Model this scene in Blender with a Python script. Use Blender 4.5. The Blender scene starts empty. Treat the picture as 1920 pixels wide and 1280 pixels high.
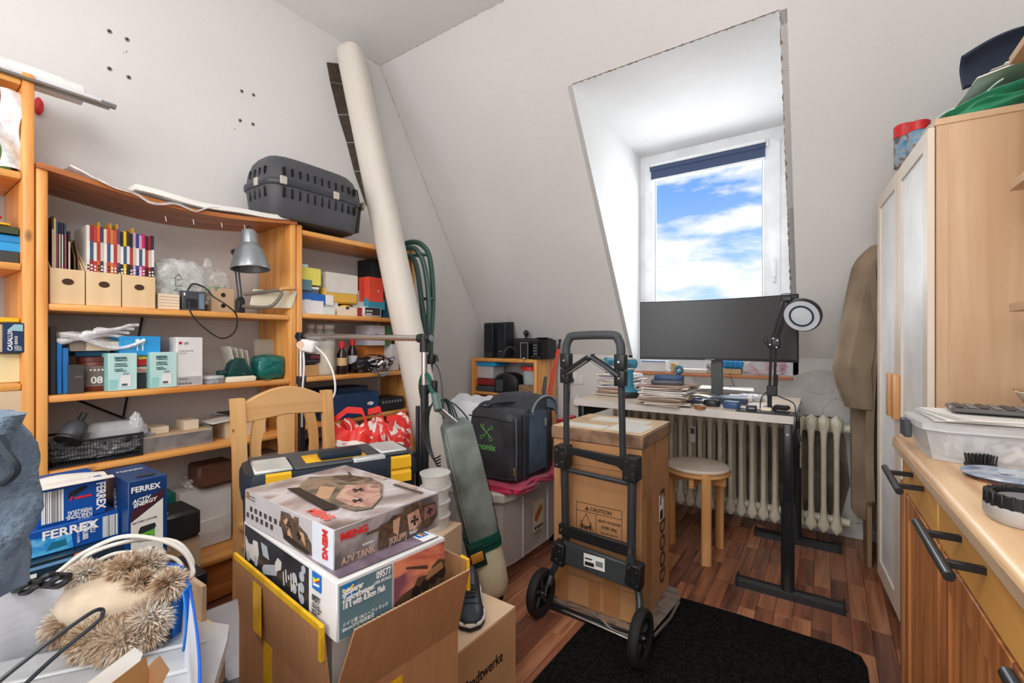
import bpy, bmesh, math, random
from mathutils import Vector, Matrix, noise
random.seed(7)
R = math.radians
scene = bpy.context.scene
COL = scene.collection

# ---------------------------------------------------------------- camera
FPX = 853.333
TH = math.atan(590 / FPX)
SN, CS = math.sin(TH), math.cos(TH)
EYE = 1.12
cam_d = bpy.data.cameras.new('camera'); cam_d.sensor_width = 36; cam_d.lens = 16.0
cam_d.clip_start = 0.02; cam_d.clip_end = 500
cam = bpy.data.objects.new('camera', cam_d); COL.objects.link(cam)
cam.location = (0, 0, EYE); cam.rotation_euler = (R(90), 0, TH)
scene.camera = cam
scene.view_settings.view_transform = 'Standard'
scene.view_settings.look = 'None'
scene.view_settings.gamma = 1.0
scene.view_settings.use_curve_mapping = False
scene.view_settings.exposure = 0.2

# ---------------------------------------------------------------- sky
W = bpy.data.worlds.new('sky'); scene.world = W; W.use_nodes = True
nt = W.node_tree; nt.nodes.clear()
def N(t, **k):
    n = nt.nodes.new(t)
    for a, b in k.items(): setattr(n, a, b)
    return n
tc = N('ShaderNodeTexCoord'); sep = N('ShaderNodeSeparateXYZ')
nt.links.new(tc.outputs['Generated'], sep.inputs[0])
grad = N('ShaderNodeValToRGB'); nt.links.new(sep.outputs['Z'], grad.inputs[0])
e = grad.color_ramp.elements
e[0].position = 0.0; e[0].color = (0.66, 0.80, 0.93, 1)
e[1].position = 0.6; e[1].color = (0.07, 0.22, 0.72, 1)
q = e.new(0.10); q.color = (0.42, 0.66, 0.95, 1)
q = e.new(0.30); q.color = (0.14, 0.36, 0.85, 1)
mp = N('ShaderNodeMapping'); mp.inputs['Scale'].default_value = (1.0, 1.0, 3.4); mp.inputs['Location'].default_value = (3.3, 0.4, 0.55)
nt.links.new(tc.outputs['Generated'], mp.inputs[0])
cl = N('ShaderNodeTexNoise'); cl.inputs['Scale'].default_value = 4.2; cl.inputs['Detail'].default_value = 9; cl.inputs['Roughness'].default_value = 0.55; cl.inputs['Distortion'].default_value = 0.25
nt.links.new(mp.outputs[0], cl.inputs[0])
cr = N('ShaderNodeValToRGB'); nt.links.new(cl.outputs['Fac'], cr.inputs[0])
cr.color_ramp.elements[0].position = 0.46; cr.color_ramp.elements[0].color = (0, 0, 0, 1)
cr.color_ramp.elements[1].position = 0.58; cr.color_ramp.elements[1].color = (1, 1, 1, 1)
mx = N('ShaderNodeMix', data_type='RGBA'); nt.links.new(cr.outputs[0], mx.inputs[0]); nt.links.new(grad.outputs[0], mx.inputs[6]); mx.inputs[7].default_value = (0.95, 0.96, 1.0, 1)
bg = N('ShaderNodeBackground'); nt.links.new(mx.outputs[2], bg.inputs[0]); bg.inputs[1].default_value = 1.0
wo = N('ShaderNodeOutputWorld'); nt.links.new(bg.outputs[0], wo.inputs[0])

# ---------------------------------------------------------------- window daylight and added fill lights
def area(name, loc, rot, sx, sy, power, col):
    d = bpy.data.lights.new(name, 'AREA'); d.shape = 'RECTANGLE'; d.size = sx; d.size_y = sy; d.energy = power; d.color = col
    o = bpy.data.objects.new(name, d); COL.objects.link(o); o.location = loc; o.rotation_euler = rot
    return o
# daylight entering by the dormer window (just outside its pane)
area('window_daylight', (-0.70, 3.60, 1.85), (R(-82), 0, 0), 0.85, 1.3, 19, (0.93, 0.97, 1.0))
# added soft fill panel behind the camera; the rear wall has no window
area('rear_fill_light', (-0.6, -1.70, 1.75), (R(84), 0, 0), 2.6, 1.9, 46, (0.98, 0.99, 1.0))
# added point fill behind the camera, lifting ceiling and walls; no lamp is modelled
fill_d = bpy.data.lights.new('room_fill_light', 'POINT'); fill_d.energy = 38; fill_d.shadow_soft_size = 0.30; fill_d.color = (1.0, 0.985, 0.97)
fill_o = bpy.data.objects.new('room_fill_light', fill_d); COL.objects.link(fill_o); fill_o.location = (-0.45, -0.25, 2.30)

# ---------------------------------------------------------------- pixel -> place helpers (photo 1920x1280)
def ray(u, v):
    t = (u - 960) / FPX
    return Vector((-SN + CS * t, CS + SN * t, (640 - v) / FPX))
def PX(u, v, x): r = ray(u, v); k = x / r.x; return Vector((x, r.y * k, EYE + r.z * k))
def PY(u, v, y): r = ray(u, v); k = y / r.y; return Vector((r.x * k, y, EYE + r.z * k))
def PZ(u, v, z): r = ray(u, v); k = (z - EYE) / r.z; return Vector((r.x * k, r.y * k, z))
def PD(u, v, d): r = ray(u, v); return Vector((r.x * d, r.y * d, EYE + r.z * d))

# ---------------------------------------------------------------- materials
MC = {}
def mat(key, col, rough=0.6, metal=0.0, var=0.06, scale=6.0, bump=0.0, bscale=80.0, trans=0.0, alpha=1.0, sheen=0.0, stretch=None, col2=None, fac=(0.4, 0.6), coord='Object', coat=0.0, ior=1.45, detail=3):
    if key in MC: return MC[key]
    m = bpy.data.materials.new(key); m.use_nodes = True
    t = m.node_tree; b = t.nodes['Principled BSDF']
    b.inputs['Roughness'].default_value = rough; b.inputs['Metallic'].default_value = metal
    b.inputs['IOR'].default_value = ior
    if coat: b.inputs['Coat Weight'].default_value = coat
    if trans: b.inputs['Transmission Weight'].default_value = trans
    if alpha < 1: b.inputs['Alpha'].default_value = alpha
    if sheen: b.inputs['Sheen Weight'].default_value = sheen
    tcn = t.nodes.new('ShaderNodeTexCoord')
    src = tcn.outputs['Object']
    if coord == 'World':
        g = t.nodes.new('ShaderNodeNewGeometry'); src = g.outputs['Position']
    mpn = t.nodes.new('ShaderNodeMapping'); t.links.new(src, mpn.inputs[0])
    if stretch: mpn.inputs['Scale'].default_value = stretch
    nz = t.nodes.new('ShaderNodeTexNoise'); nz.inputs['Scale'].default_value = scale; nz.inputs['Detail'].default_value = detail
    t.links.new(mpn.outputs[0], nz.inputs[0])
    rp = t.nodes.new('ShaderNodeValToRGB'); t.links.new(nz.outputs['Fac'], rp.inputs[0])
    c = Vector(col[:3]); c2 = Vector(col2[:3]) if col2 else c * (1 + var)
    c1 = c if col2 else c * (1 - var)
    rp.color_ramp.elements[0].position = fac[0]; rp.color_ramp.elements[0].color = (*c1, 1)
    rp.color_ramp.elements[1].position = fac[1]; rp.color_ramp.elements[1].color = (*c2, 1)
    t.links.new(rp.outputs[0], b.inputs['Base Color'])
    if bump:
        n2 = t.nodes.new('ShaderNodeTexNoise'); n2.inputs['Scale'].default_value = bscale; t.links.new(mpn.outputs[0], n2.inputs[0])
        bp = t.nodes.new('ShaderNodeBump'); bp.inputs['Strength'].default_value = bump; bp.inputs['Distance'].default_value = 0.01
        t.links.new(n2.outputs['Fac'], bp.inputs['Height']); t.links.new(bp.outputs[0], b.inputs['Normal'])
    MC[key] = m
    return m
def srgb(r, g, b):
    f = lambda c: (c / 255 / 12.92) if c / 255 <= 0.04045 else ((c / 255 + 0.055) / 1.055) ** 2.4
    return (f(r), f(g), f(b))
def S(key, r, g, b, rough=0.55, **k): return mat(key, srgb(r, g, b), rough, **k)
def wood(key, c1, c2, axis='z', rough=0.42, knots=True, ring=26.0, coord='Object', vary=0.0):
    if key in MC: return MC[key]
    m = bpy.data.materials.new(key); m.use_nodes = True
    t = m.node_tree; b = t.nodes['Principled BSDF']; b.inputs['Roughness'].default_value = rough
    b.inputs['Coat Weight'].default_value = 0.12
    tcn = t.nodes.new('ShaderNodeTexCoord'); src = tcn.outputs['Object']
    if coord == 'World': src = t.nodes.new('ShaderNodeNewGeometry').outputs['Position']
    oi = t.nodes.new('ShaderNodeObjectInfo'); vm = t.nodes.new('ShaderNodeVectorMath'); vm.operation = 'ADD'
    ml = t.nodes.new('ShaderNodeMath'); ml.operation = 'MULTIPLY'; ml.inputs[1].default_value = 7.3; t.links.new(oi.outputs['Random'], ml.inputs[0])
    t.links.new(src, vm.inputs[0]); t.links.new(ml.outputs[0], vm.inputs[1])
    mp = t.nodes.new('ShaderNodeMapping'); t.links.new(vm.outputs[0], mp.inputs[0])
    s = {'x': (0.07, 1, 1), 'y': (1, 0.07, 1), 'z': (1, 1, 0.07)}[axis]
    mp.inputs['Scale'].default_value = s
    nz = t.nodes.new('ShaderNodeTexNoise'); nz.inputs['Scale'].default_value = ring; nz.inputs['Detail'].default_value = 5; nz.inputs['Distortion'].default_value = 0.5
    t.links.new(mp.outputs[0], nz.inputs[0])
    rp = t.nodes.new('ShaderNodeValToRGB'); t.links.new(nz.outputs['Fac'], rp.inputs[0])
    rp.color_ramp.elements[0].position = 0.33; rp.color_ramp.elements[0].color = (*c2, 1)
    rp.color_ramp.elements[1].position = 0.60; rp.color_ramp.elements[1].color = (*c1, 1)
    out = rp.outputs[0]
    if knots:
        mk = t.nodes.new('ShaderNodeMapping'); t.links.new(vm.outputs[0], mk.inputs[0])
        mk.inputs['Scale'].default_value = {'x': (0.5, 1, 1), 'y': (1, 0.5, 1), 'z': (1, 1, 0.5)}[axis]
        vo = t.nodes.new('ShaderNodeTexVoronoi'); vo.inputs['Scale'].default_value = 7.0; t.links.new(mk.outputs[0], vo.inputs[0])
        r2 = t.nodes.new('ShaderNodeValToRGB'); t.links.new(vo.outputs['Distance'], r2.inputs[0])
        r2.color_ramp.elements[0].position = 0.05; r2.color_ramp.elements[0].color = (0.25, 0.25, 0.25, 1)
        r2.color_ramp.elements[1].position = 0.10; r2.color_ramp.elements[1].color = (1, 1, 1, 1)
        mm = t.nodes.new('ShaderNodeMix'); mm.data_type = 'RGBA'; mm.blend_type = 'MULTIPLY'; mm.inputs[0].default_value = 0.85
        t.links.new(out, mm.inputs[6]); t.links.new(r2.outputs[0], mm.inputs[7]); out = mm.outputs[2]
    if vary:
        hs = t.nodes.new('ShaderNodeHueSaturation'); mr = t.nodes.new('ShaderNodeMapRange'); t.links.new(oi.outputs['Random'], mr.inputs[0])
        mr.inputs[3].default_value = 1 - vary; mr.inputs[4].default_value = 1 + vary
        t.links.new(mr.outputs[0], hs.inputs['Value']); t.links.new(out, hs.inputs['Color']); out = hs.outputs[0]
    t.links.new(out, b.inputs['Base Color'])
    MC[key] = m
    return m
def clear(key, col=(0.9, 0.93, 0.95), alpha=0.28, rough=0.15):
    if key in MC: return MC[key]
    m = bpy.data.materials.new(key); m.use_nodes = True
    t = m.node_tree; b = t.nodes['Principled BSDF']; b.inputs['Base Color'].default_value = (*col, 1)
    b.inputs['Roughness'].default_value = rough; b.inputs['Specular IOR Level'].default_value = 0.8
    tcn = t.nodes.new('ShaderNodeTexCoord'); nz = t.nodes.new('ShaderNodeTexNoise'); nz.inputs['Scale'].default_value = 30
    t.links.new(tcn.outputs['Object'], nz.inputs[0])
    mr = t.nodes.new('ShaderNodeMapRange'); t.links.new(nz.outputs['Fac'], mr.inputs[0])
    mr.inputs[1].default_value = 0.3; mr.inputs[2].default_value = 0.7
    wide = any(q in key for q in ('bag', 'bubble', 'film', 'silver'))
    mr.inputs[3].default_value = alpha * (0.6 if wide else 0.93); mr.inputs[4].default_value = min(1, alpha * (1.5 if wide else 1.05))
    t.links.new(mr.outputs[0], b.inputs['Alpha'])
    MC[key] = m
    return m
def multi(key, cols, scale=18.0, rough=0.5, stretch=None, interp='LINEAR', detail=4, coord='Object', dist=0.6, metal=0.0):
    """printed or mottled colours: noise through several colour stops"""
    if key in MC: return MC[key]
    m = bpy.data.materials.new(key); m.use_nodes = True
    t = m.node_tree; b = t.nodes['Principled BSDF']; b.inputs['Roughness'].default_value = rough; b.inputs['Metallic'].default_value = metal
    tcn = t.nodes.new('ShaderNodeTexCoord'); mp = t.nodes.new('ShaderNodeMapping'); t.links.new(tcn.outputs[coord], mp.inputs[0])
    if stretch: mp.inputs['Scale'].default_value = stretch
    nz = t.nodes.new('ShaderNodeTexNoise'); nz.inputs['Scale'].default_value = scale; nz.inputs['Detail'].default_value = detail; nz.inputs['Distortion'].default_value = dist
    t.links.new(mp.outputs[0], nz.inputs[0])
    rp = t.nodes.new('ShaderNodeValToRGB'); rp.color_ramp.interpolation = interp; t.links.new(nz.outputs['Fac'], rp.inputs[0])
    n = len(cols); el = rp.color_ramp.elements
    for i, c in enumerate(cols):
        p = 0.34 + 0.32 * i / max(1, n - 1)
        if i == 0: el[0].position = p; el[0].color = (*srgb(*c), 1)
        elif i == n - 1: el[-1].position = p; el[-1].color = (*srgb(*c), 1)
        else: q = el.new(p); q.color = (*srgb(*c), 1)
    t.links.new(rp.outputs[0], b.inputs['Base Color'])
    MC[key] = m
    return m

WALL = mat('wall paint', (0.735, 0.718, 0.708), 0.85, var=0.025, scale=1.2, bump=0.12, bscale=60, coord='World')
WALLW = mat('white reveal paint', (0.80, 0.80, 0.795), 0.8, var=0.02, scale=2, bump=0.15, bscale=50, coord='World')
CEIL = mat('ceiling paint', (0.88, 0.885, 0.885), 0.9, var=0.02, coord='World', scale=1)
GREYW = mat('grey patched plaster', (0.56, 0.55, 0.53), 0.85, col2=(0.68, 0.66, 0.63), scale=5, bump=0.4, bscale=30, coord='World', detail=8)
PINE = {a: wood('orange pine ' + a, srgb(238, 174, 96), srgb(214, 136, 60), a) for a in 'xyz'}
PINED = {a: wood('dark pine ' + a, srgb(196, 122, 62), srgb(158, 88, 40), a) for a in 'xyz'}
BEECH = {a: wood('beech ' + a, srgb(222, 168, 108), srgb(200, 142, 84), a, knots=False) for a in 'xyz'}
BIRCH = {a: wood('birch veneer ' + a, srgb(216, 182, 146), srgb(200, 162, 124), a, knots=False, ring=14) for a in 'xyz'}
PLY = {a: wood('plywood ' + a, srgb(232, 203, 160), srgb(220, 186, 140), a, knots=False, ring=12) for a in 'xyz'}
CARD = mat('cardboard', srgb(176, 128, 84), 0.8, var=0.05, scale=5, stretch=(1, 1, 12))
CARDL = mat('light cardboard', srgb(206, 178, 146), 0.8, var=0.04, scale=5)
KRAFT = mat('brown kraft tape', srgb(160, 110, 62), 0.35, var=0.06)
YTAPE = mat('yellow packing tape', srgb(226, 176, 32), 0.28, var=0.12, scale=20)
BLK = S('black plastic', 30, 31, 34, 0.42)
BLKM = S('black painted metal', 38, 39, 43, 0.35)
DGREY = S('dark grey plastic', 66, 70, 76, 0.45)
GREY = S('grey plastic', 128, 130, 132, 0.5)
LGREY = S('light grey plastic', 188, 190, 192, 0.5)
WHITE = S('white plastic', 232, 231, 228, 0.4)
PAPER = S('paper', 236, 233, 226, 0.75)
CREAM = S('cream plastic', 232, 222, 196, 0.42)
STEEL = S('brushed steel', 190, 188, 186, 0.28, metal=0.9)
CHROME = S('chrome', 215, 215, 218, 0.15, metal=1.0)
RED = S('red plastic', 204, 40, 40, 0.4)
BLUE = S('blue card', 20, 78, 160, 0.4)
LBLUE = S('light blue card', 44, 150, 214, 0.45)
TEAL = S('teal plastic', 30, 112, 134, 0.42)
RUBBER = S('black rubber', 26, 26, 27, 0.7)
YEL = S('yellow plastic', 238, 184, 40, 0.4)
GREEN = S('dark green plastic', 22, 84, 72, 0.4)
CLEAR = clear('clear plastic')
CLEARM = clear('milky plastic', (0.88, 0.88, 0.87), 0.62, 0.3)
BUB = clear('bubble wrap', (0.93, 0.93, 0.94), 0.6, 0.2)
INK = S('black ink', 28, 26, 24, 0.6)
INKW = S('white ink', 240, 240, 238, 0.5)

# ---------------------------------------------------------------- mesh builder
class B:
    def __init__(s): s.bm = bmesh.new()
    def _add(s, tmp, M=None):
        if M is not None: bmesh.ops.transform(tmp, matrix=M, verts=tmp.verts)
        me = bpy.data.meshes.new('tmp'); tmp.to_mesh(me); tmp.free(); s.bm.from_mesh(me); bpy.data.meshes.remove(me)
    def box(s, x0, x1, y0, y1, z0, z1, bev=0, seg=1, M=None):
        t = bmesh.new(); bmesh.ops.create_cube(t, size=1)
        for v in t.verts: v.co = Vector(((x0 + x1) / 2 + v.co.x * (x1 - x0), (y0 + y1) / 2 + v.co.y * (y1 - y0), (z0 + z1) / 2 + v.co.z * (z1 - z0)))
        if bev: bmesh.ops.bevel(t, geom=t.edges[:], offset=min(bev, 0.48 * min(abs(x1 - x0), abs(y1 - y0), abs(z1 - z0))), segments=seg, profile=0.5, affect='EDGES')
        s._add(t, M); return s
    def prism(s, poly, h0, h1, axis='z', bev=0, seg=1, M=None):
        t = bmesh.new()
        def P(a, b, h): return {'z': (a, b, h), 'y': (a, h, b), 'x': (h, a, b)}[axis]
        lo = [t.verts.new(P(a, b, h0)) for a, b in poly]; hi = [t.verts.new(P(a, b, h1)) for a, b in poly]
        n = len(poly); t.faces.new(lo); t.faces.new(hi)
        for i in range(n): t.faces.new((lo[i], lo[(i + 1) % n], hi[(i + 1) % n], hi[i]))
        bmesh.ops.recalc_face_normals(t, faces=t.faces)
        if bev: bmesh.ops.bevel(t, geom=t.edges[:], offset=bev, segments=seg, profile=0.5, affect='EDGES')
        s._add(t, M); return s
    def lathe(s, prof, n=24, M=None, sx=1, sy=1, ring=False):
        t = bmesh.new(); rings = []
        if ring: prof = list(prof) + [prof[0]]
        for r, z in prof:
            if r < 1e-5: rings.append([t.verts.new((0, 0, z))])
            else: rings.append([t.verts.new((r * sx * math.cos(2 * math.pi * i / n), r * sy * math.sin(2 * math.pi * i / n), z)) for i in range(n)])
        for a, b in zip(rings, rings[1:]):
            for i in range(n):
                j = (i + 1) % n
                if len(a) == 1 and len(b) == 1: continue
                if len(a) == 1: t.faces.new((a[0], b[j], b[i]))
                elif len(b) == 1: t.faces.new((a[i], a[j], b[0]))
                else: t.faces.new((a[i], a[j], b[j], b[i]))
        for rg in (() if ring else (rings[0], rings[-1])):
            if len(rg) > 2: t.faces.new(rg)
        bmesh.ops.recalc_face_normals(t, faces=t.faces)
        s._add(t, M); return s
    def cyl(s, p0, p1, r, n=12, r2=None, bev=0):
        p0, p1 = Vector(p0), Vector(p1); d = p1 - p0; L = d.length
        r2 = r if r2 is None else r2
        M = Matrix.Translation(p0) @ d.to_track_quat('Z', 'Y').to_matrix().to_4x4()
        pr = [(r, 0), (r2, L)] if not bev else [(r - bev, 0), (r, bev), (r2, L - bev), (r2 - bev, L)]
        return s.lathe(pr, n, M)
    def tube(s, pts, r, n=8, closed=False, smooth=0, M=None):
        pts = [Vector(p) for p in pts]
        if smooth:
            q = []
            m = len(pts); rng = range(m) if closed else range(m - 1)
            for i in rng:
                g = (lambda k: pts[k % m]) if closed else (lambda k: pts[max(0, min(m - 1, k))])
                a, b, c, d = g(i - 1), g(i), g(i + 1), g(i + 2)
                for k in range(smooth):
                    f = k / smooth
                    q.append(0.5 * ((2 * b) + (c - a) * f + (2 * a - 5 * b + 4 * c - d) * f * f + (3 * b - a - 3 * c + d) * f ** 3))
            if not closed: q.append(pts[-1])
            pts = q
        t = bmesh.new(); m = len(pts); rings = []; up = None
        for i, p in enumerate(pts):
            a = pts[(i - 1) % m] if (closed or i) else p; b = pts[(i + 1) % m] if (closed or i < m - 1) else p
            d = (b - a)
            if d.length < 1e-9: d = Vector((0, 0, 1))
            d.normalize()
            if up is None: up = d.orthogonal().normalized()
            up = (up - d * up.dot(d))
            if up.length < 1e-6: up = d.orthogonal()
            up.normalize(); w = d.cross(up)
            rr = r[min(i, len(r) - 1)] if isinstance(r, (list, tuple)) else r
            rings.append([t.verts.new(p + (up * math.cos(2 * math.pi * k / n) + w * math.sin(2 * math.pi * k / n)) * rr) for k in range(n)])
        rng = range(m) if closed else range(m - 1)
        for i in rng:
            a, b = rings[i], rings[(i + 1) % m]
            for k in range(n): t.faces.new((a[k], a[(k + 1) % n], b[(k + 1) % n], b[k]))
        if not closed: t.faces.new(rings[0]); t.faces.new(rings[-1])
        bmesh.ops.recalc_face_normals(t, faces=t.faces)
        s._add(t, M); return s
    def loft(s, rings, cap=True, M=None, closed=True):
        t = bmesh.new(); vs = [[t.verts.new(p) for p in rg] for rg in rings]; n = len(vs[0])
        for a, b in zip(vs, vs[1:]):
            for k in range(n if closed else n - 1): t.faces.new((a[k], a[(k + 1) % n], b[(k + 1) % n], b[k]))
        if cap and closed: t.faces.new(vs[0]); t.faces.new(vs[-1])
        bmesh.ops.recalc_face_normals(t, faces=t.faces)
        s._add(t, M); return s
    def sheet(s, f, nu, nv, th=0.002, M=None):
        """f(a,b) -> point, a,b in 0..1; a closed slab of thickness th"""
        t = bmesh.new(); P = [[Vector(f(i / nu, j / nv)) for j in range(nv + 1)] for i in range(nu + 1)]
        def nrm(i, j):
            a = P[min(nu, i + 1)][j] - P[max(0, i - 1)][j]; b = P[i][min(nv, j + 1)] - P[i][max(0, j - 1)]
            c = a.cross(b); return c.normalized() if c.length > 1e-12 else Vector((0, 0, 1))
        up = [[t.verts.new(P[i][j] + nrm(i, j) * th / 2) for j in range(nv + 1)] for i in range(nu + 1)]
        dn = [[t.verts.new(P[i][j] - nrm(i, j) * th / 2) for j in range(nv + 1)] for i in range(nu + 1)]
        for i in range(nu):
            for j in range(nv):
                t.faces.new((up[i][j], up[i + 1][j], up[i + 1][j + 1], up[i][j + 1])); t.faces.new((dn[i][j + 1], dn[i + 1][j + 1], dn[i + 1][j], dn[i][j]))
        for i in range(nu):
            t.faces.new((up[i][0], dn[i][0], dn[i + 1][0], up[i + 1][0])); t.faces.new((up[i + 1][nv], dn[i + 1][nv], dn[i][nv], up[i][nv]))
        for j in range(nv):
            t.faces.new((up[0][j + 1], dn[0][j + 1], dn[0][j], up[0][j])); t.faces.new((up[nu][j], dn[nu][j], dn[nu][j + 1], up[nu][j + 1]))
        bmesh.ops.recalc_face_normals(t, faces=t.faces)
        s._add(t, M); return s
    def blob(s, c, r, amp=0.1, freq=4.0, seed=0, sub=4, power=2.0, cr=False, M=None):
        """lumpy or crumpled closed body; power > 2 squares it off"""
        t = bmesh.new(); bmesh.ops.create_icosphere(t, subdivisions=sub, radius=1)
        c = Vector(c); r = Vector(r)
        for v in t.verts:
            d = v.co.normalized()
            k = (abs(d.x) ** power + abs(d.y) ** power + abs(d.z) ** power) ** (-1 / power)
            q = d * freq + Vector((seed * 3.1, seed * 1.7, seed))
            nz = noise.noise(q) + 0.5 * noise.noise(q * 2.1)
            if cr: nz = 1 - 2 * abs(nz) - 0.4 + 0.3 * abs(noise.noise(q * 3.3))
            v.co = c + Vector((d.x * r.x, d.y * r.y, d.z * r.z)) * k * (1 + amp * nz)
        s._add(t, M); return s
    def build(s, name, m, parent=None, smooth=True, kind=None, label=None, M=None):
        if M is not None: bmesh.ops.transform(s.bm, matrix=M, verts=s.bm.verts)
        me = bpy.data.meshes.new(name); s.bm.to_mesh(me); s.bm.free()
        if smooth: me.shade_smooth(); me.set_sharp_from_angle(angle=R(38))
        if m: me.materials.append(m)
        o = bpy.data.objects.new(name, me); COL.objects.link(o)
        if parent: o.parent = parent
        if kind: o['kind'] = kind
        if label: o['label'] = label
        return o
def tag(o, label, cat, group=None, kind=None):
    o['label'] = label; o['category'] = cat
    if group: o['group'] = group
    if kind: o['kind'] = kind
    return o
def T(name, label, cat, loc=(0, 0, 0), rz=0, group=None, rot=None):
    o = bpy.data.objects.new(name, None); COL.objects.link(o); o.empty_display_size = 0.05
    o.location = loc; o.rotation_euler = rot if rot else (0, 0, R(rz))
    return tag(o, label, cat, group)
def put(o, loc=None, rz=None, rot=None):
    if loc is not None: o.location = loc
    if rot is not None: o.rotation_euler = rot
    elif rz is not None: o.rotation_euler = (0, 0, R(rz))
    return o
def dup(o, loc, rz=None, label=None, parent=None):
    c = o.copy(); COL.objects.link(c); c.location = loc
    if parent: c.parent = parent
    if rz is not None: c.rotation_euler = (0, 0, R(rz))
    if label: c['label'] = label
    for ch in list(o.children):
        d = ch.copy(); COL.objects.link(d); d.parent = c
        for g in list(ch.children):
            k = g.copy(); COL.objects.link(k); k.parent = d
    return c
# lettering: a text curve turned into a thin mesh
def text(s, size, m, parent, M, name='lettering', sx=1.0, bold=0.0, align='LEFT', shear=0.0, spacing=1.0):
    cu = bpy.data.curves.new('t', 'FONT'); cu.body = s; cu.size = size; cu.extrude = 0.0002; cu.offset = bold * size
    cu.align_x = align; cu.align_y = 'BOTTOM_BASELINE'; cu.shear = shear; cu.space_line = spacing; cu.resolution_u = 3
    to = bpy.data.objects.new('t', cu); COL.objects.link(to)
    me = bpy.data.meshes.new_from_object(to.evaluated_get(bpy.context.evaluated_depsgraph_get()))
    bpy.data.objects.remove(to); bpy.data.curves.remove(cu)
    me.name = name; me.materials.clear(); me.materials.append(m)
    me.transform(M @ Matrix.Diagonal((sx, 1, 1, 1)))
    o = bpy.data.objects.new(name, me); COL.objects.link(o); o.parent = parent
    return o
def fm(face, w, d, h):
    """face frame of a box centred on its base: columns u, v, outward normal, origin lower left"""
    X_, Y_, Z_ = Vector((1, 0, 0)), Vector((0, 1, 0)), Vector((0, 0, 1))
    D = {'front': ((-w / 2, -d / 2, 0), X_, Z_, -Y_), 'back': ((w / 2, d / 2, 0), -X_, Z_, Y_), 'right': ((w / 2, -d / 2, 0), Y_, Z_, X_),
         'left': ((-w / 2, d / 2, 0), -Y_, Z_, -X_), 'top': ((-w / 2, -d / 2, h), X_, Y_, Z_)}
    o, U, V, Nn = D[face]
    M = Matrix((U, V, Nn)).transposed().to_4x4(); M.translation = Vector(o) + Nn * 0.0004
    return M
def prints(o, dims, items, off=0):
    w, d, h = dims
    for i_, it in enumerate(items):
        M = fm(it[1], w, d, h) @ Matrix.Translation((0, 0, off + i_ * .00006))
        if it[0] == 'r':
            _, f, u0, v0, u1, v1, m = it[:7]
            nm = it[7] if len(it) > 7 else 'printed_panel'
            B().box(u0, u1, v0, v1, -0.0003, 0.0004, M=M).build(nm, m, o, smooth=False)
        elif it[0] == 'p':
            _, f, poly, m = it[:4]
            B().prism(poly, 0.0004, 0.0009, M=M).build(it[4] if len(it) > 4 else 'printed_picture', m, o, smooth=False)
        else:
            _, f, u, v, size, s, m = it[:7]
            k = it[7] if len(it) > 7 else {}
            rot = k.pop('rot', 0)
            text(s, size, m, o, M @ Matrix.Translation((u, v, 0.0008)) @ Matrix.Rotation(R(rot), 4, 'Z'), **k)
def carton(name, label, cat, loc, rz, w, d, h, m, bev=0.0015, pr=(), group=None, rot=None, seam=True):
    o = B().box(-w / 2, w / 2, -d / 2, d / 2, 0, h, bev).build(name, m)
    tag(o, label, cat, group); put(o, loc, rz, rot)
    if pr: prints(o, (w, d, h), pr)
    return o
def SH(name, label, cat, u0, u1, vt, zb, dep, m, xf=-2.18, pr=None, group=None, bev=0.0015, dz=0, rzx=0):
    """carton on the left shelves, front facing the room; spans pixels u0..u1, top at vt. pr(w,d,h)->prints"""
    a = PX(u0, 600, xf).y; b = PX(u1, 600, xf).y; zt = PX((u0 + u1) / 2, vt, xf).z
    w, h = abs(b - a), max(0.004, zt - zb - dz)
    return carton(name, label, cat, (xf - dep / 2, (a + b) / 2, zb + dz), 90 + rzx, w, dep, h, m, bev, pr(w, dep, h) if pr else (), group)
def span(u0, u1, xf): return PX(u0, 600, xf).y, PX(u1, 600, xf).y
def cable(name, label, pts, r, m, smooth=6, parent=None, cat='cable', n=6):
    o = B().tube(pts, r, n=n, smooth=smooth).build(name, m, parent)
    if label: tag(o, label, cat)
    return o
def hexring(rx, ry, z, n=20, power=2.6, cx=0, cy=0):
    out = []
    for i in range(n):
        a = 2 * math.pi * i / n; c, s_ = math.cos(a), math.sin(a)
        k = (abs(c) ** power + abs(s_) ** power) ** (-1 / power)
        out.append((cx + rx * c * k, cy + ry * s_ * k, z))
    return out
# ================================================================ SETTING
XL, XR, YB, YK, CZ = -2.48, 0.80, -1.80, 3.25, 2.98   # left wall, right wall, rear wall, knee wall, ceiling
YC = 2.018                                            # where ceiling meets the roof slope
def zs(y): return CZ - 1.593 * (y - YC)
DX0, DX1, DZ, DY = -1.17, -0.17, 2.555, 3.42          # dormer reveals, dormer ceiling, window plane
YT = YC + (CZ - DZ) / 1.593
def struct(name, bm, m, smooth=False): return bm.build(name, m, smooth=smooth, kind='structure')
FLOORB = wood('laminate base', srgb(140, 92, 66), srgb(100, 62, 46), 'y', 0.3, knots=False, ring=18)
floor = struct('floor', B().box(XL, XR, YB, YK + 0.1, -0.05, -0.006), FLOORB)
struct('ceiling', B().box(XL - .1, XR + .1, YB, YC + 0.02, CZ, CZ + 0.06), CEIL)
wl = struct('wall_left', B().box(XL - .08, XL, YB, DY + .3, -0.05, CZ + .06), WALL)
struct('wall_right', B().box(XR, XR + .08, YB, DY + .3, -0.05, CZ + .06), WALL)
struct('wall_rear', B().box(XL, XR, YB - .08, YB, -0.05, CZ + .06), WALL)
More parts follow.
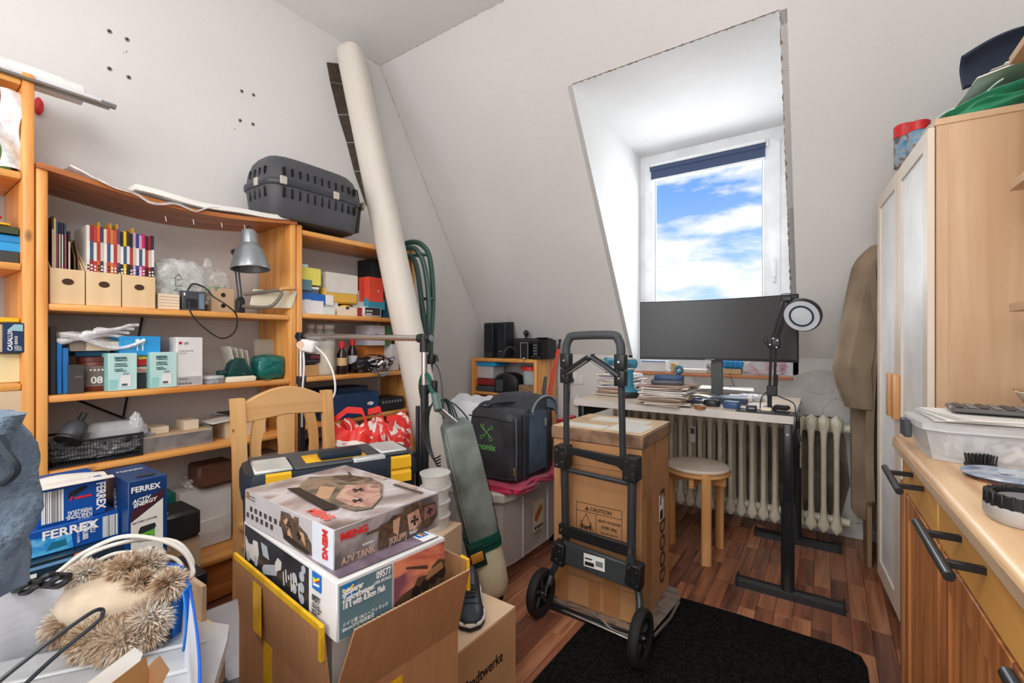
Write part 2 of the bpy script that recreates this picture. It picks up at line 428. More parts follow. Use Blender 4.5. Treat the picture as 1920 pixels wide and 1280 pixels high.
# knee wall: old grey patched plaster on its right part, painted elsewhere
struct('wall_knee', B().box(XL, XR, YK, YK + .22, -0.05, 0.915), WALL)
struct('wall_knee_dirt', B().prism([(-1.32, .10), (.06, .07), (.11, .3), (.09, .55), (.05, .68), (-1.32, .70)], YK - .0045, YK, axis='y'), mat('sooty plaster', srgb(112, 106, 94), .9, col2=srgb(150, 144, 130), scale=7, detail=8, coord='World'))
struct('wall_knee_patch', B().prism([(-0.75, 0.02), (0.80, 0.02), (0.80, 0.90), (0.25, 0.93), (-0.05, 0.955), (-0.2, 0.9), (-0.75, 0.88)], YK - 0.003, YK + .01, axis='y'), GREYW)
# roof slope, in one piece with the dormer opening cut out
def slope_panel(t, x0, x1, y0, y1):
    t.prism([(y0, zs(y0)), (y1, zs(y1)), (y1 + .10, zs(y1) + .065), (y0 + .10, zs(y0) + .065)], x0, x1, axis='x')
t = B()
ye = YK + 0.0
slope_panel(t, XL, DX0 - .002, YC, ye); slope_panel(t, DX1 + .002, XR, YC, ye); slope_panel(t, DX0 - .002, DX1 + .002, YC, YT - .002)
struct('wall_slope', t, WALL)
t = B().prism([(YK, 0.9151), (YK, zs(YK)), (YK + .1, zs(YK) + .1), (YK + .1, 0.9151)], XL, DX0 - .002, axis='x')
t.prism([(YK, 0.9151), (YK, zs(YK)), (YK + .1, zs(YK) + .1), (YK + .1, 0.9151)], DX1 + .002, XR, axis='x')
struct('wall_knee_top', t, WALL)
# dormer: left and right reveals and its ceiling
rv = [(YT, DZ), (YK, zs(YK)), (YK, .9152), (DY + .1, .9152), (DY + .1, DZ + .02)]
struct('wall_dormer_left', B().prism(rv, DX0 - .03, DX0, axis='x'), WALLW)
struct('wall_dormer_right', B().prism(rv, DX1, DX1 + .03, axis='x'), WALLW)
struct('ceiling_dormer', B().prism([(YT, DZ), (DY + .1, DZ - .04), (DY + .1, DZ + .06), (YT + .06, DZ + .06)], DX0 - .03, DX1 + .03, axis='x'), WALLW)
# chipped plaster along the dormer edges
CHIP = mat('chipped plaster', srgb(150, 132, 116), 0.95, col2=srgb(110, 96, 84), scale=40)
def chips(name, p0, p1, n, r0, r1, sd=1):
    rd = random.Random(sd); t = B(); p0, p1 = Vector(p0), Vector(p1)
    for i in range(n):
        f0 = (i + rd.random() * .3) / n; f1 = f0 + rd.uniform(.5, 1.05) / n
        a, b = p0.lerp(p1, f0), p0.lerp(p1, min(1, f1)); jt = Vector((rd.uniform(-1, 1), rd.uniform(-1, 1), rd.uniform(-1, 1))) * .0025
        t.tube([a + jt, a.lerp(b, .5) - jt, b + jt], [r0, rd.uniform(r0, r1), r0], n=5)
    o = t.build(name, CHIP, kind='structure'); return o
chips('trim_1', (DX0, YT - .002, DZ), (DX1, YT - .002, DZ), 26, .0015, .0042, 3)
chips('trim_2', (DX1 + .002, YT, DZ), (DX1 + .002, YK - .02, zs(YK - .02)), 34, .001, .0052, 4)
chips('trim_3', (-1.07, 3.17, DZ - .024), (-.34, 3.17, DZ - .024), 14, .0015, .005, 5)
chips('trim_4', (DX0 + .004, 3.0, DZ - .02), (DX0 + .004, 3.38, DZ - .034), 8, .0008, .002, 6)
chips('trim_5', (XL + .002, YC - .3, CZ), (XL + .002, YC, CZ), 5, .0008, .0035, 7)
chips('trim_6', (XL, YC, CZ - .002), (XR, YC, CZ - .002), 60, .0006, .0014, 8)
chips('trim_7', (XL + .003, YC, CZ - .004), (XL + .003, YK, zs(YK) - .004), 40, .0005, .0012, 9)
chips('trim_8', (-.1, YK - .006, .03), (.20, YK - .006, .10), 9, .001, .004, 10)
CRK = S('plaster crack', 128, 120, 114, 0.9)
for k, pts in enumerate([[(.02, .63), (-.02, .71), (.03, .78), (.10, .80)], [(.06, .78), (.12, .772), (.17, .79)], [(.13, .45), (.11, .3), (.16, .15), (.22, .06)], [(-.1, .82), (-.03, .81), (.04, .83)]]):
    B().tube([(a, YK - .003, b) for a, b in pts], .0011, n=4, smooth=4).build('trim_%d' % (9 + k), CRK, kind='structure')
# baseboard
BB = mat('worn white skirting', (.66, .64, .60), .6, col2=(.5, .46, .42), scale=9, fac=(.55, .75), detail=8)
struct('baseboard_window', B().box(XL, XR, YK - .018, YK, 0, .055, .004), BB)
struct('baseboard_left', B().box(XL, XL + .016, YB, YK - .02, 0, .055, .004), BB)
# floor strips of the laminate: children of the floor
PLK = [wood('laminate strip %d' % i, c1, c2, 'y', 0.26, knots=False, ring=30, vary=.12) for i, (c1, c2) in enumerate([
    (srgb(176, 116, 84), srgb(128, 78, 56)), (srgb(152, 96, 70), srgb(98, 60, 46)), (srgb(132, 84, 64), srgb(78, 48, 40)), (srgb(194, 134, 98), srgb(150, 96, 68))])]
lens = [.24, .31, .38, .46]
pm = {}
for L in lens:
    for mi, m in enumerate(PLK):
        t = B().box(-.0315, .0315, 0, L - .0012, -.006, 0, .0008); o = t.build('floor_plank', m, floor, smooth=False); pm[(L, mi)] = o
fresh = dict(pm)
rd = random.Random(11); cnt = 0; x = -1.43
while x < .36:
    y = .72 + rd.uniform(-.3, 0)
    while y < 3.27:
        L = rd.choice(lens); mi = rd.choices([0, 1, 2, 3], [4, 3, 2, 2])[0]
        k = (L, mi)
        if k in fresh: o = fresh.pop(k)
        else: o = pm[k].copy(); COL.objects.link(o); o.parent = floor
        o.location = (x, y, 0); y += L; cnt += 1
    x += .0642
for o in fresh.values(): o.location = (-1.5, .3, 0)
# brown tile strip let into the left wall beside the pillar, and the old screw plugs
TILE = mat('dark brown tile', srgb(86, 74, 62), .45, col2=srgb(66, 56, 48), scale=60, coord='World')
TP = [(612, 117), (628, 122), (661, 212), (679, 262), (688, 372), (684, 366), (656, 296), (633, 212)]
def lq(a, b, f): return (a[0] + (b[0] - a[0]) * f, a[1] + (b[1] - a[1]) * f)
Lf = [(612, 117), (619, 155), (634, 216), (650, 268), (664, 322), (687, 388)]
Rt = [(640, 120), (650, 160), (664, 216), (676, 268), (688, 322), (697, 388)]
for i in range(5):
    q = [Lf[i], Rt[i], lq(Rt[i], Rt[i + 1], .97), lq(Lf[i], Lf[i + 1], .97)]
    P3 = [PX(u, v, XL) for u, v in q]
    B().prism([(p.y, p.z) for p in P3], XL - .01, XL + .004, axis='x').build('tile', TILE, wl, smooth=False)
for (u, v) in [(205, 59), (238, 74), (205, 129), (241, 145), (453, 171), (475, 178), (450, 226), (474, 233)]:
    p = PX(u, v, XL)
    M = Matrix.Translation(p) @ Matrix.Rotation(R(90), 4, 'Y')
    o = B().lathe([(.008, -.002), (.009, .002), (.007, .003), (.004, .003), (.0035, -.001), (0, -.001)], 14, M).build('wall_plug', S('wall plug', 140, 134, 126, .6), wl)
    B().lathe([(0, -.001), (.0048, -.001), (.0048, .0037), (0, .0037)], 10, M).build('plug_hole', BLK, o)
for (u, v, r) in [(237, 97, .003), (440, 242, .003), (232, 100, .002)]:
    p = PX(u, v, XL); B().blob(p, (.002, r, r * 1.5), sub=1).build('wall_mark', CRK, wl)
# cased rafter: the cream round pillar leaning under the roof
PIL = mat('pillar paint', (.72, .67, .60), .55, var=.03, scale=3, bump=.06, bscale=25)
a, b = Vector((-2.365, 1.70, 2.88)), Vector((-1.723, 1.901, 0.0)); d = (b - a)
M = Matrix.Translation(a) @ d.to_track_quat('Z', 'X').to_matrix().to_4x4()
L = d.length
t = B()
rr = .080
t.loft([hexring(rr * k, rr * k, z, 32, 2.5) for k, z in [(.35, -.012), (.72, -.005), (.93, .014), (.96, .05), (1, L * .5), (1.07, L)]], M=M)
pil = t.build('trim_pillar', PIL, kind='structure')

# ---------------------------------------------------------------- window
win = T('window_1', 'x', 'x'); del win['label']; del win['category']; win['kind'] = 'structure'
FR = S('white window frame', 236, 238, 240, .35)
yw = DY
B().box(DX0, DX1, yw, yw + .07, 2.43, DZ - .02).box(DX0, DX0 + .045, yw, yw + .07, 1.0, 2.43).box(DX1 - .085, DX1, yw, yw + .07, 1.0, 2.43).box(DX0, DX1, yw, yw + .07, .906, 1.0).build('window_frame', FR, win)
gx0, gx1, gz0, gz1 = -1.062, -.345, 1.08, 2.375
B().box(DX0 + .04, gx0, yw - .022, yw + .05, .995, 2.436, .006, 2).box(gx1, DX1 - .075, yw - .022, yw + .05, .995, 2.436, .006, 2).box(gx0 - .01, gx1 + .01, yw - .020, yw + .048, gz1, 2.434, .006, 2).box(gx0 - .01, gx1 + .01, yw - .020, yw + .048, .997, gz0, .006, 2).build('window_sash', FR, win)
GL = clear('window glass', (1, 1, 1), .03, .0)
B().box(gx0 - .005, gx1 + .005, yw + .02, yw + .026, gz0 - .005, gz1 + .005).build('window_pane', GL, win)
B().box(gx0 - .004, gx0 + .008, yw + .0, yw + .018, gz0, gz1).box(gx1 - .008, gx1 + .004, yw, yw + .018, gz0, gz1).build('glazing_seal', S('seal', 180, 182, 184, .6), win)
B().box(-.285, -.27, yw - .07, yw - .02, 1.5, 1.53, .003).box(-.29, -.265, yw - .075, yw - .055, 1.53, 1.65, .005).build('window_handle', S('pale handle', 222, 222, 222, .3), win)
B().cyl((DX0 + .05, yw - .02, 2.25), (DX0 + .05, yw - .02, 2.33), .009).cyl((DX0 + .05, yw - .02, 1.3), (DX0 + .05, yw - .02, 1.38), .009).build('hinge', WHITE, win)
# window board
struct('window_sill', B().box(DX0 - .0, DX1, YK - .03, DY, .885, .905, .004), S('sill board', 205, 132, 88, .5))
# roller blind
bl = T('roller_blind', 'dark blue roller blind rolled up at the top of the window', 'blind', (gx0 - .02, yw - .035, 2.40))
w = gx1 - gx0 + .04
B().box(0, w, -.02, .012, .015, .04, .004).build('blind_cassette', FR, bl)
B().cyl((.005, -.004, -.002), (w - .005, -.004, -.002), .017, 14).box(.005, w - .005, -.006, -.002, -.078, -.005).build('blind_fabric', S('slate blue fabric', 68, 82, 112, .85, scale=200), bl)
B().box(.005, w - .005, -.011, .002, -.092, -.076, .003).build('bottom_rail', FR, bl)
B().box(w + .002, w + .012, -.02, .012, -.012, .042, .002).build('bracket', FR, bl); B().box(-.012, -.002, -.02, .012, -.012, .042, .002).build('bracket', FR, bl)

# ---------------------------------------------------------------- radiator
RADM = mat('aged cream radiator enamel', srgb(226, 220, 200), .38, col2=srgb(206, 198, 172), scale=12, fac=(.45, .8))
rad = T('radiator', 'old cream ribbed column radiator under the window behind the desk', 'radiator', (0, 3.09, 0))
def rad_sec():
    t = B()
    for yy in (-.055, .055):
        prof = [(.0285, .565), (.0285, .54), (.017, .50), (.0135, .42), (.0135, .09), (.017, .04), (.0285, .0), (.0285, -.02)]
        rings = []
        for r, z in [(.004, .585)] + prof + [(.004, -.045)]:
            rings.append([(r * math.cos(2 * math.pi * i / 12), yy + .021 * math.sin(2 * math.pi * i / 12) * (1 if r > .005 else .4), z) for i in range(12)])
        t.loft(rings)
    t.cyl((-.0285, 0, .525), (.0285, 0, .525), .026, 12).cyl((-.0285, 0, .015), (.0285, 0, .015), .026, 12)
    t.box(-.009, .009, -.05, .05, .50, .56, .004).box(-.009, .009, -.05, .05, -.02, .03, .004)
    return t
p0 = None
NS = 22
for i in range(NS):
    xx = .045 - i * .0585
    if p0 is None: p0 = rad_sec().build('section', RADM, rad); o = p0
    else: o = p0.copy(); COL.objects.link(o); o.parent = rad
    o.location = (xx, 0, .115)
for z in (.64, .13): B().cyl((.074, 0, z), (.105, 0, z), .022, 10).build('end_plug', RADM, rad)
B().cyl((-1.24, 0, .13), (-1.30, 0, .13), .015).cyl((-1.30, 0, .13), (-1.30, 0, 0), .011).build('supply_pipe', RADM, rad)
B().box(-.14, -.10, .02, .12, .58, .60, .002).build('wall_bracket', DGREY, rad)
o = B().box(-.017, .017, -.018, -.0, 0, .10, .003).build('heat_meter', WHITE); tag(o, 'small white heat cost meter clipped on the radiator ribs', 'meter')
mt = PY(1300, 828, 3.035); put(o, (mt.x, 3.03, mt.z)); B().box(-.012, .012, -.0195, -.017, .055, .09, .001).build('meter_display', S('meter grey', 90, 92, 92, .3), o)

# ================================================================ PINE SHELVING ON THE LEFT
XF, XB = -2.15, -2.462
def bookcase(name, label, y0, y1, ztop, shelves, topboard=True, sag=False, kick=.05):
    t = T(name, label, 'shelf unit', (0, (y0 + y1) / 2, 0))
    hw = (y1 - y0) / 2; th = .029
    for s_ in (-1, 1):
        a, b = (-hw, -hw + th) if s_ < 0 else (hw - th, hw)
        o = B().box(XB, XF, a, b, 0, ztop, .006, 2).build('side_panel', PINE['z'], t)
    for z in shelves:
        B().box(XB, XF - .004, -hw + th, hw - th, z - .025, z, .007, 2).build('shelf_board', PINE['y'], t)
    if topboard: B().box(XB, XF - .004, -hw + th, hw - th, ztop - .047, ztop - .02, .007, 2).build('top_board', PINE['y'], t)
    if sag:
        def f(a, b):
            s_ = math.sin(math.pi * min(1, a * 1.0))
            return (XB + (XF - XB + .01) * b, -hw + 2 * hw * a, ztop + .004 - .045 * s_ ** 1.2)
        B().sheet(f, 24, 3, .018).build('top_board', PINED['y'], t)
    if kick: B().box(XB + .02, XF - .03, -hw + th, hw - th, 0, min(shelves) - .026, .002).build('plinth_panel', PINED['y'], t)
    return t
bookcase('bookcase', 'tall orange pine bookcase at the left edge with rolls on top', -.50, .340, 2.0, [.19, .59, .985, 1.375, 1.672])
u1 = bookcase('bookcase', 'wide pine shelf unit with sagging top over the magazine files', .343, 1.240, 1.70, [.19, .681, .937, 1.249], topboard=False, sag=True)
bookcase('bookcase', 'narrower pine shelf unit under the pet carrier, left of the pillar', 1.244, 2.03, 1.70, [.19, .70, .940, 1.262])
# black cross braces behind unit 1
B().tube([(XB - .004, PX(268, 585, XB).y, 1.23), (XB - .004, PX(232, 790, XB).y, .80)], .005, n=6).tube([(XB - .004, PX(100, 748, XB).y, .93), (XB - .004, PX(310, 815, XB).y, .70)], .005, n=6).build('cross_brace', BLKM, u1).location = (0, -.7915, 0)
ORD = ['leftmost of the comics row'] + ['%s from the left in the comics row' % w for w in 'second third fourth fifth sixth seventh eighth ninth tenth eleventh twelfth thirteenth fourteenth fifteenth sixteenth seventeenth eighteenth nineteenth twentieth'.split()] + ['rightmost of the comics row']
# ================================================================ THINGS ON THE SHELVES
Z1, Z2, Z3, Z4 = 1.250, .938, .682, .191
# --- magazine files with comics
def magfile(u0, u1, label):
    y0, y1 = span(u0, u1, -2.175); w = y1 - y0 - .002
    t = T('magazine_file', label, 'magazine file', (-2.175 - .125, (y0 + y1) / 2, Z1), 90)
    hw = w / 2; hf = .122
    fp = B().box(-hw, hw, -.125, -.120, 0, hf, .001).build('front_panel', PLY['z'], t)
    M = Matrix.Translation((0.0, -.1252, .078)) @ Matrix.Rotation(R(90), 4, 'X') @ Matrix.Diagonal((1, .72, 1, 1))
    B().lathe([(0, -.0005), (.0155, -.0005), (.0155, .001), (0, .001)], 20, M).build('finger_hole', S('dark hole', 70, 44, 28, .8), fp)
    prof = [(-.119, 0), (.125, 0), (.125, .26), (.07, .26), (-.119, hf)]
    B().prism(prof, -hw, -hw + .004, axis='x').build('side_panel', PLY['y'], t); B().prism(prof, hw - .004, hw, axis='x').build('side_panel', PLY['y'], t)
    B().box(-hw + .004, hw - .004, .12, .125, 0, .26).build('back_panel', PLY['z'], t); B().box(-hw + .004, hw - .004, -.119, .12, 0, .004).build('base', PLY['y'], t)
    return y0, y1
fs = [magfile(93, 160, 'plywood magazine file with round finger hole, leftmost of the three'), magfile(161, 228, 'plywood magazine file with finger hole, middle of the three'), magfile(229, 292, 'plywood magazine file with finger hole, beside the adapter and plastic bag')]
cols = [(222, 214, 206), (150, 40, 44), (176, 60, 60), (214, 96, 40), (60, 60, 80), (222, 200, 190), (186, 70, 40), (206, 120, 60), (196, 80, 70), (90, 70, 90), (30, 30, 30), (226, 186, 30), (60, 40, 40), (30, 40, 44), (190, 150, 160), (40, 60, 130), (212, 150, 180), (190, 40, 96), (60, 34, 34), (140, 30, 40), (36, 44, 60)]
ya, yb = PX(162, 500, -2.19).y, PX(289, 500, -2.19).y
n = 21; stp = (yb - ya) / n
for i in range(n):
    c = cols[i]; h = .284 - .0003 * i + .004 * math.sin(i * 2.3)
    w = stp * .96
    o = B().box(-w / 2, w / 2, 0, .165, 0, h, .0012).build('comic_book', S('comic spine %d' % i, *c, .45)); put(o, (-2.19, ya + stp * (i + .5), Z1 + .006), 90)
    hue = ['pale grey', 'dark red', 'brick red', 'orange', 'slate', 'pale pink', 'rust red', 'amber', 'salmon', 'plum', 'black', 'yellow', 'dark brown', 'near black', 'mauve', 'navy blue', 'pink', 'magenta', 'chocolate brown', 'crimson', 'ink blue'][i]
    tag(o, 'slim comic with %s spine top, %s' % (hue, ORD[i]), 'book', 'comics in the plywood magazine files')
    rd = random.Random(i)
    B().box(-w / 2 + .0002, w / 2 - .0002, -.0005, .0003, h * .56, h * .80).build('spine_print', S('comic band %d' % (i % 5), *[(232, 226, 220), (60, 90, 120), (220, 220, 214), (170, 60, 50), (206, 190, 176)][i % 5], .45), o, smooth=False)
    for k in range(5): B().box(-w * .28, w * .28, -.0009, .0003, h * (.50 + .0 * k) - .012 * k - .006, h * .50 - .012 * k).build('spine_lettering', INKW if i % 3 else INK, o, smooth=False)
for k, (u, v) in enumerate([(186, 416), (208, 418), (220, 420), (250, 427)]):
    p = PX(u, v, -2.25); o = B().box(-.001, .001, 0, .10, 0, p.z - Z1 - .006, .0003).build('divider_card', S('yellow card', 238, 190, 76, .6)); put(o, (-2.25, p.y, Z1 + .006), 90)
    tag(o, ['leftmost', 'second', 'third', 'rightmost'][k] + ' of the yellow divider cards sticking up between the comics', 'card', 'yellow dividers between the comics')
for i, (u, vt, c, tl, wd) in enumerate([(97, 404, (60, 44, 40), 0, .006), (101, 408, (226, 200, 80), 0, .005), (105, 414, (60, 80, 140), -3, .005), (110, 415, (34, 36, 42), -3, .006), (115, 416, (40, 44, 52), -5, .006), (121, 417, (70, 76, 84), -6, .006), (128, 432, (36, 36, 40), -8, .007)]):
    p = PX(u + 2, vt, -2.19); h = p.z - Z1 - .008
    o = B().box(-wd / 2, wd / 2, 0, .17, 0, h, .001).build('magazine', S('mag %d' % i, *c, .4)); o.location = (-2.19, PX(u + 2, 480, -2.19).y, Z1 + .006); o.rotation_euler = (0, R(tl) * 0, R(90))
    o.rotation_euler = Matrix.Rotation(R(90), 3, 'Z').to_euler()
    tag(o, ['brown', 'yellow', 'blue', 'black', 'dark slate', 'grey', 'charcoal'][i] + ' magazine spine, %s of seven in the leftmost plywood file' % ['first', 'second', 'third', 'fourth', 'fifth', 'sixth', 'last'][i], 'magazine', 'magazines in the leftmost plywood file')
    B().box(-wd * .3, wd * .3, -.0007, .0003, h * .2, h * .85).build('spine_print', S('mag print %d' % (i % 3), *[(206, 190, 160), (200, 205, 210), (190, 60, 60)][i % 3], .5), o, smooth=False)
for k, (u, rr_) in enumerate([(142, .0), (149, .012)]):
    p = PX(u, 440, -2.21)
    o = B().prism([(0, 0), (.16, 0), (.16, .21 + rr_), (.07, .225 + rr_), (.02, .17)], -.0015, .0015, axis='x').build('plywood_divider', wood('brown board', srgb(150, 112, 78), srgb(128, 90, 60), 'z', knots=False)); put(o, (-2.205, p.y, Z1 + .006), 90)
    tag(o, ['left', 'right, slightly taller'][k] + ' curved brown board between magazines and comics', 'board', 'brown boards in the magazine files')
# --- adapters, bags, lamp on the same shelf
SH('book_stack', 'white striped paperback block lying under the power adapter', 'book', 297, 337, 551, Z1, .14, S('page block', 226, 206, 178, .7), pr=lambda w, d, h: [('r', 'front', .002, h * k, w - .002, h * k + .0012, S('page line', 150, 120, 100, .7)) for k in (.2, .4, .6, .8)])
ad = SH('power_supply', 'small dark grey electronic device with white plug beside the tan box', 'device', 342, 385, 546, Z1, .10, DGREY, bev=.003, pr=lambda w, d, h: [('r', 'front', w * .15, h * .1, w * .65, h * .6, BLK, 'socket'), ('r', 'front', w * .72, h * .1, w * .95, h * .9, S('blue grey face', 110, 130, 150, .4), 'face_plate'), ('r', 'front', w * .05, h * .75, w * .12, h * .9, INKW, 'mark')])
B().cyl((.02, -.03, .045), (.02, -.03, .075), .006).box(.010, .030, -.04, -.02, .044, .054, .002).build('plug', WHITE, ad)
SH('speaker_box', 'tan box with two round holes behind the lamp foot', 'box', 396, 440, 540, Z1, .10, CARDL, xf=-2.24, pr=lambda w, d, h: [('p', 'front', [(w * .5 + .010 * math.cos(a * .63), h * f + .010 * math.sin(a * .63)) for a in range(10)], BLK, 'round_hole') for f in (.28, .72)])
def bag(name, label, c, r, m, amp=.16, seed=1, power=2.6, cat='bag', freq=3.0, rz=0, sub=4, cr=True, neck=None):
    o = B().blob((0, 0, r[2]), r, amp, freq, seed, sub, power, cr).build(name, m); o.location = c; o.rotation_euler = (0, 0, R(rz)); tag(o, label, cat); return o
p = PX(335, 520, -2.25)
b1 = bag('plastic_bag', 'clear plastic bag with recycling mark and green contents beside the files', (-2.26, p.y, Z1), (.05, .085, .105), clear('bag film', (.9, .92, .9), .38, .2), amp=.14, seed=3, power=4)
B().blob((0, 0, .09), (.03, .05, .06), .25, 2.5, 5, 3, 2.4).build('green_contents', multi('green filling', [(120, 146, 110), (210, 214, 206), (150, 168, 150), (230, 230, 226)], 30, .7), b1)
RI = Matrix.Translation((.048, -.03, .10)) @ Matrix(((0, 0, 1, 0), (1, 0, 0, 0), (0, 1, 0, 0), (0, 0, 0, 1)))
t = B()
for (x0, y0, x1, y1) in [(0, .028, .015, .050), (.015, .050, .030, .028), (0, .028, .030, .028), (.004, .0, .026, .0), (.004, .022, .026, .022), (.004, 0, .004, .022), (.026, 0, .026, .022), (.0, -.02, .03, -.02), (.0, -.02, .012, -.01), (.03, -.02, .018, -.01)]:
    t.tube([(x0, y0, .004), (x1, y1, .004)], .0012, n=4)
t.build('recycling_mark', INK, b1, M=RI)
p = PX(393, 520, -2.28)
b2 = bag('plastic_bag', 'clear plastic bag knotted at the top with a grey green lid inside', (-2.30, p.y, Z1 + .03), (.05, .085, .085), clear('bag film 2', (.80, .80, .76), .42, .2), amp=.2, seed=8, power=2.4)
B().lathe([(0, 0), (.04, 0), (.042, .02), (.035, .028), (0, .03)], 20, Matrix.Translation((.02, .01, .06))).build('lid', S('sage', 140, 158, 132, .5), b2)
B().blob((0, 0, .185), (.012, .022, .03), .3, 4, 2, 2).build('knot', MC['bag film 2'], b2)
# grey desk lamp
lm = T('desk_lamp', 'silver grey clamp desk lamp with bell shade on the top shelf', 'lamp')
jb, j1, j2 = PX(450, 560, -2.20), PX(440, 472, -2.19), PX(462, 448, -2.16)
LG = S('lamp silver', 150, 156, 160, .32, metal=.55)
B().tube([jb + Vector((0, -.006, 0)), j1 + Vector((0, -.006, 0))], .004, n=8).build('lower_arm', DGREY, lm)
B().tube([jb + Vector((0, .008, 0)), j1 + Vector((0, .008, 0))], .004, n=8).build('lower_arm', DGREY, lm)
B().tube([j1, j2], .005, n=8).build('upper_arm', DGREY, lm)
o = B().cyl(j1 - Vector((.01, 0, 0)), j1 + Vector((.012, 0, 0)), .013).build('elbow_joint', BLKM, lm)
B().cyl(jb - Vector((.01, 0, .005)), jb + Vector((.012, 0, -.005)), .014).box(jb.x - .02, jb.x + .02, jb.y - .014, jb.y + .014, Z1, jb.z - .005, .003).build('clamp', BLKM, lm)
hp = PX(470, 505, -2.13); top = PX(466, 428, -2.15); ax = (top - hp); Lh = ax.length
M = Matrix.Translation(hp) @ ax.to_track_quat('Z', 'X').to_matrix().to_4x4()
pr = [(.070, 0), (.071, .004), (.060, .035), (.050, .062), (.042, .075), (.031, .082), (.030, .10), (.028, .118), (.024, .125), (.0, .126)]
k = Lh / .132
pr2 = [(r * k * .80, z * k) for r, z in pr] 
B().lathe([(r * .955, z) for r, z in pr2[:6]][::-1] + pr2, 28, M).build('lamp_shade', LG, lm)
o = B().lathe([(0, .03), (.022, .035), (.026, .05), (.02, .07), (.012, .09), (0, .09)], 16, M).build('bulb', WHITE, lm)
B().tube([M @ Vector((.012 * math.cos(a) * k, 0, (.126 + .014 * math.sin(a)) * k)) for a in [i * math.pi / 6 for i in range(7)]], .0022, n=6).build('lamp_hook', BLKM, lm)
# black cable hanging in a loop
cable('power_cable', 'black cable hanging in a loop below the upper shelf edge', [PX(352, 570, -2.15) + Vector((.012, 0, .012)), PX(358, 586, -2.14), PX(380, 612, -2.13), PX(415, 634, -2.13), PX(440, 622, -2.13), PX(444, 592, -2.13), PX(425, 572, -2.13), PX(400, 556, -2.16), PX(385, 540, -2.2), PX(362, 532, -2.2), PX(350, 548, -2.2)], .0032, BLK)
# cream boards with grey cast clamp and wooden roller
st = T('guillotine', 'cream paper cutter boards with grey curved arm and wooden handle', 'paper cutter', (0, 0, 0))
a0, a1 = PX(458, 580, -2.17), PX(548, 578, -2.14)
def slab(u0, v0, u1, v1, x, h, th, m, nm, par):
    a, b = PX(u0, v0, x), PX(u1, v1, x)
    B().prism([(a.y, a.z), (b.y, b.z), (b.y + h * .35, b.z + h), (a.y + h * .2, a.z + h)], x - th, x, axis='x', bev=.002).build(nm, m, par)
slab(468, 576, 538, 578, -2.16, .085, .006, CREAM, 'board', st); slab(541, 578, 547, 578, -2.145, .085, .05, CREAM, 'board', st)
B().tube([PX(455, 574, -2.14), PX(500, 576, -2.13), PX(518, 566, -2.12), PX(528, 546, -2.12), PX(500, 546, -2.14), PX(458, 552, -2.16)], .008, n=8, smooth=5).build('arm', S('cast grey', 120, 112, 100, .5), st)
B().cyl(PX(524, 542, -2.12), PX(553, 540, -2.12), .010, 12, bev=.003).build('handle', BEECH['y'], st)
# --- bubble wrap and foam on the sagging top
def f(a, b): return (-2.36 + .235 * b, .42 + .46 * a, 1.722 - .046 * math.sin(math.pi * min(1, a * .52 + .04)) + .012 * abs(math.sin(9 * a + 2 * b)) + .005 * math.sin(23 * a + 5 * b) - .035 * max(0, b - .7) / .3 * math.sin(math.pi * a))
o = B().sheet(f, 40, 6, .006).build('bubble_wrap', BUB); tag(o, 'clear bubble wrap sheet lying on the sagging shelf top, left end', 'bubble wrap')
def f(a, b): return (-2.43 + .302 * b, .60 + .66 * a, 1.726 - .036 * math.sin(math.pi * (a * .75 + .25)) + .003 * math.sin(14 * a))
o = B().sheet(f, 30, 6, .020).build('foam_board', PAPER); tag(o, 'long white packing paper lying on the sagging shelf top toward the pet carrier', 'packing paper')
for k, u in enumerate([310, 362, 415, 458]):
    pz = PX(u, [408, 414, 420, 424][k], -2.14); B().tube([pz + Vector((0, 0, .006)), pz + Vector((.001, .003, -.014))], .0013, n=5).build('glue_drip', PAPER, u1).location = (0, -.7915, 0)
# --- pet carrier
pc = T('pet_carrier', 'dark grey plastic pet carrier with slots on top of the shelves', 'pet carrier', (-2.245, 1.345, 1.708), 90)
hw, hd = .262, .155
PCM = S('carrier grey', 74, 75, 80, .5)
def pr_(z0, k0, z1, k1, z2=None, k2=None): return
lo = [hexring(hw * .88, hd * .86, .0, 36, 5), hexring(hw * .92, hd * .91, .012, 36, 5), hexring(hw * .97, hd * .97, .12, 36, 5), hexring(hw * .985, hd * .985, .150, 36, 5)]
B().loft(lo).build('lower_shell', PCM, pc)
B().loft([hexring(hw, hd * 1.01, .148, 36, 5), hexring(hw * 1.02, hd * 1.04, .156, 36, 5), hexring(hw * 1.02, hd * 1.04, .172, 36, 5), hexring(hw, hd * 1.01, .180, 36, 5)]).build('rim', S('carrier rim', 60, 62, 68, .35), pc)
B().loft([hexring(hw * .985, hd * .985, .178, 36, 5), hexring(hw * .96, hd * .95, .225, 36, 5), hexring(hw * .90, hd * .86, .275, 36, 4.5), hexring(hw * .84, hd * .74, .298, 36, 4), hexring(hw * .74, hd * .55, .306, 36, 4)]).build('upper_shell', PCM, pc)
for (zz, hh, kk) in ((.196, .038, .968), (.092, .046, .965)):
    for i in range(11):
        xx = -hw * .74 + i * (2 * hw * .74) / 10
        B().box(xx - .004, xx + .004, -hd * kk - .005, -hd * kk + .02, zz, zz + hh, .002, M=Matrix.Identity(4)).build('vent_slot', S('slot black', 12, 12, 14, .8), pc)
    for i in range(4):
        yy = -hd * .55 + i * .045
        for s_ in (-1,): B().box(-hw * kk - .004, -hw * kk + .02, yy - .004, yy + .004, zz, zz + hh, .002).build('vent_slot', MC['slot black'], pc)
for xx in (-hw * .78, hw * .28): B().box(xx - .016, xx + .016, -hd * 1.04 - .006, -hd * 1.0, .146, .184, .003).build('latch', S('latch beige', 190, 184, 172, .5), pc)
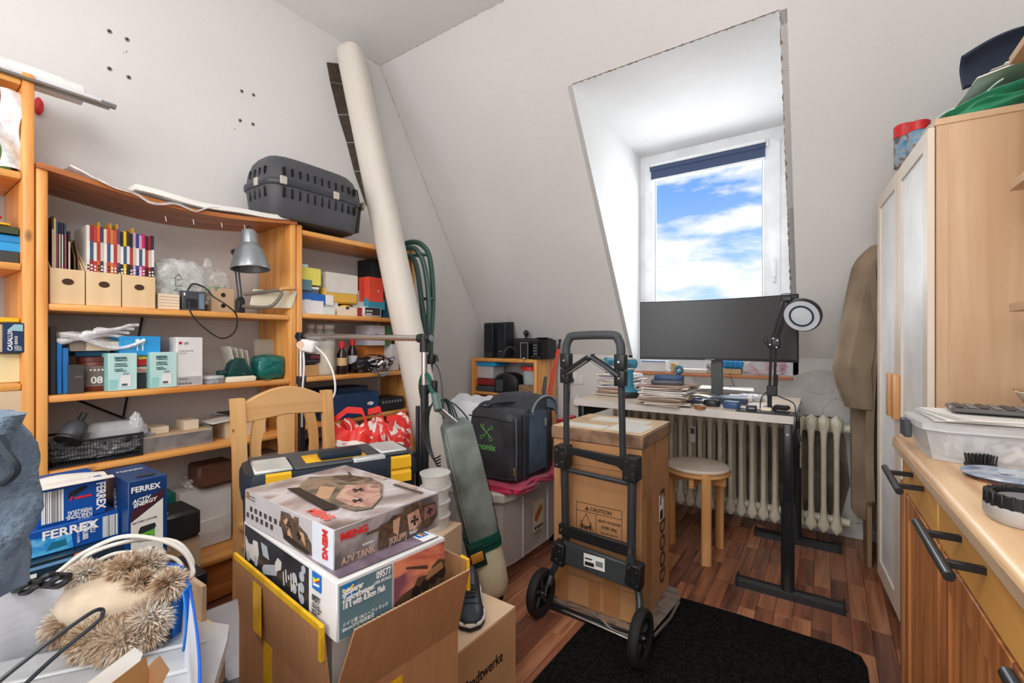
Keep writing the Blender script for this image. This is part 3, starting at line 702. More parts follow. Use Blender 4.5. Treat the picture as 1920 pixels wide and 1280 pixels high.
B().box(-hw * 1.02 - .006, -hw * 1.0, -.05, -.02, .146, .184, .003).build('latch', MC['latch beige'], pc)
B().box(hw * 1.0, hw * 1.02 + .006, -hd * .7 - .02, -hd * .7 + .02, .142, .186, .003).build('latch', S('latch olive', 120, 114, 84, .5), pc)
B().loft([hexring(.012, hd * .62, .02, 20, 5, cx=hw * .97), hexring(.014, hd * .66, .15, 20, 5, cx=hw * 1.0), hexring(.012, hd * .60, .255, 20, 4, cx=hw * .955)]).build('carrier_door', BLK, pc)
# --- shelf 2 of the wide unit
SH('book', 'black upright book at the left end of the middle shelf', 'book', 93, 106, 612, Z2, .17, S('black cloth', 44, 42, 44, .5), bev=.003)
for i, (a, b, v) in enumerate([(107, 117, 640), (118, 129, 652)]): SH('binder', ['blue folder standing against the black book', 'blue folder with rounded edge beside the small dark box'][i], 'folder', a, b, v, Z2, .16, S('folder blue', 40, 118, 190, .35), bev=.003)
SH('small_box', 'small dark grey upright box in front of the brown jar', 'box', 129, 158, 684, Z2, .08, S('charcoal card', 66, 62, 62, .5), xf=-2.165, pr=lambda w, d, h: [('t', 'front', w * .35, h * .55, .008, 'AVEO', S('pale print', 150, 146, 140, .5))])
p = PX(178, 700, -2.24)
jr = T('protein_jar', 'brown plastic jar with grey label reading 08', 'jar', (-2.245, p.y, Z2), 90)
B().lathe([(0, 0), (.046, 0), (.049, .004), (.049, .10), (.046, .108), (0, .108)], 28).build('jar_body', S('brown jar', 104, 48, 30, .35), jr)
B().lathe([(.0495, .018), (.0498, .018), (.0498, .092), (.0495, .092)], 28).build('label', S('taupe label', 120, 108, 100, .5), jr)
B().lathe([(0, .108), (.050, .108), (.050, .124), (0, .126)], 28).build('lid', S('maroon lid', 100, 42, 38, .4), jr)
text('08', .034, INKW, jr, Matrix.Translation((-.022, -.0505, .030)) @ Matrix.Rotation(R(90), 4, 'X'), bold=.02)
for i in range(5): B().lathe([(.0022, -.0504), (.0034, -.0504), (.0034, -.0498), (.0022, -.0498)], 12, Matrix.Translation((-.022 + .011 * i, 0, .078)) @ Matrix.Rotation(R(90), 4, 'X') @ Matrix.Translation((0, 0, 0)) if 0 else Matrix.Translation((-.022 + .011 * i, -.0505 + .0, .078)) @ Matrix.Rotation(R(90), 4, 'X') @ Matrix.Translation((0, 0, .050))).build('icon_ring', INKW, jr)
SH('blue_box', 'flat dark blue tray lying on top of the brown jar', 'tray', 140, 203, 658, Z2, .15, S('petrol blue', 18, 92, 130, .35), xf=-2.22, dz=.128, bev=.003)
SH('beige_box', 'flat beige box with pale end under the bubble wrap', 'box', 132, 225, 640, Z2, .13, S('beige card', 212, 198, 172, .7), xf=-2.19, dz=.148, pr=lambda w, d, h: [('r', 'front', 0, 0, w * .3, h, S('shade brown', 140, 122, 112, .7))])
SH('light_blue_box', 'light blue box with white T shaped print on the beige box level', 'box', 225, 301, 630, Z2, .12, LBLUE, xf=-2.175, dz=.128, pr=lambda w, d, h: [('r', 'front', w * .40, h * .25, w * .43, h * .75, INKW), ('r', 'front', w * .37, h * .68, w * .46, h * .85, INKW), ('r', 'front', w * .53, h * .25, w * .56, h * .75, INKW), ('r', 'front', w * .50, h * .60, w * .59, h * .8, INKW), ('r', 'front', w * .1, h * .2, w * .3, h * .8, S('blue window', 60, 160, 214, .3))])
p = PX(150, 628, -2.2)
def f(a, b): return (-2.31 + .15 * b, p.y - .058 + .235 * a, 1.118 + .018 * math.sin(5 * a + 1) + .014 * math.sin(9 * b + 4 * a) + .01 * a)
wrap = T('bubble_wrap_roll', 'crumpled bubble wrap folded over the beige box', 'bubble wrap')
B().sheet(f, 26, 10, .010).build('wrap_fold', BUB, wrap)
for k in range(4):
    z0 = 1.120 + .012 * k
    B().tube([(-2.19 + .01 * k, p.y - .06 + .03 * k, z0), (-2.17, p.y + .01 + .03 * k, z0 + .012), (-2.18, p.y + .07 + .02 * k, z0 + .024), (-2.19, p.y + .12 + .015 * k, z0 + .016 + .004 * k)], [.010, .014, .012, .006], n=8, smooth=5).build('wrap_fold', BUB, wrap)
bag('plastic_bag', 'crumpled clear bag on top of the light blue box', (-2.24, PX(258, 625, -2.24).y, 1.098), (.04, .055, .014), CLEAR, seed=12, amp=.3, power=3)
TL = S('pale teal card', 190, 224, 220, .5)
def radbox(u0, u1, v, label):
    o = SH('thermostat_box', label, 'box', u0, u1, v, Z2, .07, TL, xf=-2.158, pr=lambda w, d, h: [('t', 'front', w * .22, h * .86, .009, 'RADIATOR', S('teal ink', 24, 90, 92, .6), {'sx': .8, 'bold': .03}),
        ('t', 'front', w * .22, h * .79, .0075, 'HEIZKÖRPER-\nTHERMOSTAT', MC['teal ink'], {'sx': .8, 'bold': .03}), ('t', 'front', w * .22, h * .64, .0075, 'THERMOSTAT\nDE RADIATEUR', MC['teal ink'], {'sx': .75, 'bold': .03}), ('t', 'front', w * .22, h * .51, .0065, 'RADIATOR\nTHERMOSTAAT', MC['teal ink'], {'sx': .75, 'bold': .03}),
        ('p', 'front', [(w * .42, h * .10), (w * .78, h * .10), (w * .78, h * .40), (w * .60, h * .44), (w * .42, h * .38)], WHITE), ('p', 'front', [(w * .50, h * .41), (w * .72, h * .41), (w * .70, h * .48), (w * .52, h * .48)], S('print grey', 150, 168, 170, .5)),
        ('p', 'front', [(w * .46, h * .12), (w * .66, h * .12), (w * .66, h * .18), (w * .46, h * .18)], S('print dark', 80, 96, 100, .5)), ('r', 'left', .0, .0, .07, h, S('teal side', 150, 206, 202, .5)), ('r', 'front', w * .05, h * .05, w * .30, h * .30, MC['teal side'])])
    return o
radbox(202, 257, 662, 'pale teal thermostat box beside the brown jar'); radbox(281, 332, 660, 'pale teal thermostat box touching the white electronics box')
SH('game_box', 'red and black boxed set between the two pale teal boxes', 'box', 256, 282, 668, Z2, .1, S('dark set', 44, 52, 56, .5), xf=-2.19, pr=lambda w, d, h: [('r', 'front', 0, h * .72, w, h * .95, RED), ('r', 'front', 0, h * .50, w, h * .68, S('pale print band', 206, 196, 186, .5)), ('t', 'front', w * .1, h * .52, .014, 'TRIO', RED, {'bold': .03})])
SH('yellow_bag', 'strip of yellow and green packs lying on the red boxed set', 'pack', 240, 283, 658, Z2, .08, multi('snack', [(220, 60, 50), (236, 220, 90), (120, 170, 80), (236, 236, 230)], 40), xf=-2.185, dz=.112)
SH('optical_drive_box', 'white electronics box with red round logo at its top', 'box', 331, 380, 632, Z2, .09, S('glossy white card', 232, 228, 226, .35), xf=-2.165, pr=lambda w, d, h: [
    ('p', 'front', [(w * .14 + .006 * math.cos(a * .52), h * .88 + .006 * math.sin(a * .52)) for a in range(12)], S('logo crimson', 165, 20, 60, .4), 'logo'), ('t', 'front', w * .27, h * .855, .013, 'LG', S('logo grey', 96, 96, 98, .5), {'bold': .03}), ('t', 'front', w * .08, h * .71, .0062, 'Portable Super-Multi', MC['logo grey'], {}),
    ('t', 'front', w * .08, h * .665, .0048, 'DVD rewriter', MC['logo grey'], {}), ('r', 'front', w * .03, h * .02, w * .95, h * .19, S('label frame', 176, 172, 170, .5)), ('t', 'front', w * .07, h * .125, .007, 'GP57EW40', INK, {}), ('t', 'front', w * .07, h * .04, .008, '||||| ||| |||| || ||||', INK, {'bold': .02}), ('t', 'top', 0.01, 0.01, .01, 'LG', MC['logo grey'], {})])
SH('grey_box', 'grey box half hidden behind the white electronics box', 'box', 300, 333, 632, Z2, .10, multi('grey mottled', [(92, 92, 98), (128, 128, 132)], 8), xf=-2.24)
p = PX(400, 705, -2.2)
cd = T('disc_spindle', 'low clear tub of discs with silver lid by the white electronics box', 'disc tub', (-2.215, p.y, Z2), 90)
B().lathe([(0, 0), (.046, 0), (.046, .022), (0, .022)], 28).build('disc_stack', multi('disc stack', [(70, 74, 82), (180, 184, 190), (60, 64, 70)], 40, .2, (1, 1, 20)), cd)
B().lathe([(0, .022), (.048, .022), (.048, .032), (.044, .034), (0, .034)], 28).build('lid', S('silver lid', 196, 200, 204, .3), cd)
tp = T('tape_dispenser', 'dark green curved tape dispenser with cream foot', 'tape dispenser', (-2.20, PX(446, 690, -2.2).y, Z2), 90)
B().prism([(-.055, .022), (.060, .022), (.045, .060), (.020, .105), (-.012, .108), (-.038, .085), (-.048, .05)], -.028, .028, axis='y', bev=.006, seg=2).build('housing', S('racing green', 18, 62, 58, .32), tp)
B().prism([(-.060, 0), (.064, 0), (.068, .018), (.058, .026), (-.055, .026)], -.032, .032, axis='y', bev=.004, seg=2).build('foot', CREAM, tp)
B().box(-.085, -.045, -.02, .02, .03, .055, .008, 2).build('tape_arm', S('racing green', 18, 62, 58, .32), tp)
text('tesa', .008, MC['pale print'], tp, Matrix.Translation((.005, -.0287, .035)) @ Matrix.Rotation(R(90), 4, 'X'))
for k in range(4):
    y0 = PX(444 + 5 * k, 700, -2.22).y
    o = B().box(-.001, .001, 0, .10, 0, .15 - .007 * k, .0005).build('envelope', S('cream paper', 224, 220, 206, .7)); o.location = (-2.20 - .012 * k, y0 + .012 * k, Z2 + .014); o.rotation_euler = (0, R(16), R(90)); o.rotation_euler = (R(0), R(0), R(90)); o.rotation_euler = (Matrix.Rotation(R(90), 3, 'Z') @ Matrix.Rotation(R(-14 + 2 * k), 3, 'Y')).to_euler()
    tag(o, ['lowest front', 'second', 'third', 'rearmost'][k] + ' cream envelope leaning behind the dark green tape dispenser', 'envelope', 'envelopes behind the tape dispenser')
gp = bag('green_pouch', 'shiny dark teal plastic pouch at the right end of the middle shelf', (-2.235, PX(505, 690, -2.22).y, Z2), (.05, .068, .058), S('teal foil', 8, 104, 98, .22, coat=.4), amp=.10, seed=21, power=4, freq=2.5)
SH('grey_folder', 'pale grey folder leaning behind the teal pouch', 'folder', 478, 530, 636, Z2, .02, S('folder grey', 170, 164, 150, .6), xf=-2.31)
# --- shelf 3: wire basket, metal tray
y0, y1 = span(95, 268, -2.17)
wb = T('wire_basket', 'black wire mesh basket of tools on the lower shelf', 'basket', (-2.17, y0, Z3))
Lb, Db, Hb = y1 - y0, .24, .085
t = B()
t.tube([(0, 0, Hb), (0, Lb, Hb), (-Db, Lb, Hb), (-Db, 0, Hb)], .0045, n=6, closed=True).build('rim', BLKM, wb)
t = B().tube([(0, 0, .004), (0, Lb, .004), (-Db, Lb, .004), (-Db, 0, .004)], .003, n=6, closed=True)
nn = 30
for i in range(nn + 1):
    t.tube([(0, Lb * i / nn, .004), (0, Lb * i / nn, Hb)], .0009, n=4)
for i in range(16): t.tube([(-Db * i / 16, Lb, .004), (-Db * i / 16, Lb, Hb)], .0009, n=4).tube([(-Db * i / 16, 0, .004), (-Db * i / 16, 0, Hb)], .0009, n=4)
for k in range(1, 7): t.tube([(0, 0, Hb * k / 7), (0, Lb, Hb * k / 7), (-Db, Lb, Hb * k / 7)], .0009, n=4)
t.build('wire_mesh', BLKM, wb, kind='stuff')
B().box(-Db, -.004, .004, Lb - .004, .001, .003).build('basket_floor', BLKM, wb)
bag('tool_bag', 'crumpled clear bag of small grey parts inside the wire basket', (-2.28, (y0 + y1) / 2 + .03, Z3 + .005), (.075, .15, .042), multi('grey parts', [(60, 64, 68), (180, 184, 186), (110, 116, 120), (214, 216, 216)], 26, .35), amp=.2, seed=4, power=3)
o = B().loft([hexring(.10, .07, 0, 24, 3), hexring(.098, .068, .03, 24, 3), hexring(.07, .045, .052, 24, 3), hexring(.06, .036, .056, 24, 3)]).build('blister_pack', clear('blister', (.8, .83, .86), .5, .12)); put(o, (-2.25, PX(215, 800, -2.25).y, Z3 + .078), 90); tag(o, 'clear blister pack lying on top of the wire basket', 'blister pack')
B().loft([hexring(.07, .04, .004, 16, 3), hexring(.05, .03, .03, 16, 3)]).build('inner_tray', GREY, o)
bag('plastic_bag', 'small pointed silver plastic bag at the right end of the wire basket', (-2.21, PX(256, 800, -2.2).y, Z3 + .07), (.02, .022, .045), clear('silver bag', (.8, .82, .84), .6, .2), amp=.3, seed=6, power=1.6)
sd = T('vacuum_nozzle', 'dark grey round nozzle tool lying tilted in the wire basket', 'nozzle')
a, b = PX(130, 822, -2.16), PX(158, 778, -2.2)
M = Matrix.Translation(a) @ (b - a).to_track_quat('Z', 'X').to_matrix().to_4x4()
B().lathe([(0, -.012), (.038, -.012), (.040, -.006), (.038, .0), (.0, .002)], 24, M).build('nozzle_foot', BLK, sd)
B().lathe([(.032, .002), (.036, .02), (.030, .055), (.018, .066), (0, .068)], 24, M).build('nozzle_body', S('nozzle grey', 62, 66, 70, .4), sd)
B().cyl(M @ Vector((0, 0, .06)), M @ Vector((.004, 0, .10)), .010).build('nozzle_neck', BLK, sd)
def small_box(u0, u1, v, label): 
    o = SH('small_carton', label, 'box', u0, u1, v, Z3, .09, S('cream card', 222, 204, 178, .7), xf=-2.25, dz=.06)
    return o
small_box(283, 317, 800, 'small cream carton with a flap, beside the wire basket'); small_box(345, 373, 787, 'small cream carton at the right end of the grey metal tray')
y0, y1 = span(268, 399, -2.19)
tr = T('metal_tray', 'open grey sheet metal tray below the small cream cartons', 'tray', (-2.19, y0, Z3))
ZN = multi('zinc', [(128, 128, 130), (176, 178, 180), (150, 148, 146)], 9, .35, metal=.6)
B().box(-.003, 0, 0, y1 - y0, 0, .058).build('front_side', ZN, tr); B().box(-.17, -.167, 0, y1 - y0, 0, .058).build('back_side', ZN, tr)
B().box(-.167, -.003, 0, .003, 0, .058).build('end', ZN, tr); B().box(-.167, -.003, y1 - y0 - .003, y1 - y0, 0, .07).build('end', ZN, tr); B().box(-.167, -.003, .003, y1 - y0 - .003, 0, .06).build('tray_filling', CARDL, tr)
# half open cardboard box right of it with grey lids
ob = T('open_carton', 'open pale carton with black lids behind the wooden chair', 'box', (-2.30, PX(450, 800, -2.28).y, Z3), 90)
B().box(-.09, .09, -.08, .08, 0, .085, .001).build('body', CARDL, ob)
B().box(-.16, .06, -.12, -.11, 0, .002, M=Matrix.Translation((0, .02, .09)) @ Matrix.Rotation(R(10), 4, 'Y')).build('flap', DGREY, ob)
B().box(-.06, .10, -.05, .08, .100, .104, .001).build('lid', BLK, ob)
B().box(-.15, .02, -.10, .02, .0, .003, M=Matrix.Translation((0, 0, .092)) @ Matrix.Rotation(R(-6), 4, 'Y')).build('flap', PAPER, ob)
# --- shelf 4 / bottom
SH('white_carton', 'white carton with crumpled bags on it on the bottom shelf', 'box', 337, 434, 915, Z4, .14, S('white card', 222, 220, 214, .6), xf=-2.30, dz=.062)
SH('white_storage_tub', 'clear lidded tub under the white carton', 'tub', 345, 436, 972, Z4, .145, CLEARM, xf=-2.295, bev=.008)
bg3 = bag('plastic_bag', 'crumpled clear bag with a red cap on the white carton', (-2.37, PX(390, 905, -2.37).y, .455), (.06, .09, .03), clear('bag film 3', (.85, .80, .74), .55, .25), amp=.3, seed=15, power=3)
B().cyl((.05, .035, .035), (.055, .037, .060), .012).build('red_cap', RED, bg3)
SH('black_case', 'black padded case on the bottom shelf right of the blue boxes', 'case', 300, 378, 962, PX(350, 1012, -1.96).z, .17, S('black case', 36, 38, 40, .4), xf=-1.96, bev=.012, pr=lambda w, d, h: [('p', 'top', [(w * .1, .03), (w * .2, .02), (w * .3, .04), (w * .18, .05)], S('mint', 120, 200, 170, .5), 'case_logo')])
SH('cream_carton', 'pale carton standing under the black padded case', 'box', 318, 376, 1012, 0, .14, CARDL, xf=-1.98)
SH('white_carton', 'small white carton at the bottom shelf corner beside the green box', 'box', 305, 322, 925, Z4, .1, WHITE, xf=-2.2, dz=.1)
SH('green_box', 'dark green upright box beside the tall blue battery box', 'box', 310, 330, 925, Z4, .1, GREEN, xf=-2.15, dz=.1)
SH('brown_suitcase', 'dark brown leather case lying at the back of the bottom shelf', 'case', 372, 440, 868, Z4, .12, S('brown leather', 92, 60, 44, .5), xf=-2.26, dz=.28, bev=.01)
SH('drawer_box', 'large grey drawer box standing behind the chair on the bottom shelf', 'box', 470, 545, 850, Z4, .14, S('taupe box', 150, 134, 118, .6), xf=-2.24, bev=.003)
bag('plastic_bag', 'dark plastic bag on the bottom shelf behind the chair slats', (-2.28, PX(590, 840, -2.25).y, Z4), (.1, .09, .2), S('dark sack', 52, 54, 58, .4), amp=.12, seed=31, power=3)

# --- unit 2
A2, B2, C2 = 1.263, .941, .701
NB = []
def S2(nm, lb, cat, u0, u1, vt, zb, m, dep=.14, xf=-2.19, dz=0, pr=None, bev=.0015):
    NB.append(1); xf -= .0013 * (len(NB) * 5 % 17)
    return SH(nm, lb, cat, u0, u1, vt, zb, dep, m, xf, pr, None, bev, dz)
YEL2 = S('lime yellow card', 226, 216, 96, .5)
S2('carton', 'white flat box at the bottom left of the box pile', 'box', 566, 607, 563, A2, S('white ish card', 226, 228, 230, .5), pr=lambda w, d, h: [('t', 'front', w * .1, h * .1, .006, 'cryo', LBLUE, {})])
S2('carton', 'blue box with white lettering above the flat white box', 'box', 566, 625, 551, A2, S('deep blue card', 24, 100, 186, .4), dz=.053, pr=lambda w, d, h: [('r', 'front', w * .74, 0, w, h, PAPER), ('t', 'front', w * .08, h * .3, .009, 'OMRON', INKW, {'bold': .02})])
S2('carton', 'grey blue box lying on the blue lettered box', 'box', 566, 598, 537, A2, S('slate card', 84, 98, 116, .5), dz=.083, pr=lambda w, d, h: [('r', 'front', 0, h * .8, w, h, PAPER)])
S2('carton', 'teal grey small box under the lime yellow box', 'box', 566, 585, 524, A2, S('teal grey card', 90, 130, 140, .5), dz=.120)
S2('carton', 'lime yellow box on top of the left pile', 'box', 566, 602, 502, A2, YEL2, dz=.150)
S2('carton', 'pale mint box on the very top of the left pile', 'box', 566, 578, 495, A2, S('mint card', 176, 214, 210, .5), dz=.205)
S2('carton', 'large off white shoe sized box in the middle of the upper shelf', 'box', 612, 671, 513, A2, S('off white card', 220, 214, 206, .6), dz=.123, xf=-2.2)
S2('carton', 'grey carton behind the lime yellow and off white boxes', 'box', 590, 616, 516, A2, S('putty card', 172, 168, 160, .6), dz=.09, xf=-2.26)
yb2 = S2('plastic_pouch', 'flattened yellow pouch under the off white box', 'pouch', 608, 672, 541, A2, S('mustard foil', 224, 178, 70, .35), dz=.066, bev=.010)
S2('carton', 'pale pack of paper slips beside the blue lettered box', 'box', 608, 634, 565, A2, S('grey white card', 206, 208, 204, .6), dz=.036)
S2('carton', 'pale green flat box right of the flat white box', 'box', 606, 629, 577, A2, S('pale green card', 214, 224, 216, .6), xf=-2.185)
S2('carton', 'cream flat box at the shelf middle edge', 'box', 632, 670, 575, A2, S('cream flat card', 232, 218, 196, .6), xf=-2.185)
p = PX(651, 570, -2.2); o = B().lathe([(0, 0), (.026, 0), (.026, .014), (0, .014)], 20).build('tape_roll', S('purple', 56, 40, 110, .4)); o.location = (-2.22, p.y, A2 + .036); tag(o, 'small purple tin with yellow lid on the cream flat box', 'tin'); B().lathe([(0, .014), (.027, .014), (.027, .022), (0, .022)], 20).build('lid', YEL, o)
S2('carton', 'grey white box between yellow pouch and orange red box', 'box', 664, 686, 545, A2, S('ash card', 196, 196, 192, .6), dz=.035, xf=-2.2)
S2('carton', 'dark red narrow box behind the silver tin', 'box', 671, 682, 577, A2, S('dark red card', 150, 44, 46, .5), xf=-2.19)
S2('carton', 'orange red box with ribbed left side', 'box', 691, 719, 520, A2, S('orange red card', 224, 80, 58, .5), dz=.089, xf=-2.17, pr=lambda w, d, h: [('t', 'front', w * .6, h * .4, .02, '0', INKW, {})])
S2('carton', 'ribbed orange red side panel box left of the round logo', 'box', 674, 691, 521, A2, multi('ribbed red', [(190, 56, 44), (226, 90, 66)], 60, .5, (1, 20, .1)), dz=.089, xf=-2.20)
S2('carton', 'turquoise box under the orange red box', 'box', 690, 722, 560, A2, S('turquoise card', 52, 142, 168, .5), dz=.045, xf=-2.18)
S2('carton', 'dark blue box at the right end of the upper shelf', 'box', 718, 730, 565, A2, S('navy card', 20, 78, 110, .5), xf=-2.2)
S2('tin', 'silver tin with dark lettering at the shelf edge', 'tin', 682, 716, 575, A2, S('tin silver', 206, 206, 206, .3), xf=-2.165, bev=.006, pr=lambda w, d, h: [('r', 'front', w * .08, h * .15, w * .92, h * .9, S('tin dark', 52, 54, 56, .4)), ('t', 'front', w * .12, h * .5, .012, 'ADVANCE', INKW, {'sx': .8, 'bold': .03}), ('t', 'front', w * .12, h * .2, .012, 'SPEEDING', INKW, {'sx': .75, 'bold': .03})])
S2('speaker', 'black upright case behind the pillar on the upper shelf', 'case', 697, 716, 486, A2, BLK, dz=.0, xf=-2.30)
# shelf B: jars, bottles, cables
for i, u in enumerate([584, 600, 618]):
    p = PX(u, 700, -2.30); r_ = [.022, .022, .033][i]; h = PX(u, [608, 609, 609][i], -2.30).z - B2
    t = T('glass_jar', ['tall clear jar with white lid, left of three', 'tall clear jar with white lid, middle of three', 'widest tall clear jar with white lid, right of three'][i], 'jar', (-2.31, p.y, B2))
    B().lathe([(0, 0), (r_, 0), (r_ + .002, .004), (r_ + .002, h - .045), (r_ * .85, h - .03), (r_ * .85, h - .022), (0, h - .022)], 20).build('glass', clear('jar glass', (.82, .85, .82), .35, .06), t)
    B().lathe([(0, h - .022), (r_ * .98, h - .022), (r_ * .98, h), (0, h)], 20).build('lid', WHITE, t)
p = PX(611, 690, -2.21)
t = T('storage_canister', 'clear round canister of cream rice crackers beside the red capped bottles', 'canister', (-2.225, p.y, B2))
h = PX(611, 640, -2.21).z - B2
B().lathe([(0, 0), (.052, 0), (.055, .01), (.055, h - .02), (.058, h - .012), (.058, h), (0, h)], 28).build('canister_wall', clear('canister', (.85, .84, .80), .35, .1), t)
B().lathe([(0, .006), (.050, .006), (.051, h - .04), (0, h - .035)], 24).build('filling', multi('crackers', [(214, 200, 170), (236, 228, 204), (196, 178, 146)], 60, .8), t)
for i, (u, v) in enumerate([(642, 640), (662, 634)]):
    p = PX(u, 690, -2.20 - .04 * i); h = PX(u, v, -2.20 - .04 * i).z - B2
    t = T('chemical_bottle', ['brown bottle with red cap and tan label in front', 'brown bottle with red cap and white label behind'][i], 'bottle', (-2.205 - .04 * i, p.y, B2), 90)
    r_ = .026
    B().lathe([(0, 0), (r_, 0), (r_ + .001, .004), (r_ + .001, h * .62), (r_ * .5, h * .76), (r_ * .5, h * .80), (0, h * .80)], 20).build('glass', S('brown glass', 34, 22, 20, .12), t)
    B().lathe([(0, h * .79), (r_ * .62, h * .79), (r_ * .62, h), (0, h)], 16).build('cap', RED, t)
    B().lathe([(r_ + .0014, h * .26), (r_ + .0018, h * .26), (r_ + .0018, h * .50), (r_ + .0014, h * .50)], 20).build('label', [S('tan label', 222, 186, 138, .6), S('white label', 214, 220, 228, .6)][i], t)
S2('coffee_box', 'black box with dark red picture above the tan box', 'box', 562, 604, 664, B2, S('black glossy card', 34, 26, 30, .3), dz=.068, pr=lambda w, d, h: [('p', 'front', [(w * .45, h * .5), (w * .95, h * .5), (w * .85, h * .85), (w * .5, h * .9)], S('wine print', 120, 44, 62, .4)), ('r', 'front', w * .1, h * .15, w * .9, h * .3, DGREY)])
S2('carton', 'tan carton behind the left rack post', 'box', 562, 611, 684, B2, S('tan card', 206, 164, 112, .7))
S2('carton', 'stacked white paper blocks above the black box', 'box', 570, 592, 636, B2, S('ivory card', 224, 212, 200, .7), dz=.125, xf=-2.26)
S2('label_box', 'lilac grey card box with printed line near the pillar', 'box', 694, 722, 610, B2, S('lilac card', 206, 200, 208, .6), dz=.155, xf=-2.22, pr=lambda w, d, h: [('t', 'front', w * .3, h * .55, .010, 'Canon', INK, {})])
S2('green_box', 'dark green narrow box right of the lilac box', 'box', 723, 735, 610, B2, S('moss card', 70, 110, 60, .6), dz=.155, xf=-2.22)
S2('orange_box', 'orange cardboard box at the back near the pillar', 'box', 684, 733, 640, B2, S('orange card', 216, 128, 52, .6), dz=.05, xf=-2.27)
S2('white_box', 'white box corner beside the pillar behind the cables', 'box', 733, 748, 645, B2, S('white box card', 222, 222, 224, .6), xf=-2.2)
hp_ = T('headphone_heap', 'heap of black and silver cables and adapters on the shelf edge', 'cable heap', (-2.18, PX(705, 690, -2.18).y, B2))
B().blob((-.04, -.06, .042), (.05, .075, .045), .3, 2.5, 3, 4, 2.4).build('black_pouch', BLK, hp_)
rd = random.Random(5)
for k in range(22):
    cy, cz, rr_ = rd.uniform(-.04, .08), rd.uniform(.01, .07), rd.uniform(.02, .055)
    a0 = rd.random() * 6; pts = [(rd.uniform(-.03, .035), cy + rr_ * 1.3 * math.cos(a0 + a), max(.006, cz + rr_ * .8 * math.sin(a0 + a))) for a in [i * .7 for i in range(8)]]
    B().tube(pts, .0022 if k % 3 else .0032, n=5, smooth=4).build('cable_loop', [BLK, BLK, S('silver cable', 180, 182, 184, .4), BLK, WHITE][k % 5], hp_)
for k in range(6):
    B().tube([(.03 + .004 * k, -.08 + .01 * k, .02 - .004 * k), (.045, 0, -.008 - .004 * k), (.04, .06, .002 - .003 * k), (.02, .09, .02)], .0022, n=5, smooth=5).build('hanging_loop', BLK if k % 2 else MC['silver cable'], hp_)
B().cyl((.012, .005, .04), (.026, .03, .06), .020, 16).build('silver_earpiece', STEEL, hp_)
# shelf C
S2('box_file', 'dark blue lidded box with oval white logo', 'box', 610, 711, 738, C2, S('ink blue', 34, 62, 98, .45), dep=.24, xf=-2.14, bev=.003, pr=lambda w, d, h: [('p', 'front', [(w * .82 + .022 * math.cos(a * .4), h * .5 + .011 * math.sin(a * .4)) for a in range(16)], INKW, 'logo'), ('t', 'front', w * .745, h * .42, .014, 'oral', S('deep ink blue', 20, 40, 80, .5), {'bold': .03})])
S2('navy_tray', 'darker blue flat box lying on the lidded blue box', 'box', 600, 690, 727, C2, S('midnight card', 26, 48, 72, .45), dep=.16, xf=-2.24, dz=.098)
S2('router', 'black router with round corners beside the blue box', 'router', 712, 758, 745, C2, BLK, dep=.16, xf=-2.16, bev=.006, pr=lambda w, d, h: [('r', 'front', w * .1 + i * w * .12, h * .6, w * .17 + i * w * .12, h * .8, GREY) for i in range(7)])

# --- top of the tall bookcase and its visible cells
UZ = 1.985
def roll(nm, lb, p0, p1, r, m, cat='roll', parts=None):
    o = B().cyl(p0, p1, r, 20, bev=.002).build(nm, m); tag(o, lb, cat); return o
pr_o = roll('paper_roll', 'white wallpaper roll in film on the tall bookcase', (-2.24, -.35, 2.03), (-2.24, .475, 2.02), .036, S('roll white', 226, 224, 222, .4), 'roll')
B().cyl((-2.24, .29, 2.0223), (-2.24, .42, 2.0207), .0368, 20).build('label', PAPER, pr_o)
for k in range(9): B().box(-2.2035, -2.2025, .05 + .008 * k, .053 + .008 * k + .001 * (k % 3), 2.02, 2.04).build('barcode_bar', INK, pr_o)
roll('tent_pole', 'long thin grey telescopic pole sticking out past the bookcase', (-2.18, -.3, 1.998), (-2.18, PX(205, 203, -2.18).y, 1.985), .011, S('grey pole', 170, 170, 172, .35), 'pole')
roll('tent_pole', 'white thin pole with narrower grey tip, longest of the poles', (-2.165, -.3, 2.0), (-2.165, PX(190, 198, -2.165).y, 1.992), .009, S('pale pole', 214, 214, 216, .35), 'pole')
B().cyl((-2.165, PX(190, 198, -2.165).y - .004, 1.992), (-2.165, PX(218, 207, -2.165).y, 1.991), .0055, 12).build('pole_tip', GREY, bpy.data.objects['tent_pole.001'])
for k in range(3): roll('curtain_rail', ['front', 'middle', 'rear'][k] + ' dull metal rail lying in the bundle beneath the poles', (-2.15 + .0 * k, -.3, 1.985 - .0 * k + .0), (-2.14 - .012 * k, .545 - .02 * k, 1.972 + .006 * k), .0055, S('dull metal', 128, 120, 112, .4, metal=.5), 'rail')
for o in [x for x in bpy.data.objects if x.name.startswith('curtain_rail')]: o['group'] = 'metal rails on the tall bookcase'
o = B().blob((0, 0, 0), (.015, .014, .034), .1, 2, 3, 3).build('red_cloth', RED); o.location = (-2.466, PX(73, 195, -2.46).y, PX(73, 198, -2.46).z); tag(o, 'bit of red cloth hanging behind the tall bookcase edge', 'cloth')
def S0(nm, lb, cat, u0, u1, vt, zb, m, dz=0, dep=.2, xf=-2.18, bev=.002, pr=None): return SH(nm, lb, cat, u0, u1, vt, zb, dep, m, xf, pr, None, bev, dz)
q = 1.375
S0('case', 'grey black case at the bottom of the pile on the tall bookcase', 'case', -60, 38, 466, q, S('graphite', 58, 58, 56, .5), bev=.004)
S0('blue_case', 'bright blue plastic case with rounded front, lower one', 'case', -60, 45, 449, q, LBLUE, dz=.033, bev=.006)
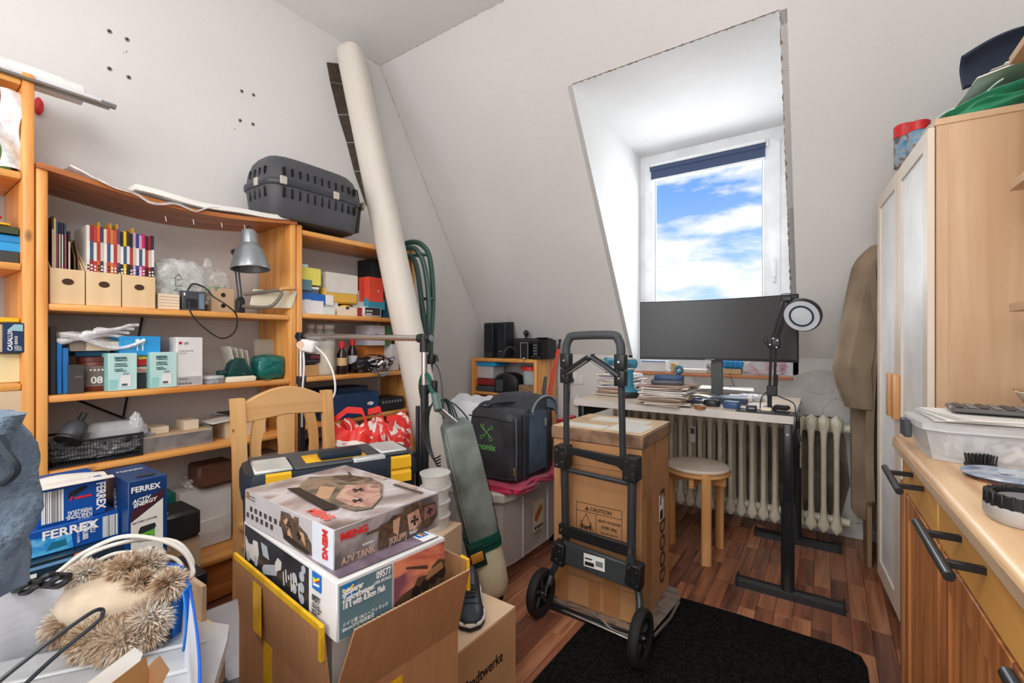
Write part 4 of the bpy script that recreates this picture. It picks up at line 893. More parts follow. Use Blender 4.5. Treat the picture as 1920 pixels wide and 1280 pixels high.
S0('blue_case', 'bright blue plastic case with rounded front, upper one', 'case', -60, 46, 437, q, S('azure', 36, 130, 190, .35), dz=.062, bev=.006)
S0('green_case', 'dark olive box lying on the blue cases', 'box', -60, 36, 420, q, S('olive card', 58, 66, 44, .5), dz=.094)
S0('yellow_box', 'yellow box near the top of the pile', 'box', -60, 20, 413, q, YEL, dz=.124, xf=-2.2)
S0('red_box', 'red rounded tool on top of the pile at the left edge', 'tool', -60, 4, 397, q, RED, dz=.14, xf=-2.2, bev=.006)
q = .985
tb = S0('plastic_tub', 'cream translucent tub on the tall bookcase', 'tub', -60, 40, 662, q, S('cream tub', 226, 210, 160, .4), bev=.004)
S0('bulb_box', 'dark blue light bulb box with white lettering', 'box', 5, 47, 605, q, S('night blue card', 24, 52, 84, .4), dz=.098, xf=-2.15, dep=.1, pr=lambda w, d, h: [('t', 'front', w * .42, h * .08, .015, 'CASALUX', INKW, {'rot': 90, 'bold': .02}), ('t', 'front', w * .66, h * .08, .010, 'LED BIRNE', INKW, {'rot': 90}), ('t', 'front', w * .83, h * .08, .010, 'E27', INKW, {'rot': 90}), ('p', 'front', [(w * .2, h * .75), (w * .9, h * .72), (w * .9, h * .95), (w * .5, h * .95)], S('pale blue print', 150, 190, 200, .4))])
S0('cream_box', 'plain cream box behind the light bulb box', 'box', -60, 6, 607, q, CARDL, dz=.1, xf=-2.16)
o = S0('yellow_pouch', 'flat yellow pouch lying on the light bulb box', 'pouch', -60, 38, 594, q, YEL, dz=.195, xf=-2.17, bev=.004)
S0('cardboard_carton', 'tall plain beige carton at the left edge', 'carton', -60, 42, 735, .59, S('beige carton', 216, 190, 156, .7), xf=-2.155, dep=.26)
g = S0('sweet_bag', 'green boxed pack with red top inside a clear bag on the top cell', 'pack', -60, 22, 232, 1.672, S('olive green', 84, 110, 52, .5), xf=-2.2)
S0('sweet_bag', 'red and white pack above the green one', 'pack', -60, 18, 198, 1.672, S('pink red pack', 214, 170, 176, .5), xf=-2.2, dz=.165, pr=lambda w, d, h: [('r', 'front', 0, h * .7, w, h, RED), ('p', 'front', [(w - .02, h * .1), (w - .002, h * .3), (w - .01, h * .6), (w - .03, h * .5)], BLK)])
def f(a, b): return (-2.17 + .012 * math.sin(7 * a + 3 * b), .262 + .05 * b + .006 * math.sin(9 * a), 1.68 + .25 * a)
o = B().sheet(f, 20, 6, .003).build('plastic_bag', BUB); tag(o, 'clear plastic wrapper hanging at the end of the top cell', 'wrapper')
# ================================================================ CHAIR WITH TOOLBOX
PCH = {a: wood('pale pine ' + a, srgb(226, 180, 122), srgb(210, 156, 96), a, knots=False, ring=16) for a in 'xyz'}
ch = T('dining_chair', 'light pine chair with curved slats, its back to the shelves', 'chair', (-1.60, 1.005, 0))
B().prism([(-.20, -.20), (.20, -.21), (.21, .21), (-.20, .20)], .425, .452, bev=.006, seg=2).build('seat', PCH['x'], ch)
def post(yy): return B().loft([[(x + dx, yy + dy, z) for dx, dy in ((-.016, -.021), (.016, -.021), (.016, .021), (-.016, .021))] for x, z in ((-.20, 0), (-.195, .45), (-.205, .70), (-.222, .885), (-.226, .905))])
for s_ in (-1, 1): post(s_ * .185).build('back_post', PCH['z'], ch)
for s_ in (-1, 1): B().loft([[(.175 + dx, s_ * .175 + dy, z) for dx, dy in ((-.02, -.02), (.02, -.02), (.02, .02), (-.02, .02))] for z in (0, .43)]).build('leg', PCH['z'], ch)
pl = [(-.168 + .336 * i / 16, .885 + .052 * math.sin(math.pi * i / 16)) for i in range(17)] + [(.168, .81), (0.0, .825), (-.168, .81)]
B().prism(pl, -.236, -.212, axis='x', bev=.003).build('top_rail', PCH['y'], ch)
B().box(-.222, -.20, -.168, .168, .50, .56, .003).build('lower_rail', PCH['y'], ch)
for k, (ya, w0, w1, bow) in enumerate([(-.10, .036, .045, .022), (.0, .060, .070, 0), (.10, .036, .045, -.022)]):
    rg = []
    for i in range(9):
        f = i / 8; z = .555 + .275 * f; w = w0 + (w1 - w0) * abs(f - .5) * 2; yc = ya + bow * math.sin(math.pi * f) * -1
        x = -.211 - .012 * f
        rg.append([(x - .007, yc - w / 2, z), (x + .007, yc - w / 2, z), (x + .007, yc + w / 2, z), (x - .007, yc + w / 2, z)])
    B().loft(rg).build('slat', PCH['z'], ch)
B().cyl((-.205, -.2065, .79), (-.205, -.2075, .79), .006).build('peg', S('peg brown', 120, 80, 50, .6), ch)
for s_ in (-1, 1): B().box(-.18, .16, s_ * .18 - .01, s_ * .18 + .01, .36, .42).build('apron', PCH['x'], ch)
# toolbox
TBX = T('toolbox', 'large dark blue toolbox with yellow handle well and yellow latches', 'toolbox', (-1.47, .985, .4525), 68)
NV = S('toolbox navy', 28, 42, 56, .45); TG = S('toolbox grey', 78, 80, 84, .55)
w, d, h = .575, .27, .262
B().loft([hexring(w / 2 * .95, d / 2 * .9, 0, 32, 9), hexring(w / 2 * .97, d / 2 * .95, .17, 32, 9), hexring(w / 2, d / 2, .175, 32, 9), hexring(w / 2, d / 2, .185, 32, 9)]).build('base', NV, TBX)
B().loft([hexring(w / 2, d / 2, .187, 32, 9), hexring(w / 2, d / 2, .225, 32, 9), hexring(w / 2 * .97, d / 2 * .93, .250, 32, 9)]).build('lid', NV, TBX)
B().prism([(-.14, -.118), (.12, -.118), (.14, -.10), (.25, -.10), (.255, .12), (-.255, .12), (-.255, .06), (-.14, .06)], .2495, .258, bev=.003).build('lid_top', TG, TBX)
B().box(-.255, -.145, -.115, .05, .2495, .262, .005).build('organiser_window', clear('cloudy clear', (.82, .86, .85), .75, .2), TBX)
B().box(.15, .25, -.085, .08, .256, .266, .005).build('organiser_window', MC['cloudy clear'], TBX)
B().box(-.10, .10, -.075, .035, .2575, .2605, .006, 2).build('handle_well', YEL, TBX)
B().box(-.055, .085, -.078, -.012, .260, .284, .006, 2).build('handle', NV, TBX)
B().box(.045, .155, -.125, -.09, .236, .262, .004).build('front_window', MC['cloudy clear'], TBX)
for xx in (-.19, .205):
    o = B().prism([(-d / 2 - .002, .256), (-d / 2 - .012, .250), (-d / 2 - .014, .215), (-d / 2 - .006, .205), (-d / 2 - .014, .195), (-d / 2 - .014, .165), (-d / 2 - .002, .160)], xx - .036, xx + .036, axis='x').build('latch', YEL, TBX)
    if 0: pass
# ================================================================ GARMENT RACK
rk = T('garment_rack', 'chrome and black clothes rail standing in front of the shelves', 'clothes rack')
L0 = PD(565, 640, 2.1); R0 = PD(796, 640, 1.83)
lz, rz_ = PD(560, 630, 2.1).z, PD(796, 634, 1.83).z
B().cyl((L0.x, L0.y, lz), (R0.x, R0.y, rz_), .0125, 14).build('top_rail', STEEL, rk)
for (P, z, zz) in ((L0, lz, .93), (R0, rz_, PD(796, 735, 1.83).z)):
    B().cyl((P.x, P.y, zz - .03), (P.x, P.y, z - .03), .0125, 14).build('upper_post', STEEL, rk)
    o = B().cyl((P.x, P.y, .03), (P.x, P.y, zz), .0165, 14).build('lower_post', BLKM, rk)
    B().cyl((P.x, P.y, z - .055), (P.x, P.y, z + .018), .019, 14).build('corner_joint', BLK, rk)
    B().cyl((P.x, P.y, zz - .005), (P.x, P.y, zz + .03), .021, 14).cyl((P.x, P.y, zz + .012), (P.x + .035, P.y - .012, zz + .012), .010).build('clamp_ring', BLK, rk)
    B().box(P.x - .02, P.x + .02, P.y - .20, P.y + .20, .0, .035, .006).build('foot', BLKM, rk)
dv = (R0 - L0).normalized()
B().cyl(Vector((R0.x, R0.y, rz_)) - dv * .03, Vector((R0.x, R0.y, rz_)) + dv * .03, .0175, 16).build('rail_end', BLK, rk)
B().cyl(Vector((R0.x, R0.y, rz_)) + dv * .03, Vector((R0.x, R0.y, rz_)) + dv * .034, .013, 16).build('end_cap', S('cap grey', 120, 130, 136, .3), rk)
B().cyl(Vector((L0.x, L0.y, lz)) - dv * .022, Vector((L0.x, L0.y, lz)) + dv * .03, .0175, 16).build('rail_end', BLK, rk)
B().cyl((R0.x - .028, R0.y - .01, .05), (R0.x - .028, R0.y - .01, .86), .009, 10).build('spare_tube', BLKM, rk)
# white socket block hung on the rack with its cable
ps = T('power_strip', 'white socket block hanging on the left post of the clothes rack', 'power strip')
a = PD(577, 648, 2.06); M = Matrix.Translation(a) @ Matrix.Rotation(R(35), 4, 'Z') @ Matrix.Rotation(R(12), 4, 'Y')
B().box(-.028, .04, -.03, .03, -.028, .028, .012, 3, M=M).build('socket_housing', WHITE, ps)
B().cyl(M @ Vector((-.02, -.0305, 0)), M @ Vector((-.02, -.027, 0)), .018, 16).build('socket', S('socket tan', 220, 188, 160, .5), ps)
cable('white_cable', 'white cable curling from the socket block down behind the chair', [PD(592, 650, 2.05), PD(610, 668, 2.03), PD(625, 700, 2.02), PD(628, 735, 2.02), PD(616, 756, 2.04), PD(606, 775, 2.06)], .0042, WHITE)
cable('white_cable', 'white cable hanging straight down beside the left rack post', [PD(569, 660, 2.05), PD(570, 690, 2.04), PD(567, 735, 2.05), PD(566, 800, 2.07)], .0042, WHITE)
# ================================================================ RED WHITE CARRIER BAG
RW = multi('red white print', [(222, 40, 34), (236, 228, 222), (228, 50, 42), (226, 48, 40), (236, 190, 180), (222, 44, 38)], 5.5, .45, interp='CONSTANT', dist=1.5)
rb = T('shopping_bag', 'red and white printed shopping bag sagging below the blue box', 'bag')
c = PD(690, 830, 2.18)
def ringp(cx, cy, cz, rx, ry, seed, amp, n=44, zamp=.02, ang=60):
    out = []
    for i in range(n):
        a = 2 * math.pi * i / n; k = (abs(math.cos(a)) ** 3 + abs(math.sin(a)) ** 3) ** (-1 / 3)
        nz = noise.noise(Vector((math.cos(a) * 2.2 + seed, math.sin(a) * 2.2, seed * .7))) + .6 * noise.noise(Vector((math.cos(a) * 6 + seed, math.sin(a) * 6, seed)))
        x, y = rx * k * math.cos(a) * (1 + amp * nz), ry * k * math.sin(a) * (1 + amp * nz)
        ca, sa = math.cos(R(ang)), math.sin(R(ang))
        out.append((cx + x * ca - y * sa, cy + x * sa + y * ca, cz + zamp * nz))
    return out
B().loft([ringp(c.x, c.y, .30, .16, .11, 1, .06), ringp(c.x, c.y, .45, .19, .13, 1.3, .14), ringp(c.x, c.y, .58, .20, .13, 1.7, .20), ringp(c.x, c.y, .68, .19, .12, 2.1, .25, zamp=.05), ringp(c.x, c.y, .735, .16, .09, 2.4, .35, zamp=.07), ringp(c.x, c.y, .68, .13, .06, 2.4, .3, zamp=.04)]).build('bag_body', RW, rb, smooth=False)
RD = S('signal red', 224, 38, 34, .45)
for k, q in enumerate([[(622, 790), (650, 768), (680, 770), (690, 805)], [(690, 772), (712, 766), (722, 795), (735, 830)], [(725, 785), (745, 782), (760, 800), (757, 830)], [(660, 800), (672, 815), (700, 812), (705, 765)], [(640, 790), (655, 815), (690, 830), (720, 826)]]):
    P = [PD(u, v, 2.04 + .02 * k) for u, v in q]
    def f(a, b, P=P):
        s_ = a * (len(P) - 1); i = min(len(P) - 2, int(s_)); g = s_ - i; return P[i].lerp(P[i + 1], g) + Vector((.004 * math.sin(8 * a), 0, -.028 * (b - .5)))
    B().sheet(f, 20, 3, .003).build('bag_strap', RD, rb)
bag('cloth_bundle', 'pale patterned cloth bundle beside the shopping bag behind the chair', PD(640, 846, 2.15) - Vector((0, 0, .12)), (.06, .05, .10), multi('floral', [(206, 196, 184), (150, 130, 120), (224, 214, 204), (190, 80, 70)], 20, .8), amp=.15, seed=44, cr=False)
B_ = carton('storage_box', 'dark box under the shopping bag on the floor', 'box', (c.x, c.y, 0), 60, .30, .20, .29, BLK)
# ================================================================ BLUE TOOL BOXES ON THE LEFT
FB = S('tool box blue', 16, 78, 160, .35); FBD = S('tool box navy', 10, 56, 110, .35)
def bars(face, x0, x1, z0, z1, n, sd, vertical=True, m=INK):
    rd = random.Random(sd); out = []; x = x0
    while x < x1 - .002:
        wd = rd.choice([.0007, .0012, .0020]); out.append(('r', face, x, z0, min(x1, x + wd), z1, m, 'barcode_bar')); x += wd + rd.choice([.0012, .0018, .003])
    return out
def corner_box(nm, lb, xf, y0, y1, z0, z1, dep, m, pr=None, bev=.0015, cat='box', rz=90):
    w, h = y1 - y0, z1 - z0
    return carton(nm, lb, cat, (xf - dep / 2, (y0 + y1) / 2, z0), rz, w, dep, h, m, bev, pr(w, dep, h) if pr else ())
corner_box('multitool_box', 'blue multi tool box lying upside down on top of the box pile', -1.625, .262, .392, .652, .748, .17, FB, lambda w, d, h: [
    ('r', 'front', w * .05, h * .06, w * .36, h * .90, INKW, 'barcode_field')] + bars('front', w * .07, w * .34, h * .06, h * .90, 0, 3, m=S('bar grey', 90, 92, 96, .5)) + [
    ('t', 'front', w * .86, h * .90, .026, 'FERREX', INKW, {'rot': -90, 'bold': .03, 'sx': .82}), ('t', 'front', w * .79, h * .26, .0145, 'MULTI-\nFUNKTIONS-\nWERKZEUG', INKW, {'rot': 180, 'bold': .02, 'sx': .62, 'spacing': .8}),
    ('p', 'front', [(w * .42, h * .62), (w * .50, h * .64), (w * .72, h * .84), (w * .66, h * .90), (w * .44, h * .76)], INK, 'tool_picture'), ('r', 'front', w * .52, h * .56, w * .78, h * .62, S('print red', 214, 40, 60, .4)), ('p', 'front', [(w * .44, h * .54), (w * .47, h * .54), (w * .50, h * .66), (w * .47, h * .66)], S('print red', 214, 40, 60, .4)),
    ('t', 'top', w * .1, .02, .028, 'FERREX', INKW, {'bold': .03})])
corner_box('screwdriver_box', 'blue cordless screwdriver box under the multi tool box', -1.605, .236, .418, .585, .651, .17, FB, lambda w, d, h: [
    ('p', 'front', [(w * .01, h * .05), (w * .48, h * .05), (w * .46, h * .60), (w * .01, h * .75)], multi('blue glow', [(20, 110, 200), (90, 190, 236), (30, 140, 214), (140, 214, 240)], 14, .35), 'glow_picture'),
    ('p', 'front', [(w * .2, h * .15), (w * .42, h * .2), (w * .40, h * .45), (w * .26, h * .45)], S('teal print', 30, 110, 140, .4)), ('t', 'front', w * .16, h * .60, .030, 'FERREX', INKW, {'bold': .03, 'sx': 1.05}), ('t', 'front', w * .66, h * .92, .015, 'AKKU', INKW, {'rot': -90, 'bold': .02, 'sx': .8}), ('t', 'front', w * .58, h * .92, .015, 'SCHRAUBER', INKW, {'rot': -90, 'bold': .02, 'sx': .55}), ('t', 'front', w * .52, h * .8, .007, 'AKKU-LADER', INKW, {'rot': -90}),
    ('r', 'front', w * .80, h * .1, w * .97, h * .95, INKW, 'barcode_field')] + bars('front', w * .81, w * .96, h * .1, h * .95, 0, 9, m=MC['bar grey']))
corner_box('battery_box', 'tall dark blue battery pack box with green and yellow pictures', -1.542, .419, .507, .50, .742, .205, FBD, lambda w, d, h: [
    ('p', 'front', [(w * .06, .005), (w * .88, .005), (w * .88, h * .74), (w * .06, h * .54)], S('pale panel', 226, 222, 214, .4), 'white_panel'), ('p', 'front', [(w * .08, h * .66), (w * .90, h * .86), (w * .90, h * .76), (w * .06, h * .55)], S('maroon print', 70, 30, 38, .4)),
    ('t', 'front', w * .06, h * .87, .021, 'FERREX', INKW, {'bold': .03, 'sx': .92}), ('t', 'front', w * .12, h * .70, .014, 'ACTIV\nENERGY', INKW, {'bold': .03, 'rot': 9, 'shear': .3, 'spacing': .8}), ('t', 'front', w * .10, h * .515, .007, 'BATTERY SYSTEM', INK, {'rot': 4, 'bold': .02}),
    ('p', 'front', [(w * .24, h * .30), (w * .66, h * .30), (w * .66, h * .42), (w * .24, h * .42)], S('lime print', 96, 176, 60, .4)), ('p', 'front', [(w * .24, h * .42), (w * .30, h * .47), (w * .66, h * .48), (w * .70, h * .44), (w * .64, h * .41), (w * .28, h * .39)], S('battery print', 40, 44, 46, .4)), ('t', 'front', w * .31, h * .335, .012, '20V', INK, {'bold': .04}),
    ('p', 'front', [(w * .12, .006), (w * .72, .006), (w * .72, h * .17), (w * .12, h * .10)], YEL), ('p', 'front', [(w * .20, h * .11), (w * .28, h * .18), (w * .62, h * .21), (w * .68, h * .18), (w * .60, h * .13), (w * .26, h * .09)], MC['battery print']), ('t', 'front', w * .28, h * .03, .012, '40V', INK, {'bold': .04}),
    ('t', 'left', d * .42, h * .85, .030, 'FERREX', S('pale grey ink', 190, 196, 204, .5), {'rot': -80, 'bold': .02, 'sx': .7}), ('t', 'top', w * .1, d * .6, .026, 'FERREX', S('pale grey ink', 190, 196, 204, .5), {'bold': .02, 'sx': .7}), ('p', 'top', [(w * .3, d * .15), (w * .75, d * .12), (w * .85, d * .22), (w * .4, d * .28)], MC['battery print'])])
corner_box('film_wrapped_box', 'flat dark box in shiny film under the screwdriver box', -1.575, .232, .432, .545, .584, .2, S('film black', 30, 48, 62, .2), lambda w, d, h: [('r', 'front', .003, h * .55, w * .6, h * .75, S('pale cyan line', 110, 160, 200, .3)), ('p', 'front', [(w * .42, h * .6), (w * .56, h * .7), (w * .56, h * .95), (w * .44, h * .9)], S('salmon', 226, 130, 110, .4)), ('r', 'front', .004, h * .1, .02, h * .35, INKW)])
corner_box('media_box', 'black boxed set with pale outline and grey picture at the pile base', -1.555, .225, .40, .42, .544, .22, S('deep black', 20, 22, 24, .3), lambda w, d, h: [('p', 'front', [(w * .15, h * .42), (w * .55, h * .52), (w * .85, h * .90), (w * .3, h * .86)], multi('grey blue print', [(30, 44, 52), (120, 150, 160), (50, 60, 60)], 30, .4)), ('r', 'front', 0, h * .93, w, h * .96, S('fine line', 180, 186, 190, .4)), ('r', 'front', w * .02, 0, w * .03, h, MC['fine line'])])
corner_box('support_carton', 'brown cartons under the pile of tool boxes', -1.56, .20, .50, 0, .419, .26, CARD)
corner_box('support_carton', 'plain carton carrying the tall battery box', -1.545, .502 - .09, .53, .4195, .4995, .2, CARD)
bw = B().sheet(lambda a, b: (-1.60 - .13 * b, .255 + .15 * a, .7505 + .008 * math.sin(4 * a) * b + .004 * math.sin(11 * b)), 12, 8, .0015).build('paper_sleeve', clear('paper sleeve', (.90, .85, .78), .85, .5)); tag(bw, 'translucent paper sleeve lying on top of the multi tool box', 'paper')
B().box(-.001, .001, 0, .001, 0, .001).bm.free()
corner_box('speaker_box', 'open backed carton with print at the left behind the sleeve', -1.74, .10, .225, 0, .735, .1, S('sand card', 190, 170, 146, .7))
# black disc player and things beside it
corner_box('disc_player', 'flat black disc player with small buttons near the blue bag', -1.376, .20, .545, .432, .50, .165, S('player black', 26, 26, 30, .28), lambda w, d, h: [('r', 'front', w * (.72 + .08 * i), h * .40, w * (.77 + .08 * i), h * .58, S('button grey', 150, 150, 152, .4), 'button') for i in range(3)] + [('r', 'front', 0, h * .16, w, h * .20, DGREY)], bev=.004, cat='disc player')
corner_box('grey_case', 'anthracite flat case lying behind the white cable loops', -1.40, .22, .50, .501, .515, .14, DGREY, bev=.005)
for k, (z0, z1, x0, yy, lb) in enumerate([(.335, .41, -1.268, .520, 'upper worn cream paperback block beside the blue bag'), (.26, .334, -1.25, .535, 'middle tattered paperback block beside the blue bag')]):
    o = corner_box('old_book', lb, x0, yy - .20, yy, z0, z1, .14, S('aged paper %d' % k, [216, 196][k], [188, 166][k], [150, 130][k], .8), lambda w, d, h: [('r', 'front', .003, h * q, w - .003, h * q + .001, S('page shadow', 150, 124, 96, .8)) for q in (.2, .35, .5, .65, .8)], bev=.004, cat='book')
corner_box('ribbed_basket', 'dark grey ribbed basket on the floor beside the blue bag', -1.22, .30, .555, 0, .258, .18, S('basket slate', 58, 74, 86, .45), lambda w, d, h: [('r', 'front', .004, h * (.1 + .05 * k), w - .004, h * (.12 + .05 * k), DGREY, 'rib') for k in range(16)], bev=.02, cat='basket')
corner_box('small_booklet', 'upright worn booklet standing on the paperback blocks', -1.30, .50, .512, .411, .50, .08, CARDL, cat='book')
# white-blue lidded box
lb_ = T('storage_box', 'white lidded box with blue body on the floor under the chair', 'storage box', (-1.50, .69, 0), 84)
B().loft([hexring(.10, .17, 0, 28, 6), hexring(.115, .19, .19, 28, 6)]).build('box_body', S('royal blue', 20, 74, 190, .3), lb_)
B().loft([hexring(.125, .20, .185, 28, 6), hexring(.125, .20, .21, 28, 6), hexring(.10, .165, .24, 28, 5), hexring(.09, .15, .242, 28, 5)]).build('lid', S('opal white', 214, 216, 224, .3), lb_)
B().lathe([(0, .2425), (.045, .2425), (.045, .246), (0, .247)], 24, Matrix.Translation((.02, -.05, 0)), sx=.8, sy=1.2).build('lid_grip', S('grip blue', 30, 50, 130, .3), lb_)
# white cable loops
cable('white_cable', 'thick white cable arching over the pile, outermost loop', [PD(60, 1110, .92), PD(110, 1072, .96), PD(160, 1035, 1.0), PD(230, 1006, 1.03), PD(300, 1012, 1.05), PD(345, 1035, 1.06), PD(362, 1070, 1.05), PD(355, 1085, 1.02)], .0050, S('cable ivory', 222, 218, 208, .4), 8, n=10)
cable('white_cable', 'thick white cable loop just inside the outermost one', [PD(120, 1075, .98), PD(165, 1040, 1.0), PD(225, 1018, 1.02), PD(290, 1010, 1.08), PD(335, 1018, 1.09), PD(360, 1050, 1.08), PD(358, 1078, 1.06)], .0045, MC['cable ivory'], 8, n=10)
cable('white_cable', 'white cable loop lying lowest, nearest the plush toy', [PD(165, 1062, .94), PD(215, 1038, .98), PD(270, 1036, 1.0), PD(325, 1046, 1.0), PD(342, 1062, .98)], .0042, MC['cable ivory'], 8, n=10)
# ================================================================ BLUE BAG WITH BOXES AND PLUSH TOY
bb = T('tote_bag', 'large blue and white plastic tote bag full of boxes, bottom left', 'bag')
RZ = .655
rim = [PZ(-90, 1150, RZ), PZ(0, 1113, RZ), PZ(60, 1092, RZ), PZ(130, 1073, RZ), PZ(220, 1060, RZ), PZ(300, 1056, RZ), PZ(340, 1062, RZ), PZ(352, 1090, RZ), PZ(366, 1160, RZ), PZ(374, 1270, RZ), PZ(352, 1400, RZ)]
rim += [Vector((-.46, .08, RZ)), Vector((-.62, -.10, RZ)), Vector((-.85, -.14, RZ)), Vector((-1.05, -.06, RZ))]
cen = sum(rim, Vector()) / len(rim)
def dense(ps, k=5):
    q = []; m = len(ps)
    for i in range(m):
        a, b, c_, d_ = ps[(i - 1) % m], ps[i], ps[(i + 1) % m], ps[(i + 2) % m]
        for j in range(k):
            f = j / k; q.append(0.5 * ((2 * b) + (c_ - a) * f + (2 * a - 5 * b + 4 * c_ - d_) * f * f + (3 * b - a - 3 * c_ + d_) * f ** 3))
    return q
rd_ = dense(rim)
def ringat(z, s_, wob=0.0, sd=0):
    out = []
    for i, p in enumerate(rd_):
        n_ = noise.noise(Vector((i * .35, sd, z * 6))) * wob
        q = cen + (p - cen) * (s_ + n_); out.append((q.x, q.y, z + (n_ * .3)))
    return out
BW = multi('bag white blue', [(60, 130, 214), (150, 190, 232), (226, 232, 240), (206, 216, 230), (90, 156, 222)], 3.2, .35, (1, 1, .35))
outer = [ringat(0, .66, .01), ringat(.25, .80, .03, 2), ringat(.45, .92, .03, 3), ringat(.60, .99, .015, 4), ringat(RZ, 1.0, 0)]
B().loft(outer, cap=False).build('bag_outside', BW, bb)
B().loft([ringat(RZ, .999, 0), ringat(.60, .965, .012, 4), ringat(.50, .93, .01, 5), ringat(.46, .92, .01, 5)], cap=False).build('bag_lining', S('lining white', 214, 218, 226, .5, var=.04, stretch=(1, 1, 30), scale=8), bb)
B().tube([p + Vector((0, 0, .0)) for p in rd_], .0022, n=6, closed=True).build('rim_hem', S('hem blue', 24, 96, 206, .4), bb)
B().loft([ringat(.628, .984, .008, 4), ringat(.612, .977, .008, 4)], cap=False).build('blue_stripe', MC['hem blue'], bb)
B().sheet(lambda a, b: Vector(PZ(346, 1075, .655)) + Vector((.02 * b + .01 * math.sin(5 * a), -.03 * b, .012 - .22 * a)), 14, 4, .003).build('bag_handle', S('strap blue', 22, 120, 214, .4), bb)
B().sheet(lambda a, b: Vector(PZ(352, 1110, .64)) + Vector((.012 + .022 * b + .012 * math.sin(6 * a), -.02 * b, .02 - .20 * a)), 14, 4, .003).build('bag_handle', MC['strap blue'], bb)
# clear boxes in the bag
cb = T('clear_storage_box', 'clear lidded plastic box filling the blue tote bag', 'storage box', (cen.x - .035, cen.y - .02, .325), 58)
B().loft([hexring(.215, .145, 0, 28, 8), hexring(.235, .16, .20, 28, 8)]).build('box_wall', CLEARM, cb)
B().loft([hexring(.243, .167, .20, 28, 8), hexring(.243, .167, .222, 28, 8), hexring(.23, .155, .225, 28, 8)]).build('lid', clear('lid clear', (.85, .87, .89), .55, .15), cb)
B().loft([hexring(.20, .13, .01, 20, 6), hexring(.21, .14, .18, 20, 6)]).build('contents', multi('box contents', [(90, 94, 100), (200, 204, 210), (140, 146, 152), (226, 228, 232)], 9, .6), cb)
for k in (-.08, 0, .08): B().box(-.21, .21, k - .004, k + .004, .2255, .231, .002).build('lid_rib', MC['lid clear'], cb)
# paper and cardboard pieces at the front of the bag
def board(nm, lb, pts, th, m, cat, pr=None):
    P = [Vector(p) for p in pts]; n_ = (P[1] - P[0]).cross(P[-1] - P[0]).normalized() * th
    o = B().loft([P, [p + n_ for p in P]]).build(nm, m, smooth=False); tag(o, lb, cat); return o
a, b, c_ = PD(180, 1290, .56), PD(282, 1218, .70), PD(292, 1300, .66)
board('card_sheet', 'white printed card sheet standing in the tote bag', [PD(150, 1290, .60), PD(252, 1213, .74), PD(268, 1225, .735), PD(225, 1330, .60)], .004, PAPER, 'card')
o = board('cardboard_piece', 'brown cardboard piece standing in the tote bag', [PD(170, 1310, .55), PD(275, 1229, .70), PD(282, 1300, .68), PD(225, 1400, .54)], .005, S('kraft strong', 170, 118, 58, .8), 'cardboard')
o = board('cardboard_piece', 'corrugated cardboard corner leaning at the right bag wall', [PD(283, 1248, .70), PD(300, 1228, .74), PD(318, 1255, .72), PD(296, 1300, .67)], .012, CARD, 'cardboard')
FUR = multi('toy fur', [(170, 134, 100), (206, 180, 150), (228, 212, 192), (188, 156, 124)], 22, .95)
FURL = multi('toy fur pale', [(196, 168, 140), (226, 210, 192), (238, 230, 218)], 18, .95)
def fur(t, c, r, n, L, sd, flow=Vector((0, 0, -.35))):
    """a soft core covered with short tapering tufts"""
    rd = random.Random(sd); c = Vector(c); r = Vector(r)
    t.blob(c, r * .93, .08, 3, sd, 3, 2)
    q = bmesh.new()
    for i in range(n):
        zz = rd.uniform(-1, 1); a = rd.uniform(0, 2 * math.pi); s_ = math.sqrt(1 - zz * zz); d_ = Vector((s_ * math.cos(a), s_ * math.sin(a), zz))
        p = c + Vector((d_.x * r.x, d_.y * r.y, d_.z * r.z)) * .9
        nrm = Vector((d_.x / r.x, d_.y / r.y, d_.z / r.z)).normalized()
        dr = (nrm + flow * .6 + Vector((rd.uniform(-.35, .35), rd.uniform(-.35, .35), rd.uniform(-.35, .35)))).normalized()
        sd_ = dr.cross(Vector((rd.uniform(-1, 1), rd.uniform(-1, 1), rd.uniform(-1, 1)))).normalized() * L * .11
        k = L * rd.uniform(.6, 1.15)
        m_ = p + dr * k * .55 + Vector((0, 0, -.02 * k))
        v = [q.verts.new(p - sd_), q.verts.new(p + sd_), q.verts.new(m_ + sd_ * .6), q.verts.new(m_ - sd_ * .6), q.verts.new(p + dr * k + flow * k * .25)]
        q.faces.new((v[0], v[1], v[2], v[3])); q.faces.new((v[3], v[2], v[4]))
    t._add(q); return t
py = T('plush_toy', 'fluffy beige plush animal lying belly up on the clear box', 'plush toy')
pc_ = PZ(222, 1128, .60)
def pl_(u, v, z): return PZ(u, v, z)
def puff(nm, u, v, z, r, n, sd, m=FUR):
    k = .66 if v < 1100 else 1; z += .05 if v < 1100 else 0; r = tuple(q * k for q in r)
    fur(B(), pl_(u, v, z), r, n, .020, sd).build(nm, m, py, smooth=False)
bc = pl_(228, 1118, .603)
AX = Matrix.Translation(bc) @ Matrix.Rotation(R(30), 4, 'Z')
t = B(); t.blob((0, 0, .004), (.112, .078, .046), .03, 2, 4, 4, 2.3, M=AX @ Matrix.Rotation(R(-6), 4, 'Y')); t.build('suede_belly', mat('suede', srgb(206, 186, 160), .9, var=.05, scale=30, sheen=.4), py)
puff('fur_collar', 150, 1130, .575, (.050, .055, .036), 2600, 1)
puff('fur_side', 140, 1165, .57, (.045, .04, .032), 2200, 2, FURL)
puff('fur_side', 185, 1195, .575, (.05, .035, .03), 2400, 3)
puff('fur_side', 225, 1198, .578, (.045, .033, .028), 2200, 4)
puff('fur_side', 262, 1180, .582, (.045, .033, .028), 2000, 5)
puff('paw', 280, 1160, .60, (.030, .028, .026), 1600, 6, FURL)
puff('paw', 160, 1078, .595, (.030, .030, .028), 1800, 7, FURL)
